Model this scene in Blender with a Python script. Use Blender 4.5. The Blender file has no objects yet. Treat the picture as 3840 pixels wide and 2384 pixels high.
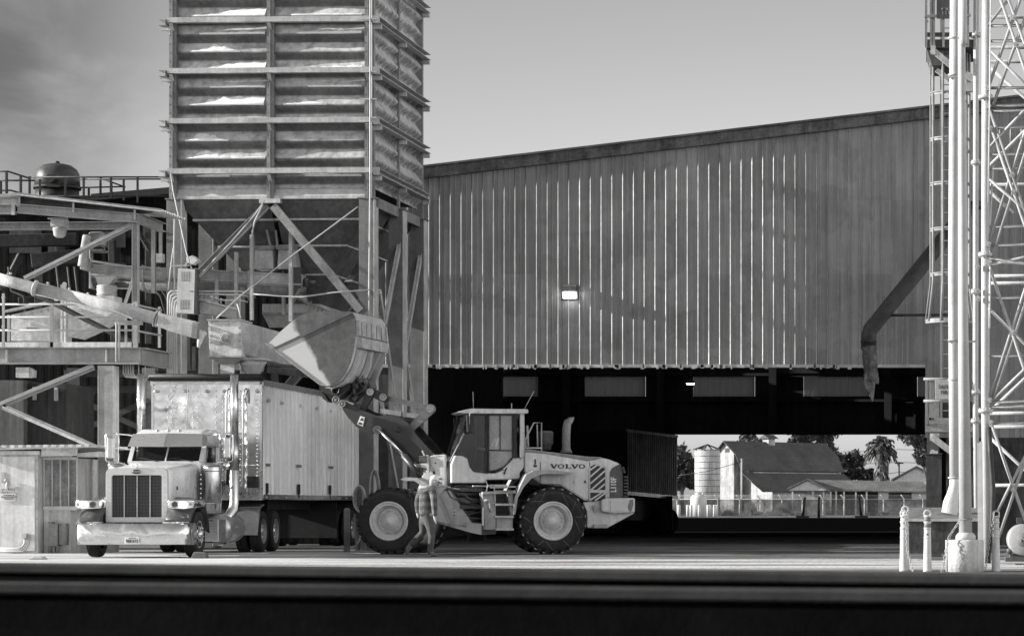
import bpy, bmesh, math, random
from mathutils import Vector as V, Matrix
random.seed(7)
C = bpy.context.scene.collection
sin, cos, pi, rad = math.sin, math.cos, math.pi, math.radians
F, CX, YH, H = 9600.0, 3450.0, 1895.0, 1.12      # lens in photo pixels, lens axis column, horizon row, eye height


def P(X, Y, d):
    return V(((X - CX) * d / F, d, H - (Y - YH) * d / F))


def PX(X, d):
    return (X - CX) * d / F


def PZ(Y, d):
    return H - (Y - YH) * d / F


ORG = {}


class MB:
    def __init__(s):
        s.v, s.f, s.sm = [], [], []

    def add(s, vs, fs, smooth=False):
        o = len(s.v)
        s.v += [tuple(p) for p in vs]
        s.f += [tuple(i + o for i in f) for f in fs]
        s.sm += [smooth] * len(fs)
        return s

    def box(s, x0, x1, y0, y1, z0, z1):
        vs = [(x0, y0, z0), (x1, y0, z0), (x1, y1, z0), (x0, y1, z0), (x0, y0, z1), (x1, y0, z1), (x1, y1, z1), (x0, y1, z1)]
        return s.add(vs, [(0, 3, 2, 1), (4, 5, 6, 7), (0, 1, 5, 4), (1, 2, 6, 5), (2, 3, 7, 6), (3, 0, 4, 7)])

    def prism(s, poly, vec, smooth=False):
        n = len(poly)
        vec = V(vec)
        vs = [V(p) for p in poly] + [V(p) + vec for p in poly]
        o = len(s.v)
        s.add(vs, [tuple(range(n))[::-1], tuple(range(n, 2 * n))])
        s.f += [(o + i, o + (i + 1) % n, o + n + (i + 1) % n, o + n + i) for i in range(n)]
        s.sm += [smooth] * n
        return s

    def loft(s, secs, smooth=True, cap=True, closed=True):
        n = len(secs[0])
        vs = [p for c in secs for p in c]
        fs = []
        for k in range(len(secs) - 1):
            for i in range(n if closed else n - 1):
                j = (i + 1) % n
                fs.append((k * n + i, k * n + j, (k + 1) * n + j, (k + 1) * n + i))
        o = len(s.v)
        s.add(vs, fs, smooth)
        if cap:
            s.f += [tuple(range(o, o + n))[::-1], tuple(range(o + (len(secs) - 1) * n, o + len(secs) * n))]
            s.sm += [False, False]
        return s

    def frame(s, p, q):
        t = (V(q) - V(p)).normalized()
        ref = V((0, 1, 0)) if abs(t.z) > .93 else V((0, 0, 1))
        a = t.cross(ref).normalized()
        b = a.cross(t).normalized()
        return t, a, b

    def bar(s, p, q, w, h=None):
        h = w if h is None else h
        t, a, b = s.frame(p, q)
        p = V(p)
        poly = [p + a * (w / 2 * i) + b * (h / 2 * j) for i, j in ((-1, -1), (1, -1), (1, 1), (-1, 1))]
        return s.prism(poly, V(q) - p)

    def ibar(s, p, q, w, h, t_=.022, flip=False):
        t, a, b = s.frame(p, q)
        if flip:
            a, b = b, a
        p = V(p)
        k = t_ / 2
        pr = [(-w / 2, -h / 2), (w / 2, -h / 2), (w / 2, -h / 2 + t_), (k, -h / 2 + t_), (k, h / 2 - t_), (w / 2, h / 2 - t_),
              (w / 2, h / 2), (-w / 2, h / 2), (-w / 2, h / 2 - t_), (-k, h / 2 - t_), (-k, -h / 2 + t_), (-w / 2, -h / 2 + t_)]
        return s.prism([p + a * x + b * y for x, y in pr], V(q) - p)

    def cbar(s, p, q, w, h, t_=.02, sgn=1, flip=False):        # channel section, open side towards -a*sgn
        t, a, b = s.frame(p, q)
        if flip:
            a, b = b, a
        a = a * sgn
        p = V(p)
        pr = [(-w / 2, -h / 2), (w / 2, -h / 2), (w / 2, h / 2), (-w / 2, h / 2), (-w / 2, h / 2 - t_), (w / 2 - t_, h / 2 - t_), (w / 2 - t_, -h / 2 + t_), (-w / 2, -h / 2 + t_)]
        return s.prism([p + a * x + b * y for x, y in pr], V(q) - p)

    def tube(s, p, q, r, r2=None, n=12):
        r2 = r if r2 is None else r2
        t, a, b = s.frame(p, q)
        p, q = V(p), V(q)
        c0 = [p + (a * cos(2 * pi * i / n) + b * sin(2 * pi * i / n)) * r for i in range(n)]
        c1 = [q + (a * cos(2 * pi * i / n) + b * sin(2 * pi * i / n)) * r2 for i in range(n)]
        return s.loft([c0, c1])

    def path(s, pts, r, n=8):
        pts = [V(p) for p in pts]
        rs = r if isinstance(r, (list, tuple)) else [r] * len(pts)
        secs = []
        a = None
        for i, p in enumerate(pts):
            t = (pts[min(i + 1, len(pts) - 1)] - pts[max(i - 1, 0)]).normalized()
            if a is None:
                ref = V((0, 1, 0)) if abs(t.z) > .9 else V((0, 0, 1))
                a = t.cross(ref).normalized()
            a = (a - t * a.dot(t)).normalized()
            b = t.cross(a)
            secs.append([p + (a * cos(2 * pi * k / n) + b * sin(2 * pi * k / n)) * rs[i] for k in range(n)])
        return s.loft(secs)

    def lathe(s, prof, o, ax, n=32, smooth=True, cap=True):
        o, ax = V(o), V(ax).normalized()
        ref = V((0, 0, 1)) if abs(ax.z) < .9 else V((1, 0, 0))
        a = ax.cross(ref).normalized()
        b = ax.cross(a)
        secs = [[o + ax * t + (a * cos(2 * pi * i / n) + b * sin(2 * pi * i / n)) * max(r, 1e-4) for i in range(n)] for r, t in prof]
        return s.loft(secs, smooth, cap)

    def ball(s, c, r, n=12):
        r = V((r, r, r)) if isinstance(r, (int, float)) else V(r)
        secs = []
        for i in range(n // 2 + 1):
            th = pi * i / (n // 2)
            secs.append([V(c) + V((r.x * sin(th + 1e-4) * cos(2 * pi * k / n), r.y * sin(th + 1e-4) * sin(2 * pi * k / n), r.z * cos(th))) for k in range(n)])
        return s.loft(secs)

    def build(s, name, m, parent=None, bevel=0, auto=True, sub=0):
        me = bpy.data.meshes.new(name)
        org = ORG.get(parent.name, V()) if parent else V()
        me.from_pydata([(p[0] - org.x, p[1] - org.y, p[2] - org.z) for p in s.v], [], s.f)
        me.polygons.foreach_set('use_smooth', s.sm)
        if auto:
            bm = bmesh.new()
            bm.from_mesh(me)
            bmesh.ops.recalc_face_normals(bm, faces=bm.faces)
            bm.to_mesh(me)
            bm.free()
        me.materials.append(m)
        o = bpy.data.objects.new(name, me)
        C.objects.link(o)
        if parent:
            o.parent = parent
            ORG[o.name] = org
        else:
            ORG[o.name] = V()
        if bevel:
            b = o.modifiers.new('Bevel', 'BEVEL')
            b.width = bevel
            b.segments = 2
            b.limit_method = 'ANGLE'
            b.angle_limit = .6
        if sub:
            o.modifiers.new('Subdivision', 'SUBSURF').levels = sub
            o.modifiers[-1].render_levels = sub
        return o


def add_to(o, mb, m):
    """surface detail (rivets, slots) that stays inside its part's own mesh"""
    me = o.data
    org = ORG.get(o.name, V())
    me.materials.append(m)
    k = len(me.materials) - 1
    bm = bmesh.new()
    bm.from_mesh(me)
    vs = [bm.verts.new((p[0] - org.x, p[1] - org.y, p[2] - org.z)) for p in mb.v]
    for f, sm in zip(mb.f, mb.sm):
        try: q = bm.faces.new([vs[i] for i in f])
        except ValueError: continue
        q.material_index = k
        q.smooth = sm
    bm.normal_update()
    bm.to_mesh(me)
    bm.free()


def tag(o, label=None, cat=None, group=None, kind=None):
    if label: o['label'] = label
    if cat: o['category'] = cat
    if group: o['group'] = group
    if kind: o['kind'] = kind
    return o


def thing(name, label, cat, loc=(0, 0, 0), rz=0, group=None, local=False):
    o = bpy.data.objects.new(name, None)
    o.empty_display_size = .3
    C.objects.link(o)
    o.location = loc
    o.rotation_euler = (0, 0, rz)
    ORG[o.name] = V() if local else V(loc)
    return tag(o, label, cat, group)


def copy_tree(o, parent=None):
    c = o.copy()
    C.objects.link(c)
    if parent: c.parent = parent
    ORG[c.name] = ORG.get(o.name, V())
    for ch in list(o.children):
        copy_tree(ch, c)
    return c


def text(body, size, m, parent, org, right=(1, 0, 0), up=(0, 0, 1), name='lettering', ext=.003, sx=1.0, shear=0, bold=0):
    cu = bpy.data.curves.new(name, 'FONT')
    cu.body = body
    cu.size = size
    cu.extrude = ext
    cu.align_x = 'CENTER'
    cu.align_y = 'CENTER'
    cu.shear = shear
    cu.offset = bold
    cu.resolution_u = 3
    o = bpy.data.objects.new('temporary_text', cu)
    C.objects.link(o)
    dg = bpy.context.evaluated_depsgraph_get()
    me = bpy.data.meshes.new_from_object(o.evaluated_get(dg))
    bpy.data.objects.remove(o)
    r, u = V(right).normalized(), V(up).normalized()
    n = r.cross(u)
    org = V(org) - (ORG.get(parent.name, V()) if parent else V())
    for v in me.vertices:
        v.co = org + r * v.co.x * sx + u * v.co.y + n * v.co.z
    me.materials.clear()
    me.materials.append(m)
    me.name = name
    o = bpy.data.objects.new(name, me)
    C.objects.link(o)
    o.parent = parent
    ORG[o.name] = ORG.get(parent.name, V())
    return o


# ------------------------------------------------------------------ materials
def mat(name, c, rough=.7, metal=0.0, var=.25, scale=2.0, bump=0.0, bscale=30, streak=0.0, dust=0.0, dustc=.42, emis=0, spec=.4, speck=0.0):
    m = bpy.data.materials.new(name)
    m.use_nodes = True
    nt = m.node_tree
    N, L = nt.nodes.new, nt.links.new
    bs = nt.nodes['Principled BSDF']
    tc = N('ShaderNodeTexCoord')
    def noise(sc, det=5, mapscale=None, rough_=.6):
        n = N('ShaderNodeTexNoise')
        n.inputs['Scale'].default_value = sc
        n.inputs['Detail'].default_value = det
        n.inputs['Roughness'].default_value = rough_
        if mapscale:
            mp = N('ShaderNodeMapping')
            mp.inputs['Scale'].default_value = mapscale
            L(tc.outputs['Object'], mp.inputs['Vector'])
            L(mp.outputs[0], n.inputs['Vector'])
        else:
            L(tc.outputs['Object'], n.inputs['Vector'])
        return n
    def rng(src, a, b, lo=.3, hi=.7):
        r = N('ShaderNodeMapRange')
        r.inputs['From Min'].default_value = lo
        r.inputs['From Max'].default_value = hi
        r.inputs['To Min'].default_value = a
        r.inputs['To Max'].default_value = b
        L(src, r.inputs['Value'])
        return r.outputs[0]
    def math_(op, a, b):
        k = N('ShaderNodeMath')
        k.operation = op
        for i, x in enumerate((a, b)):
            if isinstance(x, (int, float)): k.inputs[i].default_value = x
            else: L(x, k.inputs[i])
        return k.outputs[0]
    val = rng(noise(scale).outputs[0], 1 - var, 1 + var)
    val = math_('MULTIPLY', val, rng(noise(scale * 9, 4).outputs[0], 1 - var * .6, 1 + var * .6))
    if streak:
        val = math_('MULTIPLY', val, rng(noise(1.0, 6, (7, 7, .35)).outputs[0], 1 - streak, 1 + streak * .5))
    val = math_('MULTIPLY', val, c)
    if speck:
        val = math_('ADD', val, rng(noise(bscale, 3, None, .7).outputs[0], 0, speck, .55, .75))
    if dust:
        g = N('ShaderNodeNewGeometry')
        sp = N('ShaderNodeSeparateXYZ')
        L(g.outputs['True Normal'], sp.inputs[0])
        k = rng(sp.outputs[2], 0, dust, .05, .8)
        k = math_('MULTIPLY', k, rng(noise(scale * 4, 5).outputs[0], .5, 1.1, .35, .6))
        mx = N('ShaderNodeMix')
        L(k, mx.inputs[0])
        L(val, mx.inputs[2])
        mx.inputs[3].default_value = dustc
        val = mx.outputs[0]
    cc = N('ShaderNodeCombineColor')
    for i in range(3): L(val, cc.inputs[i])
    L(cc.outputs[0], bs.inputs['Base Color'])
    bs.inputs['Metallic'].default_value = metal
    bs.inputs['Specular IOR Level'].default_value = spec
    L(rng(noise(scale * 3, 4).outputs[0], max(rough - .1, .02), min(rough + .12, 1)), bs.inputs['Roughness'])
    if bump:
        bp = N('ShaderNodeBump')
        bp.inputs['Strength'].default_value = bump
        bp.inputs['Distance'].default_value = .02
        L(noise(bscale, 4).outputs[0], bp.inputs['Height'])
        L(bp.outputs[0], bs.inputs['Normal'])
    if emis:
        bs.inputs['Emission Color'].default_value = (1, 1, 1, 1)
        bs.inputs['Emission Strength'].default_value = emis
    return m


def wavy(name, c, rough, scale, dist, metal=1.0, st=1.0, mapscale=(1, 1, 1)):     # polished, dented sheet metal
    m = mat(name, c, rough, metal, .08, 1.5)
    nt = m.node_tree
    n = nt.nodes.new('ShaderNodeTexNoise')
    n.inputs['Scale'].default_value = scale
    n.inputs['Detail'].default_value = 2
    n.inputs['Distortion'].default_value = 1.2
    tc = nt.nodes.new('ShaderNodeTexCoord')
    mp = nt.nodes.new('ShaderNodeMapping')
    mp.inputs['Scale'].default_value = mapscale
    nt.links.new(tc.outputs['Object'], mp.inputs[0])
    nt.links.new(mp.outputs[0], n.inputs['Vector'])
    b = nt.nodes.new('ShaderNodeBump')
    b.inputs['Strength'].default_value = st
    b.inputs['Distance'].default_value = dist
    nt.links.new(n.outputs[0], b.inputs['Height'])
    nt.links.new(b.outputs[0], nt.nodes['Principled BSDF'].inputs['Normal'])
    return m


def glass(name, tint, alpha, rough=.03):
    m = bpy.data.materials.new(name)
    m.use_nodes = True
    nt = m.node_tree
    out = nt.nodes['Material Output']
    bs = nt.nodes['Principled BSDF']
    bs.inputs['Base Color'].default_value = (tint, tint, tint, 1)
    bs.inputs['Roughness'].default_value = rough
    bs.inputs['Specular IOR Level'].default_value = .6
    tr = nt.nodes.new('ShaderNodeBsdfTransparent')
    tr.inputs[0].default_value = (.85, .85, .85, 1)
    mx = nt.nodes.new('ShaderNodeMixShader')
    mx.inputs[0].default_value = alpha
    nt.links.new(tr.outputs[0], mx.inputs[1])
    nt.links.new(bs.outputs[0], mx.inputs[2])
    nt.links.new(mx.outputs[0], out.inputs['Surface'])
    return m


steel = mat('dusty_steel', .20, .75, 0, .3, 1.5, .25, 60, .25, .55, .5)
steel_l = mat('pale_dusty_steel', .38, .8, 0, .25, 2, .35, 50, .2, .5, .6)
steel_d = mat('dark_steel', .07, .7, 0, .35, 1.5, .2, 50, .3, .35, .35)
caked = mat('dust_caked_steel', .54, .9, 0, .25, 5, 1.0, 28, .15, .4, .62, speck=.12)
black = mat('black_steel', .014, .55, 0, .3, 2, .1, 40, 0, .15, .2)
galv = mat('galvanised_pipe', .41, .5, 0, .12, 3, .05, 60, .12, 0)
wpaint = mat('white_paint', .52, .55, 0, .12, 2, .1, 40, .15, 0)
chrome = wavy('chrome', .82, .08, 1.6, .02)
alu = mat('brushed_aluminium', .6, .33, 1, .1, 4)
rubber = mat('tyre_rubber', .014, .8, 0, .4, 4, .3, 40, 0, .12, .2)
ypaint = mat('pale_machine_paint', .52, .48, 0, .16, 1.3, .08, 45, .26, .12, .5)
galv_d = mat('dull_pipe', .33, .5, 0, .2, 4, .08, 50, .2, .15, .5)
dpaint = mat('dark_machine_paint', .028, .42, 0, .3, 2, .05, 40, .1, .12, .3)
tpaint = mat('truck_paint', .78, .28, 0, .08, 1.5, 0, 40, .06, .1, .5)
glas = glass('dark_glass', .02, .55)
cabglas = glass('cab_glass', .03, .30)
doorglas = glass('reflection_door_glass', .42, .40, .25)  # milky tint stands for the bright reflection in the door
lampm = mat('lit_lamp', .9, .4, emis=9)
lensm = mat('lamp_lens', .55, .2, 0, .2, 8)
signw = mat('sign_white', .62, .6, 0, .12, 5)
inkm = mat('ink', .03, .7)
inkg = mat('worn_ink', .16, .7)
# ------------------------------------------------------------------ world, sun, camera
SUN_AZ, SUN_EL = 6.3, 17.0          # degrees in front of due left, degrees up
to_sun = V((-cos(rad(SUN_EL)) * cos(rad(SUN_AZ)), -cos(rad(SUN_EL)) * sin(rad(SUN_AZ)), sin(rad(SUN_EL))))
sl = bpy.data.lights.new('sun', 'SUN')
sl.energy = 5.0
sl.angle = rad(.53)
sl.color = (1, .985, .965)
so = bpy.data.objects.new('sun', sl)
so.rotation_euler = to_sun.to_track_quat('Z', 'Y').to_euler()
C.objects.link(so)

w = bpy.data.worlds.new('World')
bpy.context.scene.world = w
w.use_nodes = True
nt = w.node_tree
N, L = nt.nodes.new, nt.links.new
bg = nt.nodes['Background']
sky = N('ShaderNodeTexSky')
sky.sky_type = 'NISHITA'
sky.sun_disc = False
sky.sun_elevation = rad(SUN_EL)
sky.sun_rotation = math.atan2(to_sun.x, to_sun.y) % (2 * pi)
sky.dust_density = 1.2
bw = N('ShaderNodeRGBToBW')
L(sky.outputs[0], bw.inputs[0])
tc = N('ShaderNodeTexCoord')
sep = N('ShaderNodeSeparateXYZ')
L(tc.outputs['Generated'], sep.inputs[0])


def wm(op, a, b=None):
    k = N('ShaderNodeMath')
    k.operation = op
    for i, x in enumerate((a, b)):
        if x is None: continue
        if isinstance(x, (int, float)): k.inputs[i].default_value = x
        else: L(x, k.inputs[i])
    return k.outputs[0]


def wr(src, a, b, lo, hi, smooth=True):
    r = N('ShaderNodeMapRange')
    if smooth: r.interpolation_type = 'SMOOTHSTEP'
    for nme, x in (('From Min', lo), ('From Max', hi), ('To Min', a), ('To Max', b)): r.inputs[nme].default_value = x
    L(src, r.inputs['Value'])
    return r.outputs[0]


# bank of smoke and thin cloud over the plant, on the left; sky behind the camera brightened as added fill light
nz = N('ShaderNodeTexNoise')
nz.inputs['Scale'].default_value = 10
nz.inputs['Detail'].default_value = 6
nz.inputs['Roughness'].default_value = .55
nz.inputs['Distortion'].default_value = .6
L(tc.outputs['Generated'], nz.inputs['Vector'])
side = wr(sep.outputs[0], 1, 0, -.34, -.255)
high = wr(sep.outputs[2], .35, 1, .08, .15)
cl = wm('MULTIPLY', wm('MULTIPLY', wr(nz.outputs[0], .15, 1, .36, .60), side), high)
front = wr(sep.outputs[1], 0, 1, -.2, .3)
cl = wm('MULTIPLY', cl, front)
k1 = wm('SUBTRACT', 1.0, wm('MULTIPLY', cl, .66))
back = wr(sep.outputs[1], SKY_BACK, 1, -.75, .25) if 'SKY_BACK' in globals() else wr(sep.outputs[1], 1.75, 1, -.75, .25)
# the photograph's filter holds the left (sunward) sky down to the tone of the right
tone = wr(sep.outputs[0], .66, 1.0, -.5, .02)
lift = wr(sep.outputs[2], 1.15, .84, .08, .22)
# sky away from the sun lifted too, as added fill for right-facing sides
right = wr(sep.outputs[0], 1, 2.1, .12, .7)
fac = wm('MULTIPLY', wm('MULTIPLY', wm('MULTIPLY', wm('MULTIPLY', k1, back), tone), lift), right)
val = wm('MULTIPLY', bw.outputs[0], fac)
L(val, bg.inputs['Color'])
bg.inputs['Strength'].default_value = .100

cam = bpy.data.cameras.new('camera')
cam.sensor_width = 36
cam.lens = 36 * F / 3840
cam.shift_x = -(CX - 1920) / 3840
cam.shift_y = (YH - 1192) / 3840
cam.clip_start = .5
cam.clip_end = 3000
cam.dof.use_dof = True
cam.dof.focus_distance = 60
cam.dof.aperture_fstop = 8
co = bpy.data.objects.new('camera', cam)
co.location = (0, 0, H)
co.rotation_euler = (pi / 2, 0, 0)
C.objects.link(co)
sc = bpy.context.scene
sc.camera = co
sc.view_settings.view_transform = 'Standard'
sc.view_settings.look = 'None'
sc.view_settings.exposure = 1.0
sc.view_settings.gamma = 1
sc.cycles.max_bounces = 6

# ------------------------------------------------------------------ ground
gm = mat('yard_asphalt', .125, .9, 0, .45, .5, .9, 14, 0, 0, speck=.10)
nt = gm.node_tree
bs = nt.nodes['Principled BSDF']
src = bs.inputs['Base Color'].links[0].from_socket
tcg = nt.nodes.new('ShaderNodeTexCoord')


def gnoise(scl, det, ms):
    n = nt.nodes.new('ShaderNodeTexNoise')
    n.inputs['Scale'].default_value = scl
    n.inputs['Detail'].default_value = det
    n.inputs['Roughness'].default_value = .65
    mp = nt.nodes.new('ShaderNodeMapping')
    mp.inputs['Scale'].default_value = ms
    nt.links.new(tcg.outputs['Object'], mp.inputs[0])
    nt.links.new(mp.outputs[0], n.inputs['Vector'])
    return n.outputs[0]


def gmix(fac_, a, b):
    mx = nt.nodes.new('ShaderNodeMix')
    mx.data_type = 'RGBA'
    nt.links.new(fac_, mx.inputs[0])
    for i, x in ((6, a), (7, b)):
        if isinstance(x, float): mx.inputs[i].default_value = (x, x, x, 1)
        else: nt.links.new(x, mx.inputs[i])
    return mx.outputs[2]


def gr(src_, a, b, lo, hi):
    r = nt.nodes.new('ShaderNodeMapRange')
    r.interpolation_type = 'SMOOTHSTEP'
    for nme, x in (('From Min', lo), ('From Max', hi), ('To Min', a), ('To Max', b)): r.inputs[nme].default_value = x
    nt.links.new(src_, r.inputs[0])
    return r.outputs[0]


sp = nt.nodes.new('ShaderNodeSeparateXYZ')
nt.links.new(tcg.outputs['Object'], sp.inputs[0])
# sunlit strip and bay painted pale into the ground, over thin dust streaks
def gmul(a, b_):
    k = nt.nodes.new('ShaderNodeMath'); k.operation = 'MULTIPLY'
    nt.links.new(a, k.inputs[0]); nt.links.new(b_, k.inputs[1])
    return k.outputs[0]
def gmax(a, b_):
    k = nt.nodes.new('ShaderNodeMath'); k.operation = 'MAXIMUM'
    nt.links.new(a, k.inputs[0]); nt.links.new(b_, k.inputs[1])
    return k.outputs[0]
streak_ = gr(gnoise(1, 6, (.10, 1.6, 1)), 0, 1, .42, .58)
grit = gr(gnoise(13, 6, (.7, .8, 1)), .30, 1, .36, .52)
sun_strip = gmul(gr(sp.outputs[1], 0, 1, 44, 46.5), gr(sp.outputs[1], 1, 0, 53.2, 54.8))
sun_strip = gmul(sun_strip, gmul(gr(streak_, .22, 1, .1, .75), grit))
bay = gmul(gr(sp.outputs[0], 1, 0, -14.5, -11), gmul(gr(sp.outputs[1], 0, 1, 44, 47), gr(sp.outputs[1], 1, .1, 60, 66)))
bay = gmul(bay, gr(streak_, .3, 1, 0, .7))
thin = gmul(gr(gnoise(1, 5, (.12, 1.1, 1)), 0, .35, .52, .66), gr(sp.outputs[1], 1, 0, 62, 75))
c2 = gmix(gmax(gmax(sun_strip, bay), thin), src, .66)
far = gr(sp.outputs[1], 0, 1, 228, 240)
fld = gmix(gr(gnoise(.3, 6, (1, .3, 1)), 0, 1, .4, .62), .07, .20)
c3 = gmix(far, c2, fld)
ground_shade = gmul(gr(sp.outputs[1], 0, 1, 82, 100), gr(sp.outputs[1], 1, 0, 228, 240))  # asphalt blackened to stand for shade in and beyond the shed
c3 = gmix(ground_shade, c3, .010)
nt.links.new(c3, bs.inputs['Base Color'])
bs.inputs['Specular IOR Level'].default_value = 0
g = MB()
g.add([(-900, -60, 0), (900, -60, 0), (900, 2500, 0), (-900, 2500, 0)], [(0, 1, 2, 3)])
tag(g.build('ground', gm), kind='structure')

# railway bank near the camera with two rails on it
bank = MB()
rz_ = rad(-15)
bank_m = mat('ballast', .004, .95, 0, .4, 3, 1, 20, 0, 0, spec=.05)
rx = V((cos(rz_), sin(rz_), 0))
ry = V((-sin(rz_), cos(rz_), 0))
rc = V((-1.17, 6.8, 0))


def rp(u, v_, z): return rc + rx * u + ry * v_ + V((0, 0, z))


bank.prism([rp(-60, -3.4, .002), rp(-60, -1.6, .74), rp(-60, 3.4, .72), rp(-60, 5.4, .002)], rx * 120)
tag(bank.build('railway_bank', bank_m), kind='structure')
railm = mat('rail_head_steel', .022, .5, 0, .25, 1.2, .15, 40, 0, .12, .13, spec=0)
webm = mat('shade_black_steel', .002, .9, 0, .4, 2, .2, 40, spec=.02)  # near-black colour stands for the shade on the rail web
RAILS = ((rc + V((0, 0, .742)), rad(-15), .036, 'blurred railway rail nearest the camera along the bottom of the picture'),
         (V((-3.27, 9.1, .917 - .178)), rad(-22), .036, 'second blurred railway rail just behind the nearest one'))
for (p0, an, hh_, lab) in RAILS:
    ux, uy = V((cos(an), sin(an), 0)), V((-sin(an), cos(an), 0))
    t = thing('railway_rail', lab, 'rail', p0, 0, 'rails of the railway track in front')
    def rq(a, z): return p0 - ux * 40 + uy * a + V((0, 0, z))
    zw = (.131 if an > rad(-20) else .178 - hh_) - .0005
    b = MB()
    b.prism([rq(a, z) for a, z in ((-.075, 0), (.075, 0), (.075, .012), (.010, .035), (.010, zw), (-.010, zw), (-.010, .035), (-.075, .012))], ux * 80)
    b.build('web', webm, t)
    b = MB()
    zt = .131 + hh_ if an > rad(-20) else .178
    zb_ = zt - hh_
    b.prism([rq(a, z) for a, z in ((-.030, zb_), (.030, zb_), (.037, zb_ + .007), (.036, zt - .009), (.026, zt), (-.026, zt), (-.036, zt - .009), (-.037, zb_ + .007))], ux * 80)
    b.build('head', railm, t)
# ------------------------------------------------------------------ the big open shed
WD = 72.5
wallm = mat('shed_wall_sheet', .235, .5, .1, .12, .25, .04, 60, .30, 0)
# weathered tone per sheet and per row of sheets, kept by the sheets themselves
nt = wallm.node_tree
bs = nt.nodes['Principled BSDF']
src = bs.inputs['Base Color'].links[0].from_socket
tcx = nt.nodes.new('ShaderNodeTexCoord')
mp = nt.nodes.new('ShaderNodeMapping')
mp.inputs['Scale'].default_value = (1 / .915, 0, 1 / 2.1)
mp.inputs['Location'].default_value = (0, .5, .35)
nt.links.new(tcx.outputs['Object'], mp.inputs[0])
fl = nt.nodes.new('ShaderNodeVectorMath'); fl.operation = 'FLOOR'
nt.links.new(mp.outputs[0], fl.inputs[0])
wn = nt.nodes.new('ShaderNodeTexWhiteNoise'); wn.noise_dimensions = '3D'
nt.links.new(fl.outputs[0], wn.inputs['Vector'])
mr = nt.nodes.new('ShaderNodeMapRange')
mr.inputs['To Min'].default_value = .86; mr.inputs['To Max'].default_value = 1.1
nt.links.new(wn.outputs['Value'], mr.inputs[0])
# water stains with scalloped edges low on the wall
ns = nt.nodes.new('ShaderNodeTexNoise'); ns.inputs['Scale'].default_value = .55; ns.inputs['Detail'].default_value = 3
nt.links.new(tcx.outputs['Object'], ns.inputs['Vector'])
ns2 = nt.nodes.new('ShaderNodeMapRange')
ns2.inputs['From Min'].default_value = .52; ns2.inputs['From Max'].default_value = .535
ns2.inputs['To Min'].default_value = 1; ns2.inputs['To Max'].default_value = .84
nt.links.new(ns.outputs[0], ns2.inputs[0])
m1 = nt.nodes.new('ShaderNodeVectorMath'); m1.operation = 'SCALE'
nt.links.new(src, m1.inputs[0]); nt.links.new(mr.outputs[0], m1.inputs['Scale'])
m2 = nt.nodes.new('ShaderNodeVectorMath'); m2.operation = 'SCALE'
nt.links.new(m1.outputs[0], m2.inputs[0]); nt.links.new(ns2.outputs[0], m2.inputs['Scale'])
nt.links.new(m2.outputs[0], bs.inputs['Base Color'])
ribd = mat('faint_glint_rib_edge', .27, .5, .1, .4, .5, 0, 30, .3)
ribm = mat('glint_rib_edge', .42, .45, .2, .5, .5, 0, 30, .3)

shed = thing('open_shed', 'large grey metal shed with ribbed wall hanging over a dark open bay', 'shed', (PX(2500, WD), WD, 0))


def roof_z(x):       # gable line
    return PZ(632, WD) + (x - PX(1585, WD)) * ((PZ(408, WD) - PZ(632, WD)) / (PX(3480, WD) - PX(1585, WD)))


def ribbed(x0, x1, z0, z1f, y, rib=.305, dep=.034, name='ribbed_wall', m=wallm, parent=shed, minor=True):
    b = MB()
    xs = []
    x = x0
    while x < x1:
        xs += [(x, 0)]
        if minor: xs += [(x + .075, 0), (x + .085, .008), (x + .105, .008), (x + .115, 0)]
        xs += [(x + rib - .055, 0), (x + rib - .034, dep), (x + rib - .016, dep), (x + rib - .004, 0)]
        x += rib
    n = len(xs)
    zs = [0, .33, .66, 1.0]
    vs = []
    for (xx, dd) in xs:
        a, c = z0, z1f(xx)
        for t in zs:
            vs.append((xx, y - dd, a + (c - a) * t))
    k = len(zs)
    fs = [(i * k + j, (i + 1) * k + j, (i + 1) * k + j + 1, i * k + j + 1) for i in range(n - 1) for j in range(k - 1)]
    b.add(vs, fs)
    o_ = b.build(name, m, parent, auto=False)
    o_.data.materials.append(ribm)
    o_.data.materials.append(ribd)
    for p_ in o_.data.polygons:            # left rib flanks painted paler to stand for the sun's glint
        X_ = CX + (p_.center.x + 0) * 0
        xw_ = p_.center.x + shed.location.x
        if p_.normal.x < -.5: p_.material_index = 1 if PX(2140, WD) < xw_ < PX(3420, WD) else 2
    return o_


zb = PZ(1366, WD)
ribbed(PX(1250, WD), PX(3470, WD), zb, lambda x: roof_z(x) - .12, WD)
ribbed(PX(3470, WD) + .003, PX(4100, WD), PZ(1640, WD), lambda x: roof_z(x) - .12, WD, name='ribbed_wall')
b = MB()
dirt = mat('rusty_trim', .10, .8, 0, .6, 3, .4, 30, .4, .3, .3)
xa, xb = PX(1250, WD), PX(4100, WD)
b.prism([(xa, WD - .16, roof_z(xa) - .30), (xb, WD - .16, roof_z(xb) - .30), (xb, WD - .16, roof_z(xb)), (xa, WD - .16, roof_z(xa))], (0, .14, 0))
b.build('eave_trim', dirt, shed)
b = MB()
b.prism([(xa, WD - .24, roof_z(xa) + .003), (xb, WD - .24, roof_z(xb) + .003), (xb, WD - .24, roof_z(xb) + .06), (xa, WD - .24, roof_z(xa) + .06)], (0, 33.2, 0))
b.build('roof', steel_d, shed)
b = MB()
b.box(xa, PX(3470, WD), WD - .05, WD + .1, zb - .09, zb - .003)
rnd = random.Random(3)
for i in range(90):
    x = rnd.uniform(PX(1600, WD), PX(3300, WD))
    b.box(x, x + rnd.uniform(.02, .12), WD - .065, WD - .052, zb - .085 - rnd.uniform(0, .06), zb - .01)
b.build('bay_header', steel_l, shed)
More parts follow.
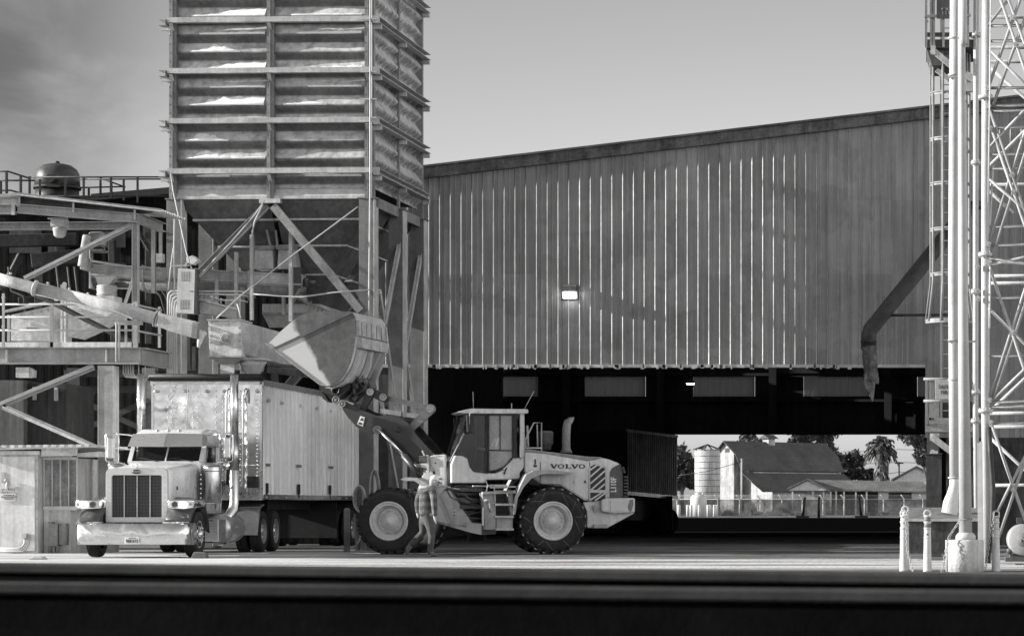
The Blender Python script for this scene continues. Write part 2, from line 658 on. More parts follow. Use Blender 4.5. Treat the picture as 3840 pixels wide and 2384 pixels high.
# rear wall, strip windows and frame, seen through the bay
RD = 104.0
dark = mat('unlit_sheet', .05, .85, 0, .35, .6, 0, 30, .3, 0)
b = MB()
zr, zt = PZ(1622, RD), 11.5
xl, xr = PX(900, RD), PX(3900, RD)
win = [(1788, 2017), (2193, 2421), (2599, 2831), (3013, 3262), (3440, 3660)]
zw0, zw1 = PZ(1486, RD), PZ(1411, RD)
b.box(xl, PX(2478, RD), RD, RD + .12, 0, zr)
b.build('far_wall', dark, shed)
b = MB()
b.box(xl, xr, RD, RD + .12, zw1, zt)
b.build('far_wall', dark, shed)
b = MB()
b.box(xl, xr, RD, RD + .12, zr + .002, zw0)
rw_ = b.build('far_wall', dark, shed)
e = xl
for (a, c) in win:
    b = MB()
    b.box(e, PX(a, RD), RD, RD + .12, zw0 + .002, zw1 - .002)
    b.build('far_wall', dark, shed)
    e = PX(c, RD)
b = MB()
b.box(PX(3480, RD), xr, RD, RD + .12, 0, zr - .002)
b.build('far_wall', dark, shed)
b = MB()
for i in range(70):
    x = xl + i * .76
    b.box(x, x + .08, RD - .04, RD - .003, zr + .05, zw0 - .1)
add_to(rw_, b, dark)
for zz in (zw0 - .12, zw1 + .12, zr + .02):
    b = MB()
    b.box(xl, xr, RD - .22, RD - .05, zz - .1, zz)
    b.build('girt', dark, shed)
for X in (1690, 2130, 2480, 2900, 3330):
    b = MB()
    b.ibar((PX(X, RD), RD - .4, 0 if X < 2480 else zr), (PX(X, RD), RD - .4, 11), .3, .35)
    b.build('column', dark, shed)
trans = mat('translucent_panel', .30, .6, 0, .6, 2.5, .1, 30, .9, 0)
tb = trans.node_tree.nodes['Principled BSDF']
tl = trans.node_tree.nodes.new('ShaderNodeBsdfTranslucent')
tl.inputs[0].default_value = (.48, .48, .48, 1)
mxs = trans.node_tree.nodes.new('ShaderNodeMixShader')
mxs.inputs[0].default_value = .85
trans.node_tree.links.new(tb.outputs[0], mxs.inputs[1])
trans.node_tree.links.new(tl.outputs[0], mxs.inputs[2])
trans.node_tree.links.new(mxs.outputs[0], trans.node_tree.nodes['Material Output'].inputs[0])
pass
for (a, c) in win:
    b = MB()
    x0, x1 = PX(a, RD) + .01, PX(c, RD) - .01
    n = 9
    for i in range(n):
        x = x0 + (x1 - x0) * i / n
        xx = x0 + (x1 - x0) * (i + 1) / n
        b.prism([(x, RD + .02, zw0), (x + .05, RD - .02, zw0), (xx - .05, RD - .02, zw0), (xx, RD + .02, zw0)], (0, 0, zw1 - zw0))
    b.build('window', trans, shed)
b = MB()
b.box(PX(3700, WD) + 3, PX(3700, WD) + 3.1, WD + .2, RD - .1, 0, 12)
b.build('side_wall', dark, shed)
b = MB()
b.box(PX(1250, WD) - .4, PX(1250, WD) - .3, WD + .2, RD - .1, 0, 9.4)
b.build('side_wall', dark, shed)
b = MB()
b.prism([(-29, RD + 6, 0), (-29, 236, 0), (-29, 236, 13), (-29, RD + 6, 13)], (-40, 0, 0))
b.build('shade_block', dark, shed)  # unseen block added to throw shade on the ground behind the shed
b = MB()
b.box(PX(1250, WD) - .4, PX(1560, WD), WD + .02, WD + .12, 0, zb)
b.build('wall_return', dark, shed)
b = MB()
# concrete foot of the wall on the right
conc = mat('stained_concrete', .055, .9, 0, .5, .8, .4, 18, .5, .2)
b = MB()
b.box(PX(3535, WD) + .1, PX(4100, WD), WD - .1, WD + .2, 0, PZ(1640, WD) - .004)
b.build('concrete_plinth', conc, shed)

# wall lamp (lit)
LD = WD - .04
lp = thing('wall_lamp', 'lit wall-pack lamp fixed to the ribbed shed wall', 'lamp', P(2138, 1120, LD))
x0, x1 = PX(2112, LD), PX(2164, LD)
b = MB()
b.prism([(x0, LD, PZ(1068, LD)), (x0, LD - .24, PZ(1074, LD)), (x0, LD - .27, PZ(1096, LD)), (x0, LD, PZ(1096, LD))], (x1 - x0, 0, 0))
b.box(x0 - .02, x1 + .02, LD - .05, LD + .01, PZ(1122, LD), PZ(1066, LD))
b.build('hood', steel_d, lp)
b = MB()
b.prism([(x0 + .02, LD - .05, PZ(1097, LD)), (x0 + .02, LD - .25, PZ(1097, LD)), (x0 + .02, LD - .20, PZ(1118, LD)), (x0 + .02, LD - .05, PZ(1119, LD))], (x1 - x0 - .04, 0, 0))
b.build('diffuser', lampm, lp)

# hanging lamp inside the bay
hl = thing('hanging_lamp', 'small lit lamp hanging in the dark bay below the ribbed wall', 'lamp', P(2589, 1437, 86))
q = P(2589, 1437, 86)
b = MB()
b.tube(q + V((0, 0, .05)), q + V((0, 0, .45)), .02)
b.lathe([(.02, .12), (.10, .10), (.15, .0)], q, (0, 0, 1), 12)
b.build('lamp_shade', steel_d, hl)
b = MB()
b.lathe([(.13, -.03), (.13, -.004)], q, (0, 0, 1), 12)
b.build('diffuser', lampm, hl)

# ------------------------------------------------------------------ dark sloping spout pipe with its torn sock
SD = 69.0
sp_ = thing('spout_pipe', 'dark diagonal spout pipe with a torn sock hanging over the bay', 'pipe', P(3263, 1500, SD))
pipem = mat('weathered_dark_pipe', .024, .6, 0, .5, 2, .3, 30, .3, .2, .14)
pts = [P(3640, 770, SD), P(3262, 1238, SD), P(3258, 1252, SD), P(3258, 1302, SD)]
b = MB()
b.path(pts, .205, 20)
b.lathe([(.225, 0), (.225, .05)], P(3258, 1283, SD), (0, 0, 1), 20)
b.build('pipe', pipem, sp_)
b = MB()
rnd = random.Random(5)
secs = []
n = 18
for i in range(15):
    t = i / 14
    Y = 1296 + t * 140
    X = 3258 + t * 12
    r = .20 - .02 * t + rnd.uniform(-.02, .02)
    secs.append([P(X, Y, SD) + V((cos(2 * pi * k / n) * r * (1 + rnd.uniform(-.1, .1)), sin(2 * pi * k / n) * r, rnd.uniform(-.05, .05) * t)) for k in range(n)])
b.loft(secs, True, False)
b.build('sleeve', mat('ragged_sleeve', .08, .9, 0, .7, 5, .8, 14, .5, 0), sp_)
b = MB()
for (pp, th) in ((((3243, 1400), (3262, 1400), (3268, 1440), (3262, 1478), (3250, 1462), (3240, 1430)), .05),
                 (((3258, 1395), (3280, 1392), (3278, 1450), (3272, 1505), (3266, 1495), (3258, 1470), (3262, 1430)), .04)):
    b.prism([P(x, y, SD - .15) + V((0, rnd.uniform(-.04, .04), 0)) for x, y in pp], (0.02, th, 0))
b.build('torn_flap', mat('ragged_flap', .15, .9, 0, .6, 6, .8, 12, .5, 0), sp_)
b = MB()
b.tube(P(3330, 1182, SD), P(3640, 1179, SD), .035)
b.tube(P(3640, 770, SD), P(3700, 770, SD + 1), .12)
b.build('stay_rod', pipem, sp_)

# dark trailer parked far back in the bay
TD = 98.5
dt = thing('trailer', 'dark ribbed trailer parked in the shadow of the bay', 'trailer', P(2445, 1925, TD))
dtm = black
b = MB()
xa, xb = PX(2352, TD), PX(2540, TD + 3.2)
za0, za1 = PZ(1612, TD), PZ(1850, TD)
b.prism([(xa, TD, PZ(1848, TD)), (xb, TD + 3.2, PZ(1865, TD + 3.2)), (xb, TD + 3.2, PZ(1636, TD + 3.2)), (xa, TD, PZ(1613, TD))], (-2.5, 1.2, 0))
b.build('cargo_box', black, dt)
b = MB()
b.prism([(xa - .3, TD + .6, .55), (xb - .2, TD + 3.3, .55), (xb - .2, TD + 3.3, PZ(1863, TD + 3.2)), (xa - .3, TD + .6, PZ(1850, TD))], (-2.0, 1.0, 0))
b.prism([(xb - .1, TD + 2.2, .15), (xb - .1, TD + 2.2, 1.5), (xb - 2.2, TD + 3.5, 1.5), (xb - 2.2, TD + 3.5, .15)], (0, .02, 0))
b.build('underbody', black, dt)
b = MB()
for i in range(24):
    t = i / 24
    x, y = xa + (xb - xa) * t, TD + 3.2 * t
    zt_, zb_ = PZ(1613 + 23 * t, y), PZ(1848 + 17 * t, y)
    b.prism([(x, y - .004, zb_), (x + .035, y - .04, zb_), (x + .06, y - .01, zb_)], (0, 0, zt_ - zb_))
b.bar((xa, TD - .05, PZ(1613, TD)), (xb, TD + 3.15, PZ(1636, TD + 3.2)), .08, .1)
b.bar((xa, TD - .05, PZ(1848, TD)), (xb, TD + 3.15, PZ(1865, TD + 3.2)), .08, .14)
b.build('side_ribs', mat('rib_metal', .34, .35, .3, .3, 3, 0, 30, .5), dt)
for (X, D) in ((2462, TD + 1.4), (2496, TD + 2.6)):
    b = MB()
    b.lathe([(.2, 0), (.45, -.02), (.5, .05), (.5, .25), (.45, .3), (.2, .28)], (PX(X, D), D, .5), (.84, -.55, 0), 20)
    b.build('wheel', webm, dt)

# ------------------------------------------------------------------ the farm yard beyond the bay
FD = 300.0


def far_xy(xc, yc): return (2300 + xc / 1.9645, 1580 + yc / 1.9645)


def FP(xc, yc, d): return P(*far_xy(xc, yc), d)


barnw = mat('old_barn_boards', .36, .85, 0, .35, .25, .2, 3, .6, 0)
barnr = mat('dark_shingle_roof', .075, .85, 0, .25, .4, .3, 3, .15, 0)
barn = thing('barn', 'old barn with bright board gable and a long dark roof with cupola', 'barn', FP(1000, 560, 320))
BD = 320.0
s_ = F / BD
th = rad(48)
ax = V((cos(th), sin(th), 0))          # along the ridge
cr = V((sin(th), -cos(th), 0))         # across, towards the camera on the right
o = FP(830, 560, BD)
o.z = 0
def bv(xc): return (xc - 830) / 1.9645 / s_ / cr.x
def bz(yc, v=0): return H - (1580 + yc / 1.9645 - YH) * (BD + cr.y * v) / F
prof = [(785, 700), (785, 205), (830, 150), (925, 248), (968, 345), (975, 385), (1120, 505), (1120, 700)]
pr = [(bv(x), bz(y, bv(x)) if y < 600 else -.2) for x, y in prof]
Ln = 17.5
vk = bv(892)
zk = bz(216, vk)
b = MB()
b.prism([o + cr * v + V((0, 0, z)) for v, z in (pr[0], pr[1], pr[2], (vk, zk), (vk, -.2))], ax * Ln)
b.build('wall', barnw, barn)
b = MB()
b.prism([o + ax * 1.6 + cr * v + V((0, 0, z)) for v, z in ((vk + .02, -.2), (vk + .02, zk), *pr[3:])], ax * (Ln - 1.7))
b.build('lean_to_wall', barnw, barn)
def roofsheet(a, c, ov=.35, th_=.12, l0=-.5):
    va, za = pr[a]; vc, zc = pr[c]
    d = V((vc - va, 0, zc - za)).normalized()
    p0 = o + cr * va + V((0, 0, za + .02)); p1 = o + cr * (vc + d.x * ov) + V((0, 0, zc + d.z * ov + .02))
    up = V((0, 0, th_))
    b.prism([p0 + ax * l0, p1 + ax * l0, p1 + ax * l0 + up, p0 + ax * l0 + up], ax * (Ln + .9))
b = MB()
roofsheet(2, 3, .1); roofsheet(3, 4, .35); roofsheet(5, 6, .5); roofsheet(2, 1, .5)
b.build('roof', barnr, barn)
b = MB()
q = o + ax * 7.5 + V((0, 0, pr[2][1]))
for i, (hw, z0, z1) in enumerate(((.55, -.3, .62),)):
    b.prism([q + ax * a * hw + cr * c * hw + V((0, 0, z0)) for a, c in ((-1, -1), (1, -1), (1, 1), (-1, 1))], (0, 0, z1 - z0))
b.build('cupola', barnw, barn)
b = MB()
b.prism([q - ax * .9 + cr * .95 + V((0, 0, .55)), q - ax * .9 + V((0, 0, 1.05)), q - ax * .9 - cr * .95 + V((0, 0, .55))], ax * 1.8)
b.build('cupola_roof', barnr, barn)
b = MB()
w0 = o + cr * .25 + V((0, 0, bz(225))) - ax * .04
b.prism([w0 + cr * a + V((0, 0, c)) for a, c in ((-.35, 0), (.35, 0), (.35, .5), (-.35, .5))], -ax * .03)
b.build('loft_window', inkm, barn)
b = MB()
b.prism([o + cr * (pr[4][0] + .05) + V((0, 0, pr[4][1] - .75)) + ax * .8, o + cr * (pr[4][0] + .05) + V((0, 0, pr[4][1] - .2)) + ax * .8,
         o + cr * (pr[4][0] + .05) + V((0, 0, pr[4][1] - .2)) + ax * 17, o + cr * (pr[4][0] + .05) + V((0, 0, pr[4][1] - .75)) + ax * 17], cr * .05)
b.build('vent_gap', inkm, barn)

# old round farm silo
fs = thing('farm_silo', 'pale round block silo with a broken roof beside the barn', 'silo', FP(692, 555, 314))
c0 = FP(692, 555, 314)
c0.z = 0
siloM = mat('silo_blocks', .42, .85, 0, .2, .5, .2, 4, .4, 0)
b = MB()
rad_ = 93 / 1.9645 * 314 / F
b.lathe([(rad_, 0), (rad_, PZ(far_xy(0, 205)[1], 314)), (rad_ - .2, PZ(far_xy(0, 205)[1], 314))], c0, (0, 0, 1), 36)
b.build('wall', siloM, fs)
b = MB()
for i in range(11):
    z = .5 + i * .74
    b.lathe([(rad_ + .02, z), (rad_ + .035, z + .03), (rad_ + .02, z + .06)], c0, (0, 0, 1), 36)
b.build('hoops', steel_d, fs)
b = MB()
zt_ = PZ(far_xy(0, 207)[1], 314); zp = PZ(far_xy(0, 168)[1], 314)
for k in range(10):
    a = 2 * pi * k / 10
    if k in (8, 9): continue
    b.bar(c0 + V((cos(a) * (rad_ + .2), sin(a) * (rad_ + .2), zt_)), c0 + V((0, 0, zp)), .12, .12)
b.add([c0 + V((0, 0, zp))] + [c0 + V((cos(a) * (rad_ + .2), sin(a) * (rad_ + .2), zt_)) for a in (2.2, 2.7, 3.2, 3.7)], [(0, 1, 2), (0, 2, 3), (0, 3, 4)])
b.build('roof', barnr, fs)

# long low building
ld = 305.0
lb = thing('low_building', 'long low building with a white open gable in front of the barn', 'building', FP(1800, 560, ld))
b = MB()
zg = PZ(far_xy(0, 507)[1], ld); zpk = PZ(far_xy(0, 430)[1], ld)
xg0, xgp, xg1 = [PX(far_xy(x, 0)[0], ld) for x in (1285, 1430, 1582)]
LD2 = 26
b.prism([(xg0, ld, zg + .12), (xgp, ld, zpk), (xg1, ld, zg - .1), (xg1 + .3, ld, zg - .02), (xgp, ld, zpk + .22), (xg0 - .3, ld, zg + .2)], (0, 9, 0))
rxe = PX(far_xy(2420, 0)[0], ld + 1)
b.prism([(xg1 - 1.2, ld + .4, zg - .02), (xgp + .2, ld + 4.6, zpk - .05), (xgp + .2, ld + 4.6, zpk + .1), (xg1 - 1.2, ld + .4, zg + .12)], (rxe - xg1, 0, -.25))
b.build('roof', mat('faded_roof_sheet', .13, .8, 0, .35, .5, .1, 4, .5, 0), lb)
b = MB()
b.prism([(xg0 + .1, ld + .25, zg), (xgp, ld + .25, zpk - .08), (xg1 - .1, ld + .25, zg)], (0, .2, 0))
xw = PX(far_xy(1950, 0)[0], ld)
b.build('gable', wpaint, lb)
b = MB()
b.box(xw, rxe, ld + 1.0, ld + 6, 0, zg - .1)
b.build('wall', wpaint, lb)
b = MB()
b.box(xg0 + 2, xg1 - .5, ld + 6, ld + 8, 0, zg)
b.build('wall', wpaint, lb)
for xc in (1318, 1470, 1548, 1600, 1640, 1698, 1785, 1865):
    b = MB()
    x = PX(far_xy(xc, 0)[0], ld)
    b.box(x - .09, x + .09, ld + .5, ld + .7, 0, zg - .1)
    b.build('porch_post', wpaint, lb)
b = MB()
b.box(PX(far_xy(1600, 0)[0], ld), xw - .01, ld + 4, ld + 4.3, 0, zg - .1)
b.build('shaded_wall', steel_d, lb)
b = MB()
b.box(PX(far_xy(2028, 0)[0], ld), PX(far_xy(2198, 0)[0], ld), ld + .95, ld + 1.05, zg - 1.2, zg - .25)
b.build('window', inkm, lb)

wb = thing('gabled_building', 'white gabled building end far off by the utility pole', 'building', FP(2235, 440, 420))
b = MB()
for (a, bb, c) in ((2066, 2235, 2400),):
    x0, xp, x1 = [PX(far_xy(x, 0)[0], 420) for x in (a, bb, c)]
    z0, zp = PZ(far_xy(0, 435)[1], 420), PZ(far_xy(0, 340)[1], 420)
    b.prism([(x0, 420, -.1), (x1, 420, -.1), (x1, 420, z0), (xp, 420, zp), (x0, 420, z0)], (0, 14, 0))
b.build('wall', wpaint, wb)
b = MB()
b.prism([(x0 - .4, 419.6, z0 - .05), (xp, 419.6, zp + .03), (x1 + .4, 419.6, z0 - .05), (x1 + .4, 419.6, z0 + .25), (xp, 419.6, zp + .35), (x0 - .4, 419.6, z0 + .25)], (0, 15, 0))
b.build('roof', barnr, wb)

# chain link fence with raked barbed-wire arms
fence = thing('chain_link_fence', 'chain link fence with slanting barbed wire arms along the far yard', 'fence', FP(1500, 695, FD))
fm = bpy.data.materials.new('chain_link')
fm.use_nodes = True
nt = fm.node_tree
bs = nt.nodes['Principled BSDF']
bs.inputs['Base Color'].default_value = (.11, .11, .11, 1)
bs.inputs['Roughness'].default_value = .6
tr = nt.nodes.new('ShaderNodeBsdfTransparent')
mx = nt.nodes.new('ShaderNodeMixShader')
ng = nt.nodes.new('ShaderNodeTexNoise'); ng.inputs['Scale'].default_value = .9; ng.inputs['Detail'].default_value = 6
tcf = nt.nodes.new('ShaderNodeTexCoord')
nt.links.new(tcf.outputs['Object'], ng.inputs['Vector'])
mrf = nt.nodes.new('ShaderNodeMapRange')
mrf.inputs['From Min'].default_value = .3; mrf.inputs['From Max'].default_value = .7
mrf.inputs['To Min'].default_value = .3; mrf.inputs['To Max'].default_value = .7
nt.links.new(ng.outputs[0], mrf.inputs[0])
nt.links.new(mrf.outputs[0], mx.inputs[0])
nt.links.new(tr.outputs[0], mx.inputs[1]); nt.links.new(bs.outputs[0], mx.inputs[2])
nt.links.new(mx.outputs[0], nt.nodes['Material Output'].inputs[0])
zt_ = PZ(far_xy(0, 572)[1], FD)
fx0, fx1 = PX(far_xy(350, 0)[0], FD), PX(far_xy(2500, 0)[0], FD)
b = MB()
b.box(fx0, fx1, FD, FD + .02, 0, zt_)
b.build('mesh_panel', fm, fence)
b = MB()
b.tube((fx0, FD - .03, zt_), (fx1, FD - .03, zt_), .04, n=6)
for k in range(3):
    b.tube((fx0, FD - .15 - .14 * k, zt_ + .17 + .16 * k), (fx1, FD - .15 - .14 * k, zt_ + .17 + .16 * k), .015, n=4)
b.build('wires', steel_l, fence)
for xc in (470, 620, 770, 930, 1083, 1242, 1392, 1545, 1700, 1850, 1990, 2142, 2280):
    b = MB()
    x = PX(far_xy(xc, 0)[0], FD)
    b.tube((x, FD - .08, 0), (x, FD - .08, zt_), .06, n=6)
    b.bar((x, FD - .08, zt_), (x - .35, FD - .5, zt_ + .5), .13, .1)
    b.build('post', galv, fence)

lf = [('white plastic liquid tank standing by bollards in front of the round silo', 'tank')]
tk = thing('storage_tank', lf[0][0], lf[0][1], FP(628, 695, 270))
c0 = FP(628, 695, 270); c0.z = 0
rr = 60 / 1.9645 * 270 / F
zt_ = PZ(far_xy(0, 560)[1], 270)
b = MB()
b.lathe([(rr, 0), (rr, zt_), (rr * .8, zt_ + .25), (.3, zt_ + .35)], c0, (0, 0, 1), 24)
b.build('shell', wpaint, tk)
b = MB()
b.lathe([(.3, zt_ + .3), (.3, zt_ + .5), (.1, zt_ + .52)], c0, (0, 0, 1), 12)
b.tube(c0 + V((.5, -.3, zt_ + .2)), c0 + V((.5, -.3, zt_ + .6)), .08)
b.build('filler_cap', steel_l, tk)
for i, xc in enumerate((483, 548, 573, 634, 699, 714, 745, 761)):
    b = MB()
    c1 = FP(xc, 695, 262 + (i % 3)); c1.z = 0
    zt_ = PZ(far_xy(0, 612)[1], 262)
    b.lathe([(.16, 0), (.16, zt_ - .08), (.10, zt_)], c1, (0, 0, 1), 10)
    o_ = b.build('bollard', wpaint)
    tag(o_, 'white bollard in the far row around the white storage tank', 'bollard', 'white bollards round the far tank')

for i, (xa, xb, lab) in enumerate(((1395, 1413, 'dark leaning timber post on the far yard edge, leftmost of the three'), (1514, 1516, 'dark upright timber post between two leaning posts on the far yard edge'), (1828, 1814, 'dark timber post leaning left, nearest the right end of the bay'))):
    b = MB()
    p0, p1 = FP(xa, 700, 240), FP(xb, 556, 240)
    p0.z = -.05
    b.tube(p0, p1, .14, .12, 8)
    if i != 1: b.box(p0.x - .6, p0.x + .6, p0.y - .4, p0.y + .4, 0, .18)
    tag(b.build('timber_post', black), lab, 'post', 'dark posts on the far yard edge')

up_ = thing('utility_pole', 'utility pole with crossarm against the sky left of the white gable', 'utility pole', FP(2105, 440, 500))
b = MB()
p0 = FP(2105, 440, 500); p0.z = 0
b.tube(p0, FP(2105, 296, 500), .2, .15, 8)
b.build('pole', black, up_)
b = MB()
b.bar(FP(2075, 306, 500), FP(2138, 306, 500), .25)
b.build('crossarm', black, up_)
up2 = thing('utility_pole', 'thin lamp pole standing in front of the dark barn wall', 'utility pole', FP(946, 560, 308))
p0 = FP(946, 560, 308); p0.z = 0
b = MB()
b.tube(p0, FP(946, 272, 308), .14, .11, 8)
b.build('pole', mat('grey_timber', .3, .8), up2)
wl = thing('power_cable', 'overhead power lines crossing the sky behind the palm', 'cable', FP(2000, 210, 500))
for y0, y1 in ((222, 205), (306, 300), (420, 372)):
    b = MB()
    b.path([FP(1690, y0, 500), FP(1900, (y0 + y1) / 2 + 6, 500), FP(2105, y1, 500), FP(2400, y1 + 8, 500)], .05, 4)
    b.build('wire', black, wl)
b = MB()
b.path([FP(480, 398, 307), FP(700, 365, 307), FP(946, 295, 307)], .035, 4)
b.build('wire', black, wl)

# trees
leafd = mat('dark_foliage', .05, .8, 0, .5, .6, 0, 30)
leafp = mat('grey_foliage', .095, .8, 0, .5, .6, 0, 30)
bark = mat('tree_bark', .09, .9, 0, .4, 2)


def crown(b, c, r, n, size, seed):
    rnd = random.Random(seed)
    cl = []
    for i in range(max(6, n // 60)):
        while True:
            q = V((rnd.uniform(-1, 1), rnd.uniform(-1, 1), rnd.uniform(-1, 1)))
            if .35 < q.length < 1: break
        cl.append((V(c) + V((q.x * r[0], q.y * r[1], q.z * r[2])), rnd.uniform(.2, .42)))
    for i in range(n):
        cc, cr_ = rnd.choice(cl)
        q = V((rnd.gauss(0, .5), rnd.gauss(0, .5), rnd.gauss(0, .4)))
        p = cc + V((q.x * r[0], q.y * r[1], q.z * r[2])) * cr_
        a = V((rnd.uniform(-1, 1), rnd.uniform(-1, 1), rnd.uniform(-1, 1))).normalized()
        e_ = a.orthogonal().normalized()
        s2 = size * rnd.uniform(.6, 1.3)
        b.add([p - a * s2, p + e_ * s2 * .4, p + a * s2, p - e_ * s2 * .4], [(0, 1, 2, 3)])


def tree(name, lab, blobs, base, d, m, n, size=.32, seed=1):
    t = thing(name, lab, 'tree', V((base.x, base.y, 0)))
    b = MB()
    top = sum(((V(c)) for c, r in blobs), V()) / len(blobs)
    b.path([V((base.x, base.y, -.1)), V((base.x, base.y, top.z * .5)), top], [.45, .35, .15], 8)
    for c, r in blobs:
        b.path([V((base.x, base.y, top.z * .45)), (V(c) + V((base.x, base.y, top.z * .5))) / 2, V(c)], [.25, .16, .06], 6)
    b.build('trunk', bark, t)
    b = MB()
    for i, (c, r) in enumerate(blobs): crown(b, c, r, n, size, seed * 31 + i)
    b.build('crown', m, t, auto=False)
    return t


def BL(xc, yc, rx_, ry_, d): return (FP(xc, yc, d), (rx_ / 1.9645 * d / F, rx_ / 1.9645 * d / F, ry_ / 1.9645 * d / F))


D = 360
tree('pine_tree', 'tall dark pine rising behind the right end of the barn roof', [BL(1400, 125, 125, 62, D), BL(1560, 190, 95, 95, D), BL(1500, 60, 140, 60, D), BL(1600, 300, 60, 85, D)], FP(1500, 500, D), D, leafd, 1900, .36, 2)
D = 350
tree('pine_tree', 'rounded dark tree between the barn roof and the near palm', [BL(1680, 320, 85, 85, D), BL(1780, 320, 70, 95, D), BL(1720, 390, 130, 45, D), BL(1870, 395, 85, 42, D)], FP(1740, 520, D), D, leafd, 1700, .36, 3)
tree('leafy_tree', 'grey leafy tree cut by the concrete pillar at the right of the bay', [BL(2200, 110, 90, 60, D), BL(2270, 200, 70, 80, D), BL(2320, 120, 100, 120, D), BL(2280, 290, 40, 40, D)], FP(2330, 520, D), D, leafp, 1700, .34, 4)
tree('leafy_tree', 'dark leafy tree left of the round silo, behind the parked trailer', [BL(500, 250, 60, 70, D), BL(560, 320, 60, 60, D), BL(480, 400, 70, 90, D), BL(560, 430, 50, 60, D)], FP(500, 560, D), D, leafd, 1700, .34, 5)
D = 380
tree('leafy_tree', 'pale treetop just showing over the barn ridge beside the cupola', [BL(1000, 150, 110, 35, D), BL(1060, 140, 60, 30, D)], FP(1010, 500, D), D, leafp, 500, .3, 6)


def palm(lab, xc, ytop, ybot, d, seed, rw):
    rnd = random.Random(seed)
    base = FP(xc, ybot, d); base.z = 0
    top = FP(xc, ytop, d)
    t = thing('palm_tree', lab, 'tree', base)
    b = MB()
    b.path([base, top], [.45, .35], 10)
    b.build('trunk', bark, t)
    for nm, m, n, lo, hi in (('crown', leafp, 170, -.5, 1.45), ('dead_skirt', mat('dead_fronds', .16, .9, 0, .5, 2), 330, -1.4, -.55)):
        b = MB()
        for i in range(n):
            a = rnd.uniform(0, 2 * pi)
            e_ = rnd.uniform(lo, hi)
            start = top - V((0, 0, 0 if nm == 'crown' else rnd.uniform(0, (top.z - base.z) * .62)))
            ln = rw * rnd.uniform(.7, 1.1) * (1 if nm == 'crown' else .58)
            dr = V((cos(a) * cos(e_), sin(a) * cos(e_), sin(e_)))
            sd = V((-sin(a), cos(a), 0))
            pts = [start + dr * ln * t_ - V((0, 0, 1)) * ln * .55 * t_ ** 2 for t_ in (0, .35, .7, 1)]
            ws = [.05, .3, .34, .03]
            for k in range(3):
                for lf_ in range(3):
                    o1 = sd * rnd.uniform(-.12, .12)
                    b.add([pts[k] - sd * ws[k] + o1, pts[k] + sd * ws[k] * rnd.uniform(-.6, .2) + o1, pts[k + 1] + sd * ws[k + 1] * rnd.uniform(-.3, 1) + o1 - V((0, 0, rnd.uniform(0, .5))), pts[k + 1] - sd * ws[k + 1] + o1], [(0, 1, 2, 3)])
        b.build(nm, m, t, auto=False)


palm('shaggy palm tree with a skirt of dead fronds above the low roof', 1973, 165, 480, 345, 11, 2.5)
palm('palm top peeking over the barn roof left of the cupola', 993, 100, 480, 400, 12, 1.6)

# weeds along the fence foot
weedm = mat('dry_weeds', .17, .9, 0, .5, 1.5)
for i, (xc, wc, hc, d, dk) in enumerate(((850, 70, 50, 285, 1), (1190, 90, 55, 280, 0), (1265, 50, 60, 286, 1), (1060, 60, 40, 290, 0), (1235, 45, 110, 297, 0), (1010, 50, 130, 298, 0), (1340, 60, 40, 288, 0), (1900, 60, 35, 285, 1), (2010, 60, 40, 285, 0))):
    b = MB()
    c1 = FP(xc, 695, d); c1.z = 0
    rnd = random.Random(i)
    w_, h_ = wc / 1.9645 * d / F, hc / 1.9645 * d / F
    for k in range(420):
        x = rnd.gauss(0, .5) * w_
        hh = h_ * rnd.uniform(.3, 1) * max(.15, 1 - (x / w_) ** 2 * .6)
        p = c1 + V((x, rnd.uniform(-.8, .8), 0))
        q = p + V((rnd.uniform(-.3, .3), rnd.uniform(-.2, .2), hh))
        e_ = V((rnd.uniform(.02, .08), 0, 0))
        b.add([p - e_, p + e_, q + V((rnd.uniform(-.1, .1), 0, 0))], [(0, 1, 2)])
    side_ = ['low dark weed clump', 'pale dry weed clump'][1 - dk]
    tag(b.build('weed_clump', [weedm, leafp][dk], auto=False), side_ + ' growing at the foot of the far fence', 'weeds', 'weeds along the far fence')
# ------------------------------------------------------------------ the storage bin on legs over the loading bay
BO = V((PX(645, 65.6), 65.6, 0))
BT = rad(-2.5)
BW, BDp = 5.2, 5.2
def bz_(Y): return H + (YH - Y) / 146.5
binr = thing('storage_bin', 'tall corrugated steel storage bin on legs above the truck loading bay', 'bin', BO, BT, local=True)
ZB, ZT = bz_(736), 16.6
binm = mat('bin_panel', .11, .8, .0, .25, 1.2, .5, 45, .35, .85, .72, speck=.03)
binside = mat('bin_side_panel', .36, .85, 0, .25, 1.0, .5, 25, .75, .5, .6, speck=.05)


def corr(z, per=.455, amp=.082, ph=0.0):
    t = ((z + ph) / per) % 1.0           # flattened wave
    t = t + .07 * sin(2 * pi * t)          # longer upper slope
    return amp * sin(2 * pi * t)


def wavy_panel(x0, x1, z0, z1, fn, nx, nz):
    b = MB()
    vs = []
    for j in range(nz + 1):
        z = z0 + (z1 - z0) * j / nz
        for i in range(nx + 1):
            x = x0 + (x1 - x0) * i / nx
            vs.append(fn(x, z))
    fs = [(j * (nx + 1) + i, j * (nx + 1) + i + 1, (j + 1) * (nx + 1) + i + 1, (j + 1) * (nx + 1) + i) for j in range(nz) for i in range(nx)]
    b.add(vs, fs, True)
    return b


from mathutils import noise as mnoise
def bulge(x, z, s):
    return mnoise.noise(V((x * .8 + s * 7, z * 1.3, s))) * .05 + mnoise.noise(V((x * 5, z * 5, s + 3))) * .003


def fringe(x, x0, x1):      # panels flatten where they are bolted to the posts
    e = min(x - x0, x1 - x)
    return min(1, .25 + e / .35)


